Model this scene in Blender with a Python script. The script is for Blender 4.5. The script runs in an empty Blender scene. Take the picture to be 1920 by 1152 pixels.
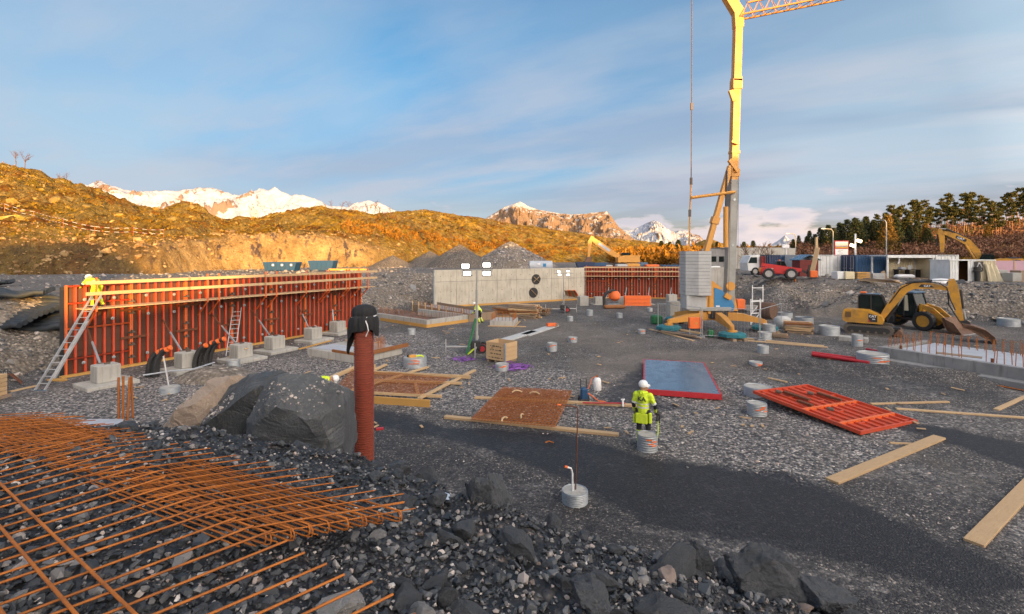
import bpy, bmesh, math, random
import numpy as np
from mathutils import Vector, Matrix, Euler

R = math.radians
PI = math.pi
random.seed(7)
SC = bpy.context.scene
COL = SC.collection

# ------------------------------------------------------------------ camera
CAM_H = 5.4           # eye height above the pit floor (standing on a rubble mound)
FPX = 907.0           # 17 mm lens on a 36 mm sensor, measured in 1920-px picture units
cam_d = bpy.data.cameras.new('camera')
cam_d.lens = 17.0
cam_d.sensor_width = 36.0
cam_d.shift_y = -98.0 / 1920.0
cam_d.clip_start = 0.05
cam_d.clip_end = 30000
cam = bpy.data.objects.new('camera', cam_d)
cam.location = (0, 0, CAM_H)
cam.rotation_euler = (R(90), 0, 0)
COL.objects.link(cam)
SC.camera = cam

# ------------------------------------------------------------------ sun and sky
SUN_AZ = R(25)        # the sun stands behind the camera, this far to its right
SUN_EL = R(6.0)
sdir = Vector((math.sin(SUN_AZ) * math.cos(SUN_EL), -math.cos(SUN_AZ) * math.cos(SUN_EL), math.sin(SUN_EL)))
sun_d = bpy.data.lights.new('sun', 'SUN')
sun_d.energy = 4.8
sun_d.angle = R(0.5)
sun_d.color = (1.0, 0.54, 0.13)
sun = bpy.data.objects.new('sun', sun_d)
sun.rotation_euler = (-sdir).to_track_quat('-Z', 'Y').to_euler()
sun.location = sdir * 200
COL.objects.link(sun)

W = bpy.data.worlds.new('World')
SC.world = W
W.use_nodes = True
nt = W.node_tree
nt.nodes.clear()
def wn(t, **kw):
    n = nt.nodes.new(t)
    for k, v in kw.items():
        setattr(n, k, v)
    return n
def wl(a, b): nt.links.new(a, b)
def wmath(op, a, b=None, c=None, clamp=False):
    n = wn('ShaderNodeMath', operation=op, use_clamp=clamp)
    for i, v in enumerate((a, b, c)):
        if v is None: continue
        if isinstance(v, (int, float)): n.inputs[i].default_value = v
        else: wl(v, n.inputs[i])
    return n.outputs[0]
def wmix(f, a, b, mode='MIX'):
    n = wn('ShaderNodeMix', data_type='RGBA', blend_type=mode)
    for i, v in ((0, f), (6, a), (7, b)):
        if isinstance(v, (int, float)): n.inputs[i].default_value = v
        elif isinstance(v, tuple): n.inputs[i].default_value = (*v, 1)
        else: wl(v, n.inputs[i])
    return n.outputs[2]
def wramp(f, pts):
    n = wn('ShaderNodeValToRGB')
    e = n.color_ramp.elements
    while len(e) < len(pts): e.new(0.5)
    for k, (p, c) in enumerate(pts):
        e[k].position = p
        e[k].color = (*c, 1) if isinstance(c, tuple) else (c, c, c, 1)
    wl(f, n.inputs[0])
    return n.outputs[0]
out = wn('ShaderNodeOutputWorld')
bg = wn('ShaderNodeBackground')
sky = wn('ShaderNodeTexSky', sky_type='NISHITA')
sky.sun_disc = False
sky.sun_elevation = SUN_EL
sky.sun_rotation = PI - SUN_AZ
sky.altitude = 0
sky.air_density = 1.0
sky.dust_density = 1.0
sky.ozone_density = 2.0
tc = wn('ShaderNodeTexCoord')
sep = wn('ShaderNodeSeparateXYZ')
wl(tc.outputs['Generated'], sep.inputs[0])
dx, dy, dz = sep.outputs
zc = wmath('MAXIMUM', dz, 0.0)
# high thin cloud: a flat layer seen in perspective, drawn out into soft streaks
den = wmath('ADD', zc, 0.10)
px = wmath('DIVIDE', dx, den)
py = wmath('DIVIDE', dy, den)
cmb = wn('ShaderNodeCombineXYZ')
wl(px, cmb.inputs[0]); wl(py, cmb.inputs[1])
mp = wn('ShaderNodeMapping', vector_type='TEXTURE')
mp.inputs['Rotation'].default_value = (0, 0, R(-33))
mp.inputs['Scale'].default_value = (3.6, 1.6, 1)
mp.inputs['Location'].default_value = (8.3, 4.1, 0)
wl(cmb.outputs[0], mp.inputs[0])
n1 = wn('ShaderNodeTexNoise'); n1.inputs['Scale'].default_value = 1.0; n1.inputs['Detail'].default_value = 4; n1.inputs['Roughness'].default_value = 0.42
n1.inputs['Distortion'].default_value = 0.5
wl(mp.outputs[0], n1.inputs['Vector'])
veil = wramp(n1.outputs[0], [(0.44, 0.0), (0.60, 1.0)])
n2 = wn('ShaderNodeTexNoise'); n2.inputs['Scale'].default_value = 0.8; n2.inputs['Detail'].default_value = 3
wl(mp.outputs[0], n2.inputs['Vector'])
veil2 = wramp(n2.outputs[0], [(0.42, 0.0), (0.56, 1.0)])
# low cumulus banks near the horizon
az = wmath('ARCTAN2', dx, dy)
el = wmath('ARCSINE', dz)
cm2 = wn('ShaderNodeCombineXYZ')
wl(wmath('MULTIPLY', az, 7.0), cm2.inputs[0]); wl(wmath('MULTIPLY', el, 21.0), cm2.inputs[1])
n3 = wn('ShaderNodeTexNoise'); n3.inputs['Scale'].default_value = 1.15; n3.inputs['Detail'].default_value = 7; n3.inputs['Roughness'].default_value = 0.52
wl(cm2.outputs[0], n3.inputs['Vector'])
cm3 = wn('ShaderNodeCombineXYZ'); wl(az, cm3.inputs[0])
n4 = wn('ShaderNodeTexNoise'); n4.inputs['Scale'].default_value = 3.2; n4.inputs['Detail'].default_value = 1
wl(cm3.outputs[0], n4.inputs['Vector'])
low = wramp(el, [(0.0, 0.70), (0.04, 0.65), (0.07, 0.56), (0.11, 0.42), (0.20, 0.0)])
cum = wramp(wmath('ADD', n3.outputs[0], wmath('ADD', wmath('SUBTRACT', low, 0.555), wmath('MULTIPLY', wmath('SUBTRACT', n4.outputs[0], 0.52), 0.55))), [(0.50, 0.0), (0.57, 0.85), (0.66, 1.0)])
# grade: clear-sky colour, cooler and a little more saturated than the model's antisolar haze
tint = wramp(el, [(0.0, (0.95, 0.82, 1.00)), (0.10, (0.92, 0.84, 1.12)), (0.20, (0.62, 0.98, 1.28)), (0.45, (0.33, 1.20, 1.55))])
base = wmix(1.0, sky.outputs[0], tint, 'MULTIPLY')
lum = wn('ShaderNodeRGBToBW'); wl(sky.outputs[0], lum.inputs[0])
SKYCOL = base
lift = wmix(1.0, SKYCOL, (0.0, 0.0, 0.0), 'ADD')
# cloud brightens towards the sun; boosted behind the camera to fill the shaded site
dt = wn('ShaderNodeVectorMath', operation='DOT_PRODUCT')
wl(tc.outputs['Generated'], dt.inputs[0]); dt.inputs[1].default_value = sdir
fill_glow = wramp(wmath('MULTIPLY_ADD', dt.outputs['Value'], 0.5, 0.5), [(0.0, (1.0, 1.0, 1.0)), (0.33, (1.1, 1.08, 1.05)), (0.55, (3.6, 3.0, 2.4)), (0.8, (12.0, 9.0, 6.6)), (1.0, (21.0, 14.5, 9.5))])
def lit(c): return wmix(1.0, fill_glow, c, 'MULTIPLY')
hi1 = wramp(el, [(0.0, 0.66), (0.15, 0.74), (0.28, 0.54), (0.42, 0.32)])
hi2 = wramp(el, [(0.0, 0.70), (0.15, 0.66), (0.42, 0.46)])
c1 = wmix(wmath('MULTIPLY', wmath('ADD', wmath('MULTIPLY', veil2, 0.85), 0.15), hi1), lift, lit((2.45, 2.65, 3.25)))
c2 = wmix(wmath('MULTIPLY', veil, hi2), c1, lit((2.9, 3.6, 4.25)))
n5 = wn('ShaderNodeTexNoise'); n5.inputs['Scale'].default_value = 2.1; n5.inputs['Detail'].default_value = 6; n5.inputs['Roughness'].default_value = 0.55
wl(mp.outputs[0], n5.inputs['Vector'])
soft = wmath('MULTIPLY', wramp(n5.outputs[0], [(0.47, 0.0), (0.68, 1.0)]), wramp(el, [(0.0, 0.70), (0.25, 0.60), (0.45, 0.34)]))
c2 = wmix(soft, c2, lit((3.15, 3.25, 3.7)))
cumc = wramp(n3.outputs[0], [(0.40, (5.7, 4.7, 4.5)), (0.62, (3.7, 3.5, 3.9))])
c3 = wmix(wmath('MULTIPLY', cum, 0.9), c2, wmix(1.0, fill_glow, cumc, 'MULTIPLY'))
wl(c3, bg.inputs[0])
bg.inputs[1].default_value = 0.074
wl(bg.outputs[0], out.inputs[0])

# ------------------------------------------------------------------ render settings
SC.view_settings.view_transform = 'Standard'
SC.view_settings.look = 'None'
SC.view_settings.gamma = 1.0
SC.view_settings.exposure = 1.33
SC.view_settings.use_curve_mapping = False
SC.render.engine = 'CYCLES'
SC.cycles.use_denoising = True
SC.cycles.max_bounces = 4
SC.cycles.diffuse_bounces = 2
SC.cycles.glossy_bounces = 2
SC.cycles.transmission_bounces = 4
SC.cycles.transparent_max_bounces = 8
SC.cycles.use_adaptive_sampling = True

# ================================================================== helpers
def G(px, py, z=0.0):
    """Point on the level z seen at a place of the photograph (1920 x 1152)."""
    Y = FPX * (CAM_H - z) / (py - 478.0)
    return Vector(((px - 960.0) / FPX * Y, Y, z))
def D(px, py, Y):
    return Vector(((px - 960.0) / FPX * Y, Y, CAM_H - (py - 478.0) / FPX * Y))

_mesh_names = {}
def link(name, me, mat=None, parent=None):
    o = bpy.data.objects.new(name, me)
    COL.objects.link(o)
    if mat is not None and me is not None and not me.materials:
        if isinstance(mat, (list, tuple)):
            for m in mat: me.materials.append(M[m])
        else:
            me.materials.append(M[mat])
    if parent is not None: o.parent = parent
    return o
def tag(o, label, cat, group=None):
    o['label'] = label; o['category'] = cat
    if group: o['group'] = group
    return o
def thing(name, label, cat, loc=(0, 0, 0), rz=0.0, group=None):
    o = bpy.data.objects.new(name, None)
    o.empty_display_size = 0.2
    COL.objects.link(o)
    o.location = loc; o.rotation_euler = (0, 0, rz)
    return tag(o, label, cat, group)
def structure(o): o['kind'] = 'structure'; return o
def stuff(o): o['kind'] = 'stuff'; return o
def copy_tree(o, parent=None):
    c = o.copy(); COL.objects.link(c); c.parent = parent
    for ch in list(o.children): copy_tree(ch, c)
    return c

class MB:
    """Collects shapes; build() links them as one mesh object."""
    def __init__(s): s.v = []; s.f = []; s.mi = []; s.cur = 0
    def add(s, vs, fs):
        b = len(s.v); s.v.extend([tuple(v) for v in vs])
        for f in fs: s.f.append(tuple(b + i for i in f)); s.mi.append(s.cur)
        return s
    def box(s, c, d, rot=None, bev=0.0):
        hx, hy, hz = d[0] / 2, d[1] / 2, d[2] / 2
        c = Vector(c)
        m = rot.to_matrix() if isinstance(rot, Euler) else (Matrix.Rotation(rot, 3, 'Z') if isinstance(rot, (int, float)) else rot)
        if bev > 0:
            b = min(bev, hx * .9, hy * .9, hz * .9)
            poly = [(-hx + b, -hy), (hx - b, -hy), (hx, -hy + b), (hx, hy - b), (hx - b, hy), (-hx + b, hy), (-hx, hy - b), (-hx, -hy + b)]
            vs = []
            for z, k in ((-hz, b), (-hz + b, 0), (hz - b, 0), (hz, b)):
                for x, y in poly:
                    vs.append(Vector((x - math.copysign(k, x) if k else x, y - math.copysign(k, y) if k else y, z)))
            fs = [tuple(range(7, -1, -1)), tuple(range(24, 32))]
            for r in range(3):
                for i in range(8):
                    j = (i + 1) % 8
                    fs.append((r * 8 + i, r * 8 + j, r * 8 + 8 + j, r * 8 + 8 + i))
        else:
            vs = [Vector((x, y, z)) for z in (-hz, hz) for x, y in ((-hx, -hy), (hx, -hy), (hx, hy), (-hx, hy))]
            fs = [(3, 2, 1, 0), (4, 5, 6, 7), (0, 1, 5, 4), (1, 2, 6, 5), (2, 3, 7, 6), (3, 0, 4, 7)]
        if m is not None: vs = [m @ v for v in vs]
        return s.add([v + c for v in vs], fs)
    def bar(s, a, b, w, h, up=(0, 0, 1), w2=None, h2=None):
        """Rectangular bar from a to b: width w (sideways), height h (towards up)."""
        a = Vector(a); b = Vector(b); d = (b - a).normalized(); u = Vector(up)
        if abs(d.dot(u)) > .99: u = Vector((0, 1, 0))
        sd = d.cross(u).normalized(); u = sd.cross(d).normalized()
        vs = []
        for p, ww, hh in ((a, w, h), (b, w2 or w, h2 or h)):
            vs += [p - sd * ww / 2 - u * hh / 2, p + sd * ww / 2 - u * hh / 2, p + sd * ww / 2 + u * hh / 2, p - sd * ww / 2 + u * hh / 2]
        return s.add(vs, [(0, 1, 2, 3), (7, 6, 5, 4), (4, 5, 1, 0), (5, 6, 2, 1), (6, 7, 3, 2), (7, 4, 0, 3)])
    def tube(s, pts, r, n=6, cap=True):
        pts = [Vector(p) for p in pts]
        rr = r if isinstance(r, (list, tuple)) else [r] * len(pts)
        vs = []; fs = []; up = None
        for i, p in enumerate(pts):
            d = (pts[min(i + 1, len(pts) - 1)] - pts[max(i - 1, 0)]).normalized()
            if up is None:
                up = Vector((0, 0, 1)) if abs(d.z) < .9 else Vector((1, 0, 0))
            sd = d.cross(up).normalized(); up = sd.cross(d).normalized()
            for k in range(n):
                a = 2 * PI * k / n
                vs.append(p + (sd * math.cos(a) + up * math.sin(a)) * rr[i])
        for i in range(len(pts) - 1):
            for k in range(n):
                j = (k + 1) % n
                fs.append((i * n + k, i * n + j, (i + 1) * n + j, (i + 1) * n + k))
        if cap:
            fs.append(tuple(range(n - 1, -1, -1))); b = (len(pts) - 1) * n
            fs.append(tuple(range(b, b + n)))
        return s.add(vs, fs)
    def lathe(s, prof, n=24, c=(0, 0, 0), cap=True, axis='z'):
        """prof: list of (radius, height)."""
        vs = []; fs = []; c = Vector(c)
        for r, z in prof:
            for k in range(n):
                a = 2 * PI * k / n
                p = (r * math.cos(a), r * math.sin(a), z)
                if axis == 'y': p = (p[0], p[2], p[1])
                if axis == 'x': p = (p[2], p[0], p[1])
                vs.append(Vector(p) + c)
        for i in range(len(prof) - 1):
            for k in range(n):
                j = (k + 1) % n
                fs.append((i * n + k, i * n + j, (i + 1) * n + j, (i + 1) * n + k))
        if cap:
            fs.append(tuple(range(n - 1, -1, -1))); b = (len(prof) - 1) * n
            fs.append(tuple(range(b, b + n)))
        return s.add(vs, fs)
    def prism(s, poly, y0, y1, plane='xz'):
        """Polygon in the xz (default), xy or yz plane pushed from y0 to y1 along the third axis."""
        n = len(poly); vs = []
        for t in (y0, y1):
            for a, b in poly:
                vs.append((a, t, b) if plane == 'xz' else (a, b, t) if plane == 'xy' else (t, a, b))
        fs = [tuple(range(n)), tuple(range(2 * n - 1, n - 1, -1))]
        for i in range(n):
            j = (i + 1) % n
            fs.append((i, i + n, j + n, j))
        return s.add(vs, fs)
    def mesh(s, name='mesh', smooth=None, fix=True):
        me = bpy.data.meshes.new(name)
        me.from_pydata(s.v, [], s.f)
        if any(s.mi): me.polygons.foreach_set('material_index', s.mi)
        if fix:
            bm = bmesh.new(); bm.from_mesh(me)
            bmesh.ops.recalc_face_normals(bm, faces=bm.faces)
            bm.to_mesh(me); bm.free()
        if smooth is not None:
            me.polygons.foreach_set('use_smooth', [True] * len(me.polygons))
            try: me.set_sharp_from_angle(angle=R(smooth))
            except Exception: pass
        me.update()
        return me
    def build(s, name, mat=None, parent=None, smooth=None, fix=True):
        return link(name, s.mesh(name, smooth, fix), mat, parent)

def np_mesh(name, V, F, smooth=False):
    """Large mesh from numpy arrays: V (n,3), F (m,3 or 4)."""
    me = bpy.data.meshes.new(name)
    V = np.asarray(V, dtype=np.float32); F = np.asarray(F, dtype=np.int32)
    k = F.shape[1]
    me.vertices.add(len(V)); me.vertices.foreach_set('co', V.ravel())
    me.loops.add(F.size); me.loops.foreach_set('vertex_index', F.ravel())
    me.polygons.add(len(F))
    me.polygons.foreach_set('loop_start', np.arange(0, F.size, k, dtype=np.int32))
    me.polygons.foreach_set('loop_total', np.full(len(F), k, dtype=np.int32))
    me.polygons.foreach_set('use_smooth', np.full(len(F), smooth, dtype=bool))
    me.update(calc_edges=True)
    return me
def grid_faces(nx, ny):
    i = np.arange(nx - 1)[None, :] + np.arange(ny - 1)[:, None] * nx
    i = i.ravel()
    return np.stack([i, i + 1, i + 1 + nx, i + nx], 1)
def attr(me, name, vals):
    a = me.attributes.new(name, 'FLOAT', 'POINT')
    a.data.foreach_set('value', np.asarray(vals, dtype=np.float32).ravel())

# numpy value noise
_rng = np.random.RandomState(3)
_P = _rng.rand(256, 256).astype(np.float32)
def vnoise(x, y):
    xi = np.floor(x).astype(int); yi = np.floor(y).astype(int)
    fx = x - xi; fy = y - yi
    fx = fx * fx * fx * (fx * (fx * 6 - 15) + 10); fy = fy * fy * fy * (fy * (fy * 6 - 15) + 10)
    a = _P[xi & 255, yi & 255]; b = _P[(xi + 1) & 255, yi & 255]
    c = _P[xi & 255, (yi + 1) & 255]; d = _P[(xi + 1) & 255, (yi + 1) & 255]
    return (a * (1 - fx) + b * fx) * (1 - fy) + (c * (1 - fx) + d * fx) * fy
def fbm(x, y, o=4, g=.5, l=2.03):
    s = 0; a = 1.0; t = 0
    for k in range(o):
        s = s + a * (vnoise(x + 17.3 * k, y - 9.1 * k) - .5); t += a; a *= g; x = x * l; y = y * l
    return s / t * 2
def ridged(x, y, o=5, g=.5, l=2.1):
    s = 0; a = 1.0; t = 0
    for k in range(o):
        s = s + a * (1 - np.abs(vnoise(x + 31.7 * k, y + 11.9 * k) * 2 - 1)); t += a; a *= g; x = x * l; y = y * l
    return s / t
def sstep(a, b, x):
    t = np.clip((x - a) / (b - a), 0, 1)
    return t * t * (3 - 2 * t)
def poly_sd(X, Y, P):
    """Signed distance to a polygon (negative inside)."""
    P = np.asarray(P, float); n = len(P)
    d = np.full(X.shape, 1e18); ins = np.zeros(X.shape, bool)
    for i in range(n):
        a = P[i]; b = P[(i + 1) % n]; e = b - a
        wx = X - a[0]; wy = Y - a[1]
        t = np.clip((wx * e[0] + wy * e[1]) / (e @ e), 0, 1)
        d = np.minimum(d, (wx - e[0] * t) ** 2 + (wy - e[1] * t) ** 2)
        c = ((a[1] > Y) != (b[1] > Y)) & (X < (b[0] - a[0]) * (Y - a[1]) / (b[1] - a[1] + 1e-12) + a[0])
        ins ^= c
    d = np.sqrt(d)
    return np.where(ins, -d, d)

# ================================================================== materials
M = {}
class NT:
    def __init__(s, name):
        m = bpy.data.materials.new(name); m.use_nodes = True
        s.m = m; s.t = m.node_tree; s.t.nodes.clear()
        s.o = s.n('ShaderNodeOutputMaterial'); s.b = s.n('ShaderNodeBsdfPrincipled')
        s.t.links.new(s.b.outputs[0], s.o.inputs[0]); M[name] = m
    def n(s, t, **kw):
        x = s.t.nodes.new(t)
        for k, v in kw.items(): setattr(x, k, v)
        return x
    def setv(s, sock, v):
        if isinstance(v, bpy.types.NodeSocket): s.t.links.new(v, sock)
        elif isinstance(v, tuple) and len(v) == 3 and sock.type == 'RGBA': sock.default_value = (*v, 1)
        else: sock.default_value = v
    def coord(s, kind='Object'):
        if not hasattr(s, 'tc'): s.tc = s.n('ShaderNodeTexCoord')
        return s.tc.outputs[kind]
    def map(s, v, scale=(1, 1, 1), rot=(0, 0, 0)):
        x = s.n('ShaderNodeMapping'); x.inputs['Scale'].default_value = scale; x.inputs['Rotation'].default_value = rot
        s.t.links.new(v, x.inputs[0]); return x.outputs[0]
    def noise(s, scale, detail=4, rough=.55, vec=None, dist=0.0, col=False):
        x = s.n('ShaderNodeTexNoise'); s.setv(x.inputs['Vector'], vec or s.coord())
        x.inputs['Scale'].default_value = scale; x.inputs['Detail'].default_value = detail; x.inputs['Roughness'].default_value = rough
        x.inputs['Distortion'].default_value = dist
        return x.outputs[1 if col else 0]
    def vor(s, scale, vec=None, feature='F1', out='Distance', rnd=1.0):
        x = s.n('ShaderNodeTexVoronoi', feature=feature); s.setv(x.inputs['Vector'], vec or s.coord())
        x.inputs['Scale'].default_value = scale; x.inputs['Randomness'].default_value = rnd
        return x.outputs[out]
    def ramp(s, f, pts, interp='LINEAR'):
        x = s.n('ShaderNodeValToRGB'); e = x.color_ramp.elements; x.color_ramp.interpolation = interp
        while len(e) < len(pts): e.new(.5)
        for k, (p, c) in enumerate(pts):
            e[k].position = p; e[k].color = (*c, 1) if isinstance(c, tuple) else (c, c, c, 1)
        s.t.links.new(f, x.inputs[0]); return x.outputs[0]
    def math(s, op, a, b=None, clamp=False):
        x = s.n('ShaderNodeMath', operation=op, use_clamp=clamp); s.setv(x.inputs[0], a)
        if b is not None: s.setv(x.inputs[1], b)
        return x.outputs[0]
    def mix(s, f, a, b, mode='MIX'):
        x = s.n('ShaderNodeMix', data_type='RGBA', blend_type=mode)
        s.setv(x.inputs[0], f); s.setv(x.inputs[6], a); s.setv(x.inputs[7], b); return x.outputs[2]
    def attr(s, name):
        x = s.n('ShaderNodeAttribute', attribute_name=name); return x.outputs['Fac']
    def rand(s):
        x = s.n('ShaderNodeObjectInfo'); return x.outputs['Random']
    def bump(s, h, strength=.3, dist=.02):
        x = s.n('ShaderNodeBump'); x.inputs['Strength'].default_value = strength; x.inputs['Distance'].default_value = dist
        s.t.links.new(h, x.inputs['Height']); s.t.links.new(x.outputs[0], s.b.inputs['Normal'])
    def fin(s, col, rough=.6, metal=0.0, spec=None):
        s.setv(s.b.inputs['Base Color'], col); s.setv(s.b.inputs['Roughness'], rough); s.setv(s.b.inputs['Metallic'], metal)
        if spec is not None: s.setv(s.b.inputs['Specular IOR Level'], spec)
        return s

def paint(name, c, rough=.5, dirt=(.06, .05, .04), amt=.35, scale=2.5, metal=0.0, bump=.0, vary=.0):
    """Painted or plain surface with large soft wear, streaks and dust."""
    n = NT(name)
    f = n.ramp(n.noise(scale, 6, .65), [(.42, 0.0), (.72, 1.0)])
    g = n.noise(scale * 9, 3, .6)
    col = n.mix(n.math('MULTIPLY', f, amt), c, dirt)
    col = n.mix(n.math('MULTIPLY', n.ramp(g, [(.3, 1.0), (.7, 0.0)]), .18), col, tuple(x * .55 for x in c))
    if vary:
        col = n.mix(n.math('MULTIPLY', n.rand(), vary), col, tuple(x * .45 for x in c))
    if bump: n.bump(g, bump, .01)
    return n.fin(col, n.math('ADD', n.math('MULTIPLY', f, .2), rough), metal)

def wood(name, c1, c2, rough=.75):
    n = NT(name)
    v = n.map(n.coord('Object'), (3, 22, 22))
    g = n.noise(1.6, 5, .6, v, 1.2)
    col = n.mix(n.ramp(g, [(.35, 0.0), (.65, 1.0)]), c1, c2)
    k = n.vor(2.6, n.map(n.coord('Object'), (1, 3, 3)))
    col = n.mix(n.ramp(k, [(.03, .75), (.07, 0.0)]), col, tuple(x * .35 for x in c2))
    col = n.mix(n.math('MULTIPLY', n.noise(3, 4), .45), col, tuple(x * .5 for x in c1))
    col = n.mix(n.math('MULTIPLY', n.rand(), .45), col, tuple(x * .62 for x in c2))
    n.bump(g, .15, .01)
    return n.fin(col, rough)
def concrete(name, c1, c2, stain=(.05, .048, .042)):
    n = NT(name)
    col = n.mix(n.ramp(n.noise(.9, 6, .6), [(.35, 0.0), (.68, 1.0)]), c1, c2)
    v = n.map(n.coord('Object'), (3.5, 3.5, .45))
    col = n.mix(n.math('MULTIPLY', n.ramp(n.noise(1.4, 5, .65, v), [(.5, 0.0), (.75, 1.0)]), .55), col, stain)
    col = n.mix(n.ramp(n.vor(11), [(.04, .5), (.08, 0.0)]), col, stain)
    g = n.noise(28, 4)
    n.bump(g, .18, .01)
    return n.fin(n.mix(n.math('MULTIPLY', g, .25), col, tuple(x * .6 for x in c1)), .85)

# ---- ground of crushed stone: stones by Voronoi cells at two sizes, wet and trampled zones by attribute
def stones(n, scale, pal, vec=None):
    x = n.n('ShaderNodeTexVoronoi'); n.setv(x.inputs['Vector'], vec or n.coord()); x.inputs['Scale'].default_value = scale
    s = n.n('ShaderNodeSeparateColor'); n.t.links.new(x.outputs['Color'], s.inputs[0])
    return n.ramp(s.outputs[0], pal, 'CONSTANT'), s.outputs[1], x.outputs['Distance']
def make_ground():
    n = NT('gravel')
    vec = n.coord('Object')
    warp = n.n('ShaderNodeVectorMath', operation='ADD')
    nz = n.noise(9, 2, .5, col=True)
    sc = n.n('ShaderNodeVectorMath', operation='SCALE'); n.t.links.new(nz, sc.inputs[0]); sc.inputs['Scale'].default_value = .06
    n.t.links.new(vec, warp.inputs[0]); n.t.links.new(sc.outputs[0], warp.inputs[1])
    wv = warp.outputs[0]
    a, ar, ad = stones(n, 13, [(0, (.045, .048, .056)), (.22, (.10, .103, .112)), (.45, (.18, .178, .182)), (.66, (.28, .272, .268)), (.84, (.37, .358, .345)), (.95, (.52, .50, .475))], wv)
    b, br, bd = stones(n, 26, [(0, (.030, .032, .037)), (.3, (.062, .064, .070)), (.58, (.105, .105, .108)), (.80, (.18, .172, .165)), (.93, (.38, .35, .32))], wv)
    patch = n.ramp(n.noise(.35, 5, .6), [(.40, 0.0), (.60, 1.0)])
    coarse = n.math('MULTIPLY', n.attr('coarse'), 1.0)
    f = n.math('MAXIMUM', n.math('MULTIPLY', patch, .35), coarse, True)
    f = n.ramp(n.math('ADD', n.math('MULTIPLY', n.noise(2.5, 4), .5), f), [(.42, 0.0), (.72, 1.0)])
    col = n.mix(f, b, a)
    # dark gaps between stones
    gap = n.mix(f, n.ramp(bd, [(.30, 0.0), (.62, 1.0)]), n.ramp(ad, [(.32, 0.0), (.60, 1.0)]))
    col = n.mix(n.math('MULTIPLY', gap, .62), col, (.03, .029, .029))
    col = n.mix(1.0, col, (1.27, 1.22, 1.18), 'MULTIPLY')
    # trampled, silty ground
    rut = n.math('MULTIPLY', n.attr('rut'), n.ramp(n.noise(1.8, 5, .65), [(.30, .2), (.6, 1.0)]), True)
    col = n.mix(n.math('MULTIPLY', rut, .7), col, n.mix(n.noise(14, 3), (.05, .046, .042), (.15, .135, .115)))
    silt = n.math('MULTIPLY', n.attr('silt'), n.ramp(n.noise(1.3, 5, .6), [(.3, .25), (.65, 1.0)]), True)
    col = n.mix(n.math('MULTIPLY', silt, .78), col, n.mix(n.noise(6, 4), (.12, .105, .09), (.23, .20, .17)))
    # wet fine gravel is darker and a bit glossier
    wet = n.attr('wet')
    wet = n.ramp(n.math('ADD', wet, n.math('MULTIPLY', n.math('SUBTRACT', n.noise(2.2, 7, .72), .5), .9)), [(.30, 0.0), (.72, 1.0)])
    col = n.mix(wet, col, n.mix(1.0, n.mix(.4, col, (.05, .05, .055)), (.24, .25, .28), 'MULTIPLY'))
    hgt = n.mix(f, n.ramp(bd, [(.0, .55), (.6, 0.0)]), n.ramp(ad, [(.0, 1.0), (.6, 0.0)]))
    n.bump(hgt, .8, .05)
    n.fin(col, n.mix(wet, (.85, .85, .85), (.55, .55, .55)), 0, .35)
make_ground()
def make_bank():
    n = NT('rubble_bank')
    a, ar, ad = stones(n, 4.5, [(0, (.10, .096, .092)), (.3, (.18, .172, .165)), (.55, (.26, .245, .23)), (.8, (.37, .35, .325)), (.93, (.50, .47, .44))])
    b, br, bd = stones(n, 15, [(0, (.08, .076, .072)), (.4, (.16, .15, .138)), (.7, (.25, .23, .21)), (.9, (.40, .37, .34))])
    f = n.ramp(n.noise(1.1, 5, .65), [(.42, 0.0), (.62, 1.0)])
    col = n.mix(n.math('MULTIPLY', n.ramp(ad, [(.28, 0.0), (.62, .5)]), 1.0), n.mix(f, b, a), (.04, .037, .034))
    col = n.mix(1.0, col, (1.22, 1.14, 1.05), 'MULTIPLY')
    col = n.mix(n.ramp(n.noise(.45, 4), [(.45, 0.0), (.7, .55)]), col, (.16, .125, .09))
    n.bump(n.ramp(ad, [(.0, 1.0), (.6, 0.0)]), .9, .12)
    n.fin(col, .88)
make_bank()
def make_rock(name, c1, c2, c3, sc=1.0, rough=.6):
    n = NT(name)
    g = n.noise(1.6 * sc, 8, .62)
    col = n.mix(n.ramp(g, [(.35, 0.0), (.66, 1.0)]), c1, c2)
    v = n.noise(3.0 * sc, 6, .7, dist=1.5)
    col = n.mix(n.ramp(v, [(.60, 0.0), (.70, .65)]), col, c3)
    vein = n.ramp(n.noise(2.2 * sc, 4, .6, dist=2.5), [(.485, 0.0), (.5, .5), (.515, 0.0)])
    col = n.mix(n.math('MULTIPLY', vein, .6), col, c3)
    col = n.mix(n.math('MULTIPLY', n.rand(), .5), col, tuple(x * 1.9 for x in c2))
    n.bump(n.noise(11 * sc + 4, 8, .75), .85, .05)
    n.fin(col, rough)
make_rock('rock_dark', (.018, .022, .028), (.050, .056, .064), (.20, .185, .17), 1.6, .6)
make_rock('rock_split', (.020, .025, .031), (.080, .088, .096), (.24, .215, .185), .8, .6)
make_rock('rock_tan', (.15, .115, .09), (.27, .215, .17), (.36, .31, .27), 2.2, .8)
make_rock('rock_pink', (.20, .145, .12), (.33, .26, .23), (.45, .40, .37), 3, .8)
make_rock('rock_grey', (.12, .12, .125), (.22, .22, .22), (.36, .34, .33), 3, .75)
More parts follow.
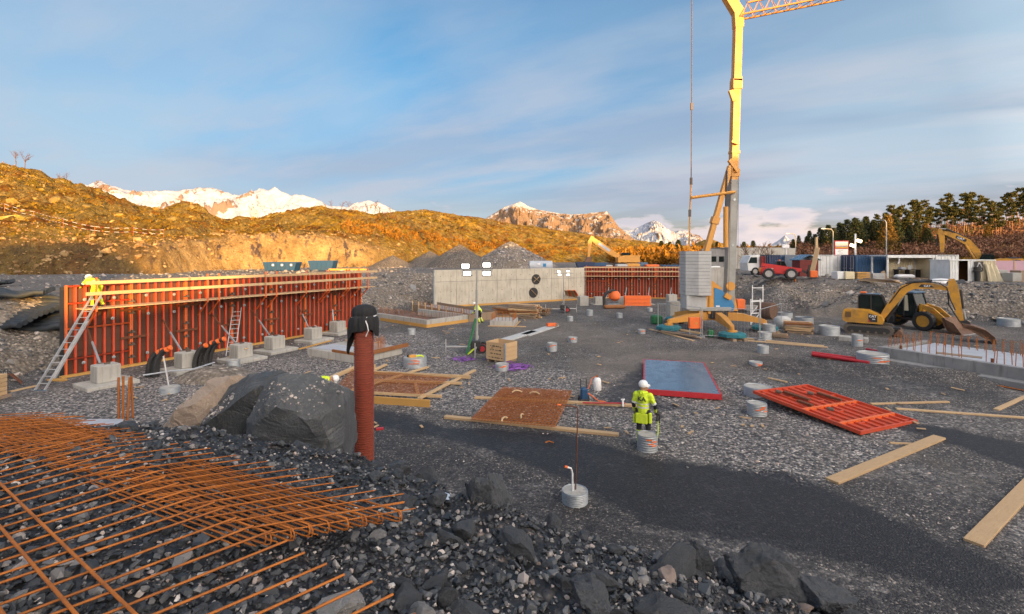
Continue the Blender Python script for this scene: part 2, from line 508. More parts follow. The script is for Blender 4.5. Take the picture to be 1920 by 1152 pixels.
def make_mound():
    n = NT('mound_rubble')
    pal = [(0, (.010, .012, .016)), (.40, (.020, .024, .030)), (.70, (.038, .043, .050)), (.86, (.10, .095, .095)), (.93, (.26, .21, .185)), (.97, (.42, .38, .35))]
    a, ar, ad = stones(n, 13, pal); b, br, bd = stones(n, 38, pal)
    f = n.ramp(n.noise(2.2, 4, .6), [(.42, 0.0), (.6, 1.0)])
    col = n.mix(f, b, a)
    gap = n.mix(f, n.ramp(bd, [(.25, 0.0), (.6, 1.0)]), n.ramp(ad, [(.25, 0.0), (.6, 1.0)]))
    col = n.mix(n.math('MULTIPLY', gap, .85), col, (.006, .006, .007))
    n.bump(n.mix(f, n.ramp(bd, [(.0, .5), (.6, 0.0)]), n.ramp(ad, [(.0, 1.0), (.6, 0.0)])), 1.0, .05)
    n.fin(col, .62)
make_mound()
def make_pebble():
    """loose stones: colour differs from stone to stone by a stored attribute"""
    n = NT('loose_stone')
    a = n.attr('tone')
    col = n.ramp(a, [(0, (.020, .025, .032)), (.40, (.060, .068, .078)), (.60, (.15, .152, .157)), (.76, (.28, .27, .265)), (.88, (.45, .36, .32)), (1, (.70, .66, .62))])
    col = n.mix(n.math('MULTIPLY', n.noise(18, 5, .65), .5), col, (.03, .032, .036))
    n.bump(n.noise(45, 4, .6), .35, .01)
    n.fin(col, .62)
make_pebble()
def make_hill():
    n = NT('hill_moor')
    slope = n.n('ShaderNodeNewGeometry')
    s = n.n('ShaderNodeSeparateXYZ'); n.t.links.new(slope.outputs['Normal'], s.inputs[0])
    steep = n.ramp(s.outputs[2], [(.62, 1.0), (.86, 0.0)])
    moss = n.mix(n.ramp(n.noise(.16, 6, .65), [(.38, 0.0), (.62, 1.0)]), (.27, .175, .010), (.40, .22, .014))
    heath = n.mix(n.noise(.9, 5, .7), (.15, .055, .006), (.29, .110, .010))
    g = n.ramp(n.noise(.12, 7, .68, dist=.6), [(.45, 0.0), (.58, 1.0)])
    veg = n.mix(g, moss, heath)
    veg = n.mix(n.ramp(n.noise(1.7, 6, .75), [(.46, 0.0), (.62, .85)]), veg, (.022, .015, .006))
    veg = n.mix(n.ramp(n.noise(.55, 6, .7), [(.58, 0.0), (.70, .6)]), veg, (.09, .10, .018))
    veg = n.mix(n.ramp(n.noise(.30, 6, .7, dist=1.0), [(.49, 0.0), (.60, .75)]), veg, (.040, .021, .006))  # dark heather patches, also standing in for the shade of crevices
    rock = n.mix(n.ramp(n.noise(.5, 7, .7), [(.35, 0.0), (.65, 1.0)]), (.16, .115, .04), (.38, .27, .085))
    rock = n.mix(n.ramp(n.noise(.9, 6, .65, n.map(n.coord(), (1, 1, .5)), 1.6), [(.46, 0.0), (.5, .9), (.54, 0.0)]), rock, (.03, .022, .014))
    pat = n.ramp(n.noise(.20, 8, .72, dist=.8), [(.46, 0.0), (.54, .95)])
    f = n.math('MAXIMUM', n.math('MULTIPLY', steep, .85), pat, True)
    f = n.math('MULTIPLY', f, n.ramp(n.noise(1.3, 5, .7), [(.36, .2), (.55, 1.0)]))
    col = n.mix(f, veg, rock)
    # the blasted rock face
    cut = n.attr('cut')
    fv = n.map(n.coord(), (1, 1, .4), (0, R(-24), 0))
    face = n.mix(n.ramp(n.noise(.33, 8, .68, fv), [(.36, 0.0), (.62, 1.0)]), (.26, .16, .06), (.58, .39, .17))
    face = n.mix(n.ramp(n.noise(.55, 5, .6, n.map(n.coord(), (1.6, 1, .25), (0, R(-30), 0))), [(.56, 0.0), (.63, .9)]), face, (.095, .072, .08))
    crack = n.ramp(n.noise(.5, 6, .62, n.map(n.coord(), (1.5, 1, .55), (0, R(-38), 0)), 2.2), [(.478, 0.0), (.5, .95), (.522, 0.0)])
    face = n.mix(n.math('MULTIPLY', crack, n.ramp(n.noise(.35, 3), [(.45, 0.0), (.6, 1.0)])), face, (.03, .022, .016))
    face = n.mix(n.ramp(n.noise(2.4, 6, .7), [(.5, 0.0), (.75, .6)]), face, (.10, .075, .055))
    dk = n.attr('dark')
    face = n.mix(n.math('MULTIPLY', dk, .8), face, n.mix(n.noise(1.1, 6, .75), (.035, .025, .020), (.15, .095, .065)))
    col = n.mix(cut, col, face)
    n.bump(n.noise(1.1, 9, .78), 1.0, .9)
    n.fin(col, .9, 0, .1)
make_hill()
def make_mountain(name, snow, rockc):
    n = NT(name)
    geo = n.n('ShaderNodeNewGeometry'); s = n.n('ShaderNodeSeparateXYZ'); n.t.links.new(geo.outputs['Normal'], s.inputs[0])
    p = n.n('ShaderNodeSeparateXYZ'); n.t.links.new(n.coord('Object'), p.inputs[0])
    nz = n.noise(.02, 8, .7)
    h = n.attr('snow')
    f = n.math('ADD', h, n.math('MULTIPLY', n.math('SUBTRACT', nz, .5), 2.2))
    f = n.math('ADD', f, n.math('MULTIPLY', n.math('SUBTRACT', s.outputs[2], .70), 1.1))
    f = n.ramp(f, [(.22, 0.0), (.42, 1.0)])
    rk = n.mix(n.noise(.012, 7, .7), tuple(x * .55 for x in rockc), rockc)
    n.bump(nz, .8, 16)
    n.fin(n.mix(f, rk, snow), .9, 0, .05)
make_mountain('mountain_snow', (.34, .37, .43), (.24, .17, .13))
make_mountain('mountain_rock', (.42, .41, .42), (.24, .165, .11))

paint('red_steel', (.60, .070, .024), .5, (.24, .11, .075), .45, 3.0, vary=.25)
paint('orange_steel', (.74, .135, .026), .5, (.26, .12, .07), .45, 3.0)
paint('ply_dark', (.115, .045, .026), .7, (.022, .016, .012), .6, 1.2, vary=.6)
paint('clamp_steel', (.09, .06, .045), .6, (.20, .17, .14), .5, 6)
paint('galv', (.42, .46, .49), .42, (.22, .22, .22), .45, 5, .55, vary=.15)
paint('alu', (.55, .56, .57), .38, (.3, .3, .3), .3, 4, .6)
paint('crane_yellow', (.58, .275, .050), .45, (.30, .17, .04), .3, 1.5)
paint('cat_yellow', (.60, .29, .020), .5, (.15, .105, .06), .8, 1.6)
paint('crane_grey', (.30, .31, .30), .55, (.17, .16, .14), .5, 1.2)
paint('weight_grey', (.44, .46, .47), .7, (.27, .28, .28), .5, 1.4, vary=.12)
paint('crane_blue', (.035, .20, .42), .45, (.03, .10, .2), .3, 1.5)
paint('teal', (.015, .17, .21), .5, (.03, .05, .05), .5, 3)
paint('blue_box', (.012, .065, .16), .5, (.03, .05, .08), .45, 1.2)
paint('navy', (.010, .028, .085), .5, (.03, .035, .05), .35, 1.5)
paint('white_paint', (.66, .69, .70), .5, (.30, .29, .27), .4, 1.4)
paint('cream', (.58, .52, .36), .6, (.3, .25, .17), .4, 1.2)
paint('sheet_white', (.72, .74, .76), .5, (.4, .4, .4), .3, 3)
paint('lilac', (.45, .29, .36), .7, (.3, .22, .25), .4, 1.0)
paint('black_rubber', (.014, .015, .017), .55, (.05, .05, .05), .35, 4)
paint('black_steel', (.02, .02, .022), .5, (.06, .055, .05), .4, 4)
paint('cloth_black', (.010, .011, .014), .8, (.03, .03, .035), .3, 8)
paint('brown_pvc', (.24, .052, .030), .42, (.12, .035, .022), .35, 5)
paint('track_steel', (.10, .085, .07), .6, (.18, .15, .12), .6, 6)
paint('bucket_steel', (.16, .085, .05), .55, (.07, .05, .04), .6, 5, .3)
paint('machine_red', (.50, .020, .022), .4, (.12, .03, .02), .3, 2)
paint('red_pipe', (.45, .02, .03), .45, (.2, .02, .02), .3, 3)
paint('orange_plastic', (.80, .16, .03), .5, (.4, .1, .03), .3, 4)
paint('green_plastic', (.015, .14, .05), .5, (.02, .06, .03), .3, 4)
paint('hivis', (.60, .78, .035), .75, (.30, .38, .03), .35, 9)
paint('reflective', (.62, .64, .62), .5, (.4, .4, .4), .3, 9)
paint('workwear', (.012, .014, .020), .8, (.035, .035, .04), .4, 9)
paint('helmet_white', (.78, .79, .80), .35, (.5, .5, .5), .2, 6)
paint('skin', (.42, .23, .16), .6, (.34, .17, .12), .3, 12)
paint('glove', (.30, .22, .10), .8, (.08, .06, .03), .6, 20)
paint('mat_rubber', (.022, .030, .040), .62, (.06, .065, .07), .5, 3, bump=.5)
paint('purple', (.22, .08, .38), .6, (.12, .05, .2), .4, 8)
paint('ice', (.42, .52, .66), .3, (.25, .32, .42), .4, 9)
paint('tarp', (.40, .44, .50), .5, (.25, .25, .25), .4, 3)
paint('panel_blue', (.075, .14, .225), .2, (.05, .055, .06), .35, 2.2)
paint('rust', (.36, .115, .020), .75, (.17, .055, .016), .6, 14)
paint('rust_bright', (.40, .125, .014), .75, (.13, .045, .018), .85, 5)
paint('rust_dark', (.15, .05, .022), .8, (.07, .03, .018), .6, 10)
paint('brown_board', (.25, .10, .03), .55, (.13, .05, .02), .5, 3)
paint('insulation', (.45, .47, .48), .8, (.3, .3, .3), .4, 3)
paint('truck_red', (.28, .03, .03), .5, (.12, .03, .03), .4, 2)
paint('shed_red', (.17, .03, .028), .75, (.08, .03, .03), .4, 2)
paint('rim_grey', (.42, .42, .42), .45, (.15, .14, .13), .5, 9)
paint('rim_yellow', (.50, .26, .03), .5, (.12, .09, .05), .6, 8)
paint('bark', (.11, .068, .045), .9, (.05, .035, .025), .6, 6, bump=.6)
paint('pine_bark', (.34, .17, .08), .9, (.07, .05, .04), .5, 4, bump=.6)
paint('twig', (.12, .062, .035), .9, (.07, .04, .025), .5, 5)
wood('wood', (.60, .43, .25), (.50, .33, .17))
wood('wood_yellow', (.62, .36, .10), (.52, .28, .07))
wood('wood_old', (.36, .27, .19), (.24, .17, .115))
concrete('concrete', (.34, .335, .31), (.44, .43, .40))
concrete('concrete_dark', (.20, .205, .21), (.30, .30, .30), (.03, .03, .032))
concrete('concrete_wall', (.40, .375, .315), (.52, .49, .42), (.12, .10, .075))
def make_glass():
    n = NT('glass_dark'); n.fin((.03, .045, .045), .06); n.b.inputs['Transmission Weight'].default_value = .55; n.b.inputs['IOR'].default_value = 1.2
    n = NT('lamp_lit'); n.fin((.9, .9, .9), .4); n.b.inputs['Emission Color'].default_value = (1, .97, .9, 1); n.b.inputs['Emission Strength'].default_value = 2.5
    n = NT('lamp_warm'); n.fin((.9, .9, .9), .4); n.b.inputs['Emission Color'].default_value = (1, .72, .35, 1); n.b.inputs['Emission Strength'].default_value = 3
    n = NT('lamp_soft'); n.fin((.9, .9, .9), .4); n.b.inputs['Emission Color'].default_value = (1, .93, .8, 1); n.b.inputs['Emission Strength'].default_value = 1.2
make_glass()
def make_leaf(name, c1, c2, tr=.25):
    n = NT(name)
    col = n.mix(n.attr('tone'), c1, c2)
    n.fin(col, .7, 0, .2)
    n.b.inputs['Subsurface Weight'].default_value = 0
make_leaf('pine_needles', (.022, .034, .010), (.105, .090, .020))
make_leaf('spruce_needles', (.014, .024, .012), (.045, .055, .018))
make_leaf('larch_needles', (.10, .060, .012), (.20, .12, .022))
make_leaf('brush', (.09, .045, .030), (.24, .12, .07))
make_leaf('brush_gold', (.12, .050, .006), (.30, .14, .012))
make_leaf('moor_grass', (.14, .075, .006), (.32, .19, .015))
def make_more():
    n = NT('gravel_fine')
    a, ar, ad = stones(n, 9, [(0, (.055, .047, .040)), (.3, (.095, .082, .070)), (.6, (.14, .122, .105)), (.85, (.22, .19, .165))])
    col = n.mix(n.ramp(n.noise(.5, 4), [(.4, 0.0), (.7, .6)]), a, (.12, .10, .08)); n.bump(n.ramp(ad, [(0, 1.0), (.6, 0.0)]), .8, .06); n.fin(col, .9)
    n = NT('sign_sunset'); p = n.n('ShaderNodeSeparateXYZ'); n.t.links.new(n.coord('Generated'), p.inputs[0])
    c = n.ramp(n.math('ADD', p.outputs[2], n.math('MULTIPLY', n.noise(3, 3, vec=n.coord('Generated')), .25)), [(.0, (.25, .09, .01)), (.32, (.6, .28, .02)), (.42, (.16, .2, .3)), (.6, (.75, .6, .4)), (1, (.75, .72, .68))]); n.fin(c, .5)
make_more()
def make_blocks(name, lo, hi, moss):
    n = NT(name); col = n.mix(n.attr('tone'), lo, hi)
    col = n.mix(n.ramp(n.noise(1.1, 7, .7), [(.46, 0.0), (.58, .9)]), col, moss)
    col = n.mix(n.ramp(n.noise(3.0, 6, .7), [(.5, 0.0), (.75, .6)]), col, tuple(x * .3 for x in lo)); n.bump(n.noise(4, 6, .7), .8, .15); n.fin(col, .9)
make_blocks('face_stone', (.16, .10, .05), (.46, .31, .14), (.20, .11, .035))
make_blocks('outcrop_stone', (.20, .14, .045), (.42, .29, .09), (.27, .175, .018))

# ================================================================== terrain
# foot line of the pit (plan, metres)
PIT = [(-22.5, -30), (-22.5, 14), (-22.0, 20), (-21.0, 22.6), (-13.4, 38.2), (-10.8, 45.5), (-9.0, 50.2), (8.0, 60.3), (9.6, 63.2),
       (21.5, 63.2), (24.5, 56), (25.5, 49), (27.5, 44.5), (31, 43.2), (34, 40.8), (38.5, 39), (42, 35), (44, 20), (44, -30)]
def plateau_h(X, Y):
    return 3.25 + (2.8 - 3.25) * sstep(5, 30, X)
def ground_h(X, Y):
    d = poly_sd(X, Y, PIT)
    nz = fbm(X * .35, Y * .35, 5, .55)
    w = 5.0 + 2.0 * fbm(X * .12 + 5, Y * .12, 2)
    t = np.clip((d + .6 * nz) / w, 0, 1)
    hp = plateau_h(X, Y)
    z = hp * (t ** .8) * 1.0
    rough = np.where((t > .02) & (t < .98), 1.0, 0.0)
    z = z + rough * .32 * nz + rough * .10 * fbm(X * 1.7, Y * 1.7, 3)
    z = z + .045 * fbm(X * .22, Y * .22, 3) * (t < .02) + .16 * fbm(X * .09, Y * .09, 3) * (t >= .98)
    # spoil heap on the bank behind the big formwork, rubble heaps on the right bank
    def heap(cx, cy, rx, ry, h, n=.35):
        q = np.sqrt(((X - cx) / rx) ** 2 + ((Y - cy) / ry) ** 2) * (1 + n * nz)
        return h * np.clip(1 - q, 0, 1) ** .85
    z = np.maximum(z, heap(-14.0, 54.5, 5.2, 4.5, 3.6))
    z = np.maximum(z, heap(27.0, 48.5, 4.5, 3.5, 2.5, .6)); z = np.maximum(z, heap(34, 45, 5, 3, 2.4, .6))
    # low ridge of coarse gravel (drain trench spoil) left of the right-hand slab
    a = np.array([10.5, 24.6]); b = np.array([21.5, 20.3]); e = b - a
    s = np.clip(((X - a[0]) * e[0] + (Y - a[1]) * e[1]) / (e @ e), 0, 1)
    dd = np.sqrt((X - a[0] - e[0] * s) ** 2 + (Y - a[1] - e[1] * s) ** 2)
    z = np.maximum(z, .42 * np.clip(1 - dd / 1.5, 0, 1) * sstep(0, .15, s) * sstep(1.0, .8, s) + .1 * nz * (dd < 1.2))
    # step of the gravel bed towards the mound
    return z
def axis(segs):
    out = []
    for a, b, st in segs:
        n = max(1, int(round((b - a) / st))); out += list(np.linspace(a, b, n, endpoint=False))
    out.append(segs[-1][1]); return np.array(out)
gx = axis([(-9000, -2000, 1400), (-2000, -400, 200), (-400, -80, 20), (-80, -26, 1.5), (-26, 50, .36), (50, 90, 1.5), (90, 400, 20), (400, 2000, 200), (2000, 9000, 1400)])
gy = axis([(-400, -40, 20), (-40, 4, 2), (4, 66, .33), (66, 130, 2.0), (130, 400, 20), (400, 2000, 200), (2000, 12000, 1400)])
GX, GY = np.meshgrid(gx, gy)
GZ = ground_h(GX, GY)
me = np_mesh('ground', np.stack([GX.ravel(), GY.ravel(), GZ.ravel()], 1), grid_faces(len(gx), len(gy)), True)
def px_poly(pts, z=0.0):
    return [tuple(G(x, y, z)[:2]) for x, y in pts]
def zone(pts, soft):
    return sstep(soft, -soft, poly_sd(GX, GY, px_poly(pts)))
wet = zone([(640, 762), (760, 775), (830, 800), (1060, 812), (1230, 862), (1400, 880), (1480, 885), (1640, 955), (1760, 1010), (1900, 1062), (1960, 1110), (1830, 1130), (1700, 1088), (1500, 1040), (1330, 1010), (1210, 985), (1090, 915), (980, 868), (860, 832), (700, 800)], .55)
wet = np.maximum(wet, zone([(1640, 790), (1760, 800), (2000, 850), (2000, 905), (1880, 868), (1790, 835)], .25))
wet = np.maximum(wet, .62 * zone([(1170, 700), (1215, 685), (1225, 745), (1330, 770), (1190, 775), (1090, 760)], .5))
wet = np.maximum(wet, .50 * zone([(1380, 690), (1660, 735), (1900, 760), (1900, 740), (1640, 690), (1450, 668)], .6))
wet = np.maximum(wet, .50 * zone([(640, 770), (830, 810), (1090, 915), (1330, 1010), (1700, 1088), (1960, 1120), (1960, 1300), (1200, 1300), (560, 1100), (560, 860)], .8))
wet = np.maximum(wet, .40 * zone([(1500, 900), (1640, 860), (1960, 900), (1960, 1080), (1760, 1010)], .9))
coarse = zone([(250, 700), (720, 655), (880, 690), (1190, 700), (1380, 705), (1700, 790), (1660, 850), (1500, 905), (1240, 850), (1160, 800), (640, 750), (430, 790), (100, 790), (0, 760)], .8)
coarse = np.maximum(coarse, .75 * zone([(560, 640), (800, 620), (900, 690), (560, 700)], 1.0))
silt = zone([(1080, 680), (1190, 655), (1480, 660), (1480, 690), (1215, 690), (1180, 740), (1100, 720)], .8)
silt = np.maximum(silt, .9 * zone([(900, 600), (1060, 600), (1230, 640), (1190, 680), (1060, 640), (930, 640)], 1.5))
silt = np.maximum(silt, .8 * zone([(1390, 600), (1560, 600), (1900, 640), (1900, 620), (1560, 580)], 1.5))
silt = np.maximum(silt, .7 * sstep(4.2, 6.0, poly_sd(GX, GY, PIT)))
rut = np.zeros(GX.shape)
for pl_, off, amt in (([(1130, 760), (1150, 700), (1080, 640), (1040, 600), (1060, 575)], 1.0, .9), ([(1700, 880), (1500, 800), (1330, 700), (1180, 640), (1120, 590)], 1.05, .7), ([(1880, 650), (1560, 606), (1420, 600), (1230, 612), (1100, 600), (900, 640), (700, 660)], 1.1, .8), ([(860, 700), (960, 660), (1100, 640), (1200, 600)], .95, .6), ([(1250, 900), (1180, 780), (1120, 720)], 1.0, .5)):
    pp = [np.array(G(*q)[:2]) for q in pl_]; best = np.full(GX.shape, 1e9)
    for a, b in zip(pp[:-1], pp[1:]):
        e = b - a; s = np.clip(((GX - a[0]) * e[0] + (GY - a[1]) * e[1]) / (e @ e), 0, 1); best = np.minimum(best, np.hypot(GX - a[0] - e[0] * s, GY - a[1] - e[1] * s))
    best = best + .25 * fbm(GX * .4, GY * .4, 3); rut = np.maximum(rut, amt * sstep(.42, .12, np.abs(best - off)))
attr(me, 'rut', rut); attr(me, 'wet', wet); attr(me, 'coarse', coarse); attr(me, 'silt', silt)
me.materials.append(M['gravel']); me.materials.append(M['rubble_bank'])
fx = GX[:-1, :-1] + .15; fy = GY[:-1, :-1] + .15
pd = poly_sd(fx, fy, PIT)
me.polygons.foreach_set('material_index', ((pd > .35) & (pd < 5.5) & (np.abs(fx) < 60) & (fy < 70) | ((fx > -20) & (fx < -8.5) & (fy > 49) & (fy < 60) & (pd > 0))).astype(np.int32).ravel())
ground = structure(link('ground', me))

# ------------------------------------------------ hillside left and centre, with the blasted face at its foot
def interp(x, xs, ys): return np.interp(x, xs, ys)
HX = [-700, -300, 0, 60, 110, 180, 250, 308, 325, 345, 372, 392, 410, 470, 560, 600, 650, 700, 750, 800, 860, 905, 960, 1050, 1100, 1180, 1260, 1330]
HS = [170, 235, 308, 322, 340, 358, 388, 401, 390, 383, 386, 400, 412, 416, 397, 390, 394, 402, 396, 394, 404, 409, 420, 434, 440, 452, 459, 466]
HR = [120, 112, 115, 118, 120, 122, 125, 125, 122, 121, 121, 123, 128, 140, 160, 170, 175, 180, 185, 190, 200, 210, 222, 250, 265, 300, 330, 350]
def hill_mesh(name, cols, depth_pad, foot, cuttop, zfoot, ridge_x, ridge_y, ridge_d, ny, amp, cutw):
    s = (cols - 960) / FPX
    ys = interp(cols, ridge_x, ridge_y) + 2.2 * fbm(cols * .045, cols * 0 + 3.3, 4)
    yr = interp(cols, ridge_x, ridge_d)
    yf = interp(cols, *foot); yc = interp(cols, *cuttop)
    zr = CAM_H + (478 - ys) / FPX * yr
    w = np.concatenate([np.linspace(-.04, 0, 3)[:-1], np.linspace(0, .10, 16)[:-1], np.linspace(.10, 1, ny), np.linspace(1.02, 1.02 + depth_pad, 14)])
    Wg, Sg = np.meshgrid(w, s, indexing='ij')
    T = yf[None] + (yr - yf)[None] * Wg
    T = T + 1.3 * fbm(Sg * 30, Wg * 3, 4) * (Wg < .12)
    X = Sg * T
    zc = CAM_H + (478 - yc) / FPX * (yf + cutw)
    u = np.clip(Wg, 0, 1)
    ucut = np.clip((T - yf[None]) / cutw, 0, 1)
    lump = fbm(X * .16, T * .16, 5, .55)
    cutp = np.clip(ucut + .22 * lump, 0, 1) * sstep(0, .25, ucut)
    z = zfoot + (zc[None] - zfoot) * cutp
    uu = np.clip((T - yf[None] - cutw * .8) / (yr - yf - cutw * .8)[None], 0, 1)
    z = z + (zr - zc)[None] * uu ** .85
    z = z - np.clip(Wg - 1, 0, 9) * (yr - yf)[None] * .45
    a = amp * np.sin(PI * np.clip(uu * .93 + .05, 0, 1)) ** .6
    rock = ridged(X * .045, T * .06, 5, .55)
    z = z + a * (1.5 * (rock - .55) + .9 * fbm(X * .05, T * .05, 4)) * (uu > 0)
    # rounded rock steps
    st = fbm(X * .08 + 40, T * .10, 3) * 3
    z = z + a * .55 * (np.abs(st - np.round(st)) * 2 - .5) * sstep(.03, .15, uu) + .16 * fbm(X * .9, T * .9, 3) * (Wg > .01)
    crag = ridged(X * .13 + 9, T * .16, 5, .6); z = z + a * .95 * (crag - .5) * sstep(.0, .08, uu)
    z = z + a * .5 * np.abs(fbm(X * .33, T * .33, 4, .6)) * sstep(.0, .08, uu)
    z = z + 1.5 * (ridged(X * .22 + 3, T * .3 + z * .25, 5, .62) - .55) * sstep(0, .3, ucut) * (1 - sstep(.0, .06, uu))
    z = np.where(Wg < 0, zfoot - .6, z)
    m = np_mesh(name, np.stack([X.ravel(), T.ravel(), z.ravel()], 1), grid_faces(len(s), len(w)), True)
    cutm = sstep(.0, .06, ucut) * sstep(.055, .015, uu + .03 * lump) * np.broadcast_to(sstep(2.0, 4.5, zc - zfoot)[None], X.shape)
    attr(m, 'cut', cutm)
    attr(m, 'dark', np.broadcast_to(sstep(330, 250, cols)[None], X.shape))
    return m, (X, T, z)
cols = np.concatenate([np.linspace(-700, -40, 60), np.linspace(-30, 900, 440), np.linspace(903, 1330, 150)])
foot = ([-700, 0, 300, 400, 550, 700, 800, 900, 1000, 1100, 1330], [49, 50, 54, 66, 76, 82, 97, 118, 135, 155, 220])
cuttop = ([-700, 0, 200, 300, 380, 430, 520, 600, 680, 740, 790, 1330], [462, 464, 462, 458, 452, 441, 441, 448, 462, 478, 496, 494])
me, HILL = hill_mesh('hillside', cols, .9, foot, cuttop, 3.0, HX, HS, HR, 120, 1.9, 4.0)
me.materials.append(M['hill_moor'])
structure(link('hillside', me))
# ------------------------------------------------ wooded hill on the right
cols2 = np.linspace(1290, 2500, 240)
me, WHILL = hill_mesh('wooded_hill', cols2, .5, ([1290, 1500, 2500], [150, 82, 74]), ([1290, 2500], [497, 497]), 2.6,
               [1290, 1350, 1450, 1500, 1560, 1600, 1700, 1800, 1900, 2100, 2500], [470, 466, 462, 456, 446, 440, 431, 424, 414, 395, 360],
               [260, 240, 190, 170, 150, 140, 135, 130, 128, 125, 120], 70, .7, 3.0)
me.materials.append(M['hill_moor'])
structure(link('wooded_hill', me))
def surf_at(H, px, frac):
    """A point on a hill mesh: picture column px, fraction of the way foot-to-ridge."""
    X, T, z = H; c = cols if H is HILL else cols2
    j = int(np.argmin(np.abs(c - px)))
    n = X.shape[0] - 14
    i = min(17 + int(frac * (n - 18)), n - 1)
    return Vector((X[i, j], T[i, j], z[i, j]))

# ------------------------------------------------ mountains
def mountain(name, mat, xs, ys, dist, depth, seed, snowf, jag, ny=90, nx=420):
    c = np.linspace(xs[0], xs[-1], nx)
    y = interp(c, xs, ys) + jag * fbm(c * .06 + seed, c * 0 + seed, 5, .6)
    s = (c - 960) / FPX
    zr = CAM_H + (478 - y) / FPX * dist
    w = np.concatenate([np.linspace(0, 1, ny), np.linspace(1.03, 1.5, 12)])
    Wg, Sg = np.meshgrid(w, s, indexing='ij')
    T = dist - depth + depth * Wg
    X = Sg * dist * (.55 + .45 * T / dist)
    env = np.where(Wg <= 1, Wg ** 1.15, np.clip(1 - (Wg - 1) * 1.6, 0, 1))
    k = 1 / (depth * .35)
    rd = ridged(X * k * 1.7 + seed + .25 * fbm(X * k * 3, T * k * 3, 3), T * k * 1.0, 7, .6)
    z = zr[None] * env
    z = z + zr[None] * .85 * (rd - .60) * np.sin(PI * np.clip(Wg, 0, 1)) ** .8 * (Wg <= 1)
    z = z - 4
    m = np_mesh(name, np.stack([X.ravel(), T.ravel(), z.ravel()], 1), grid_faces(nx, len(w)), True)
    sn = snowf(np.broadcast_to(c[None], X.shape), Wg, z / zr.max(), rd)
    attr(m, 'snow', sn)
    m.materials.append(M[mat])
    return structure(link(name, m))
mountain('snow_mountain', 'mountain_snow', [60, 140, 175, 190, 205, 222, 250, 290, 330, 372, 392, 415, 437, 460, 488, 503, 515, 526, 545, 562, 590, 610, 632, 650, 670, 690, 712, 740, 790, 860],
         [400, 362, 346, 340, 348, 352, 358, 358, 357, 353, 350, 357, 366, 362, 353, 357, 349, 358, 365, 363, 372, 382, 387, 386, 381, 375, 381, 394, 410, 425], 5200, 1500, 4.1,
         lambda c, w, h, r: .80 + .25 * h - .95 * sstep(.62, .92, r) * 1.0, 3.2)
mountain('mountain_peak', 'mountain_rock', [880, 905, 925, 945, 962, 975, 990, 1010, 1040, 1070, 1100, 1125, 1138, 1146, 1160, 1178, 1200, 1230, 1270],
         [425, 411, 399, 388, 381, 378, 385, 392, 398, 401, 399, 396, 394, 404, 424, 441, 450, 458, 470], 2900, 800, 9.3,
         lambda c, w, h, r: .02 + .75 * sstep(.80, .98, h) * sstep(1080, 1000, c) + .12 * sstep(.6, .9, h), 1.6)
mountain('far_peak', 'mountain_snow', [1130, 1165, 1185, 1200, 1214, 1226, 1238, 1250, 1262, 1274, 1284, 1300, 1320, 1360],
         [452, 432, 431, 424, 416, 413, 418, 428, 436, 432, 432, 440, 452, 466], 7000, 1500, 2.2,
         lambda c, w, h, r: .95 + .2 * h - 1.0 * sstep(.62, .95, r) - .55 * sstep(1240, 1300, c), 2.0)
mountain('distant_peak', 'mountain_snow', [1440, 1458, 1466, 1472, 1480, 1500], [462, 452, 446, 441, 449, 464], 9000, 800, 5.0, lambda c, w, h, r: .9 + 0 * w, .8, 20, 60)
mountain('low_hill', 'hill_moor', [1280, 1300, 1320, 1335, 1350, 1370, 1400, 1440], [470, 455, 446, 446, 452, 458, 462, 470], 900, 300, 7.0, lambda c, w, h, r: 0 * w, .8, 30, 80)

# ------------------------------------------------ unseen rise added behind the camera, crest shaped to shade the site
uu = np.concatenate([np.linspace(-260, -40, 30), np.linspace(-38, 50, 120), np.linspace(52, 300, 40)])
vv = np.linspace(-130, -46, 30)
crest = interp(uu, [-260, -150, -60, -40, -21, -15.5, -12, -8, -5, 0, 8, 13, 18, 23, 30, 45, 69, 100, 125, 200, 300],
               [22, 20, 16, 15, 14.6, 12, 6.2, 5.9, 6.6, 8.4, 9.6, 10.2, 12, 14.5, 15.5, 15.5, 14.5, 14.5, 15, 17, 19])
crest = crest + 7.35 + .5 * fbm(uu * .2, uu * 0 + 1.1, 4)
U, V = np.meshgrid(uu, vv)
q = np.clip(1 - np.abs(V + 70) / np.where(V > -70, 24, 60), 0, 1)
Z = 2.5 + (crest[None] - 2.5) * q ** .8
ca, sa = math.cos(SUN_AZ), math.sin(SUN_AZ)
X = U * ca - V * sa; Y = U * sa + V * ca
me = np_mesh('hill', np.stack([X.ravel(), Y.ravel(), Z.ravel()], 1), grid_faces(len(uu), len(vv)), True)
attr(me, 'cut', np.zeros(U.size)); attr(me, 'dark', np.zeros(U.size))
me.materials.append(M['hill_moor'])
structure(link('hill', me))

# ------------------------------------------------ rubble mound in the foreground
RIM = [(-12, 5.4), (-8, 5.2), (-5.3, 5.05), (-3.75, 5.25), (-2.3, 5.2), (-1.45, 4.95), (-.62, 4.45), (-.02, 3.95), (.42, 3.95), (1.35, 3.72), (1.92, 3.45), (2.35, 3.2), (2.7, 2.6), (2.8, 1.5), (2.9, -3), (-12, -3)]
def mound_h(X, Y):
    d = poly_sd(X, Y, RIM)
    top = 3.80 - .165 * (X + 1.5) + .10 * fbm(X * .9, Y * .9, 3)
    top = np.clip(top, 2.7, 4.08) - .16 * np.clip(Y - 2.0, 0, 4)
    n1 = fbm(X * 1.3, Y * 1.3, 5, .6)
    slope = .60
    z = top - slope * np.clip(d + .12, 0, 99) + .20 * n1 * sstep(-1.0, .2, d)
    z = np.minimum(z, top + .05 * n1)
    return z + .05 * fbm(X * 5, Y * 5, 3)
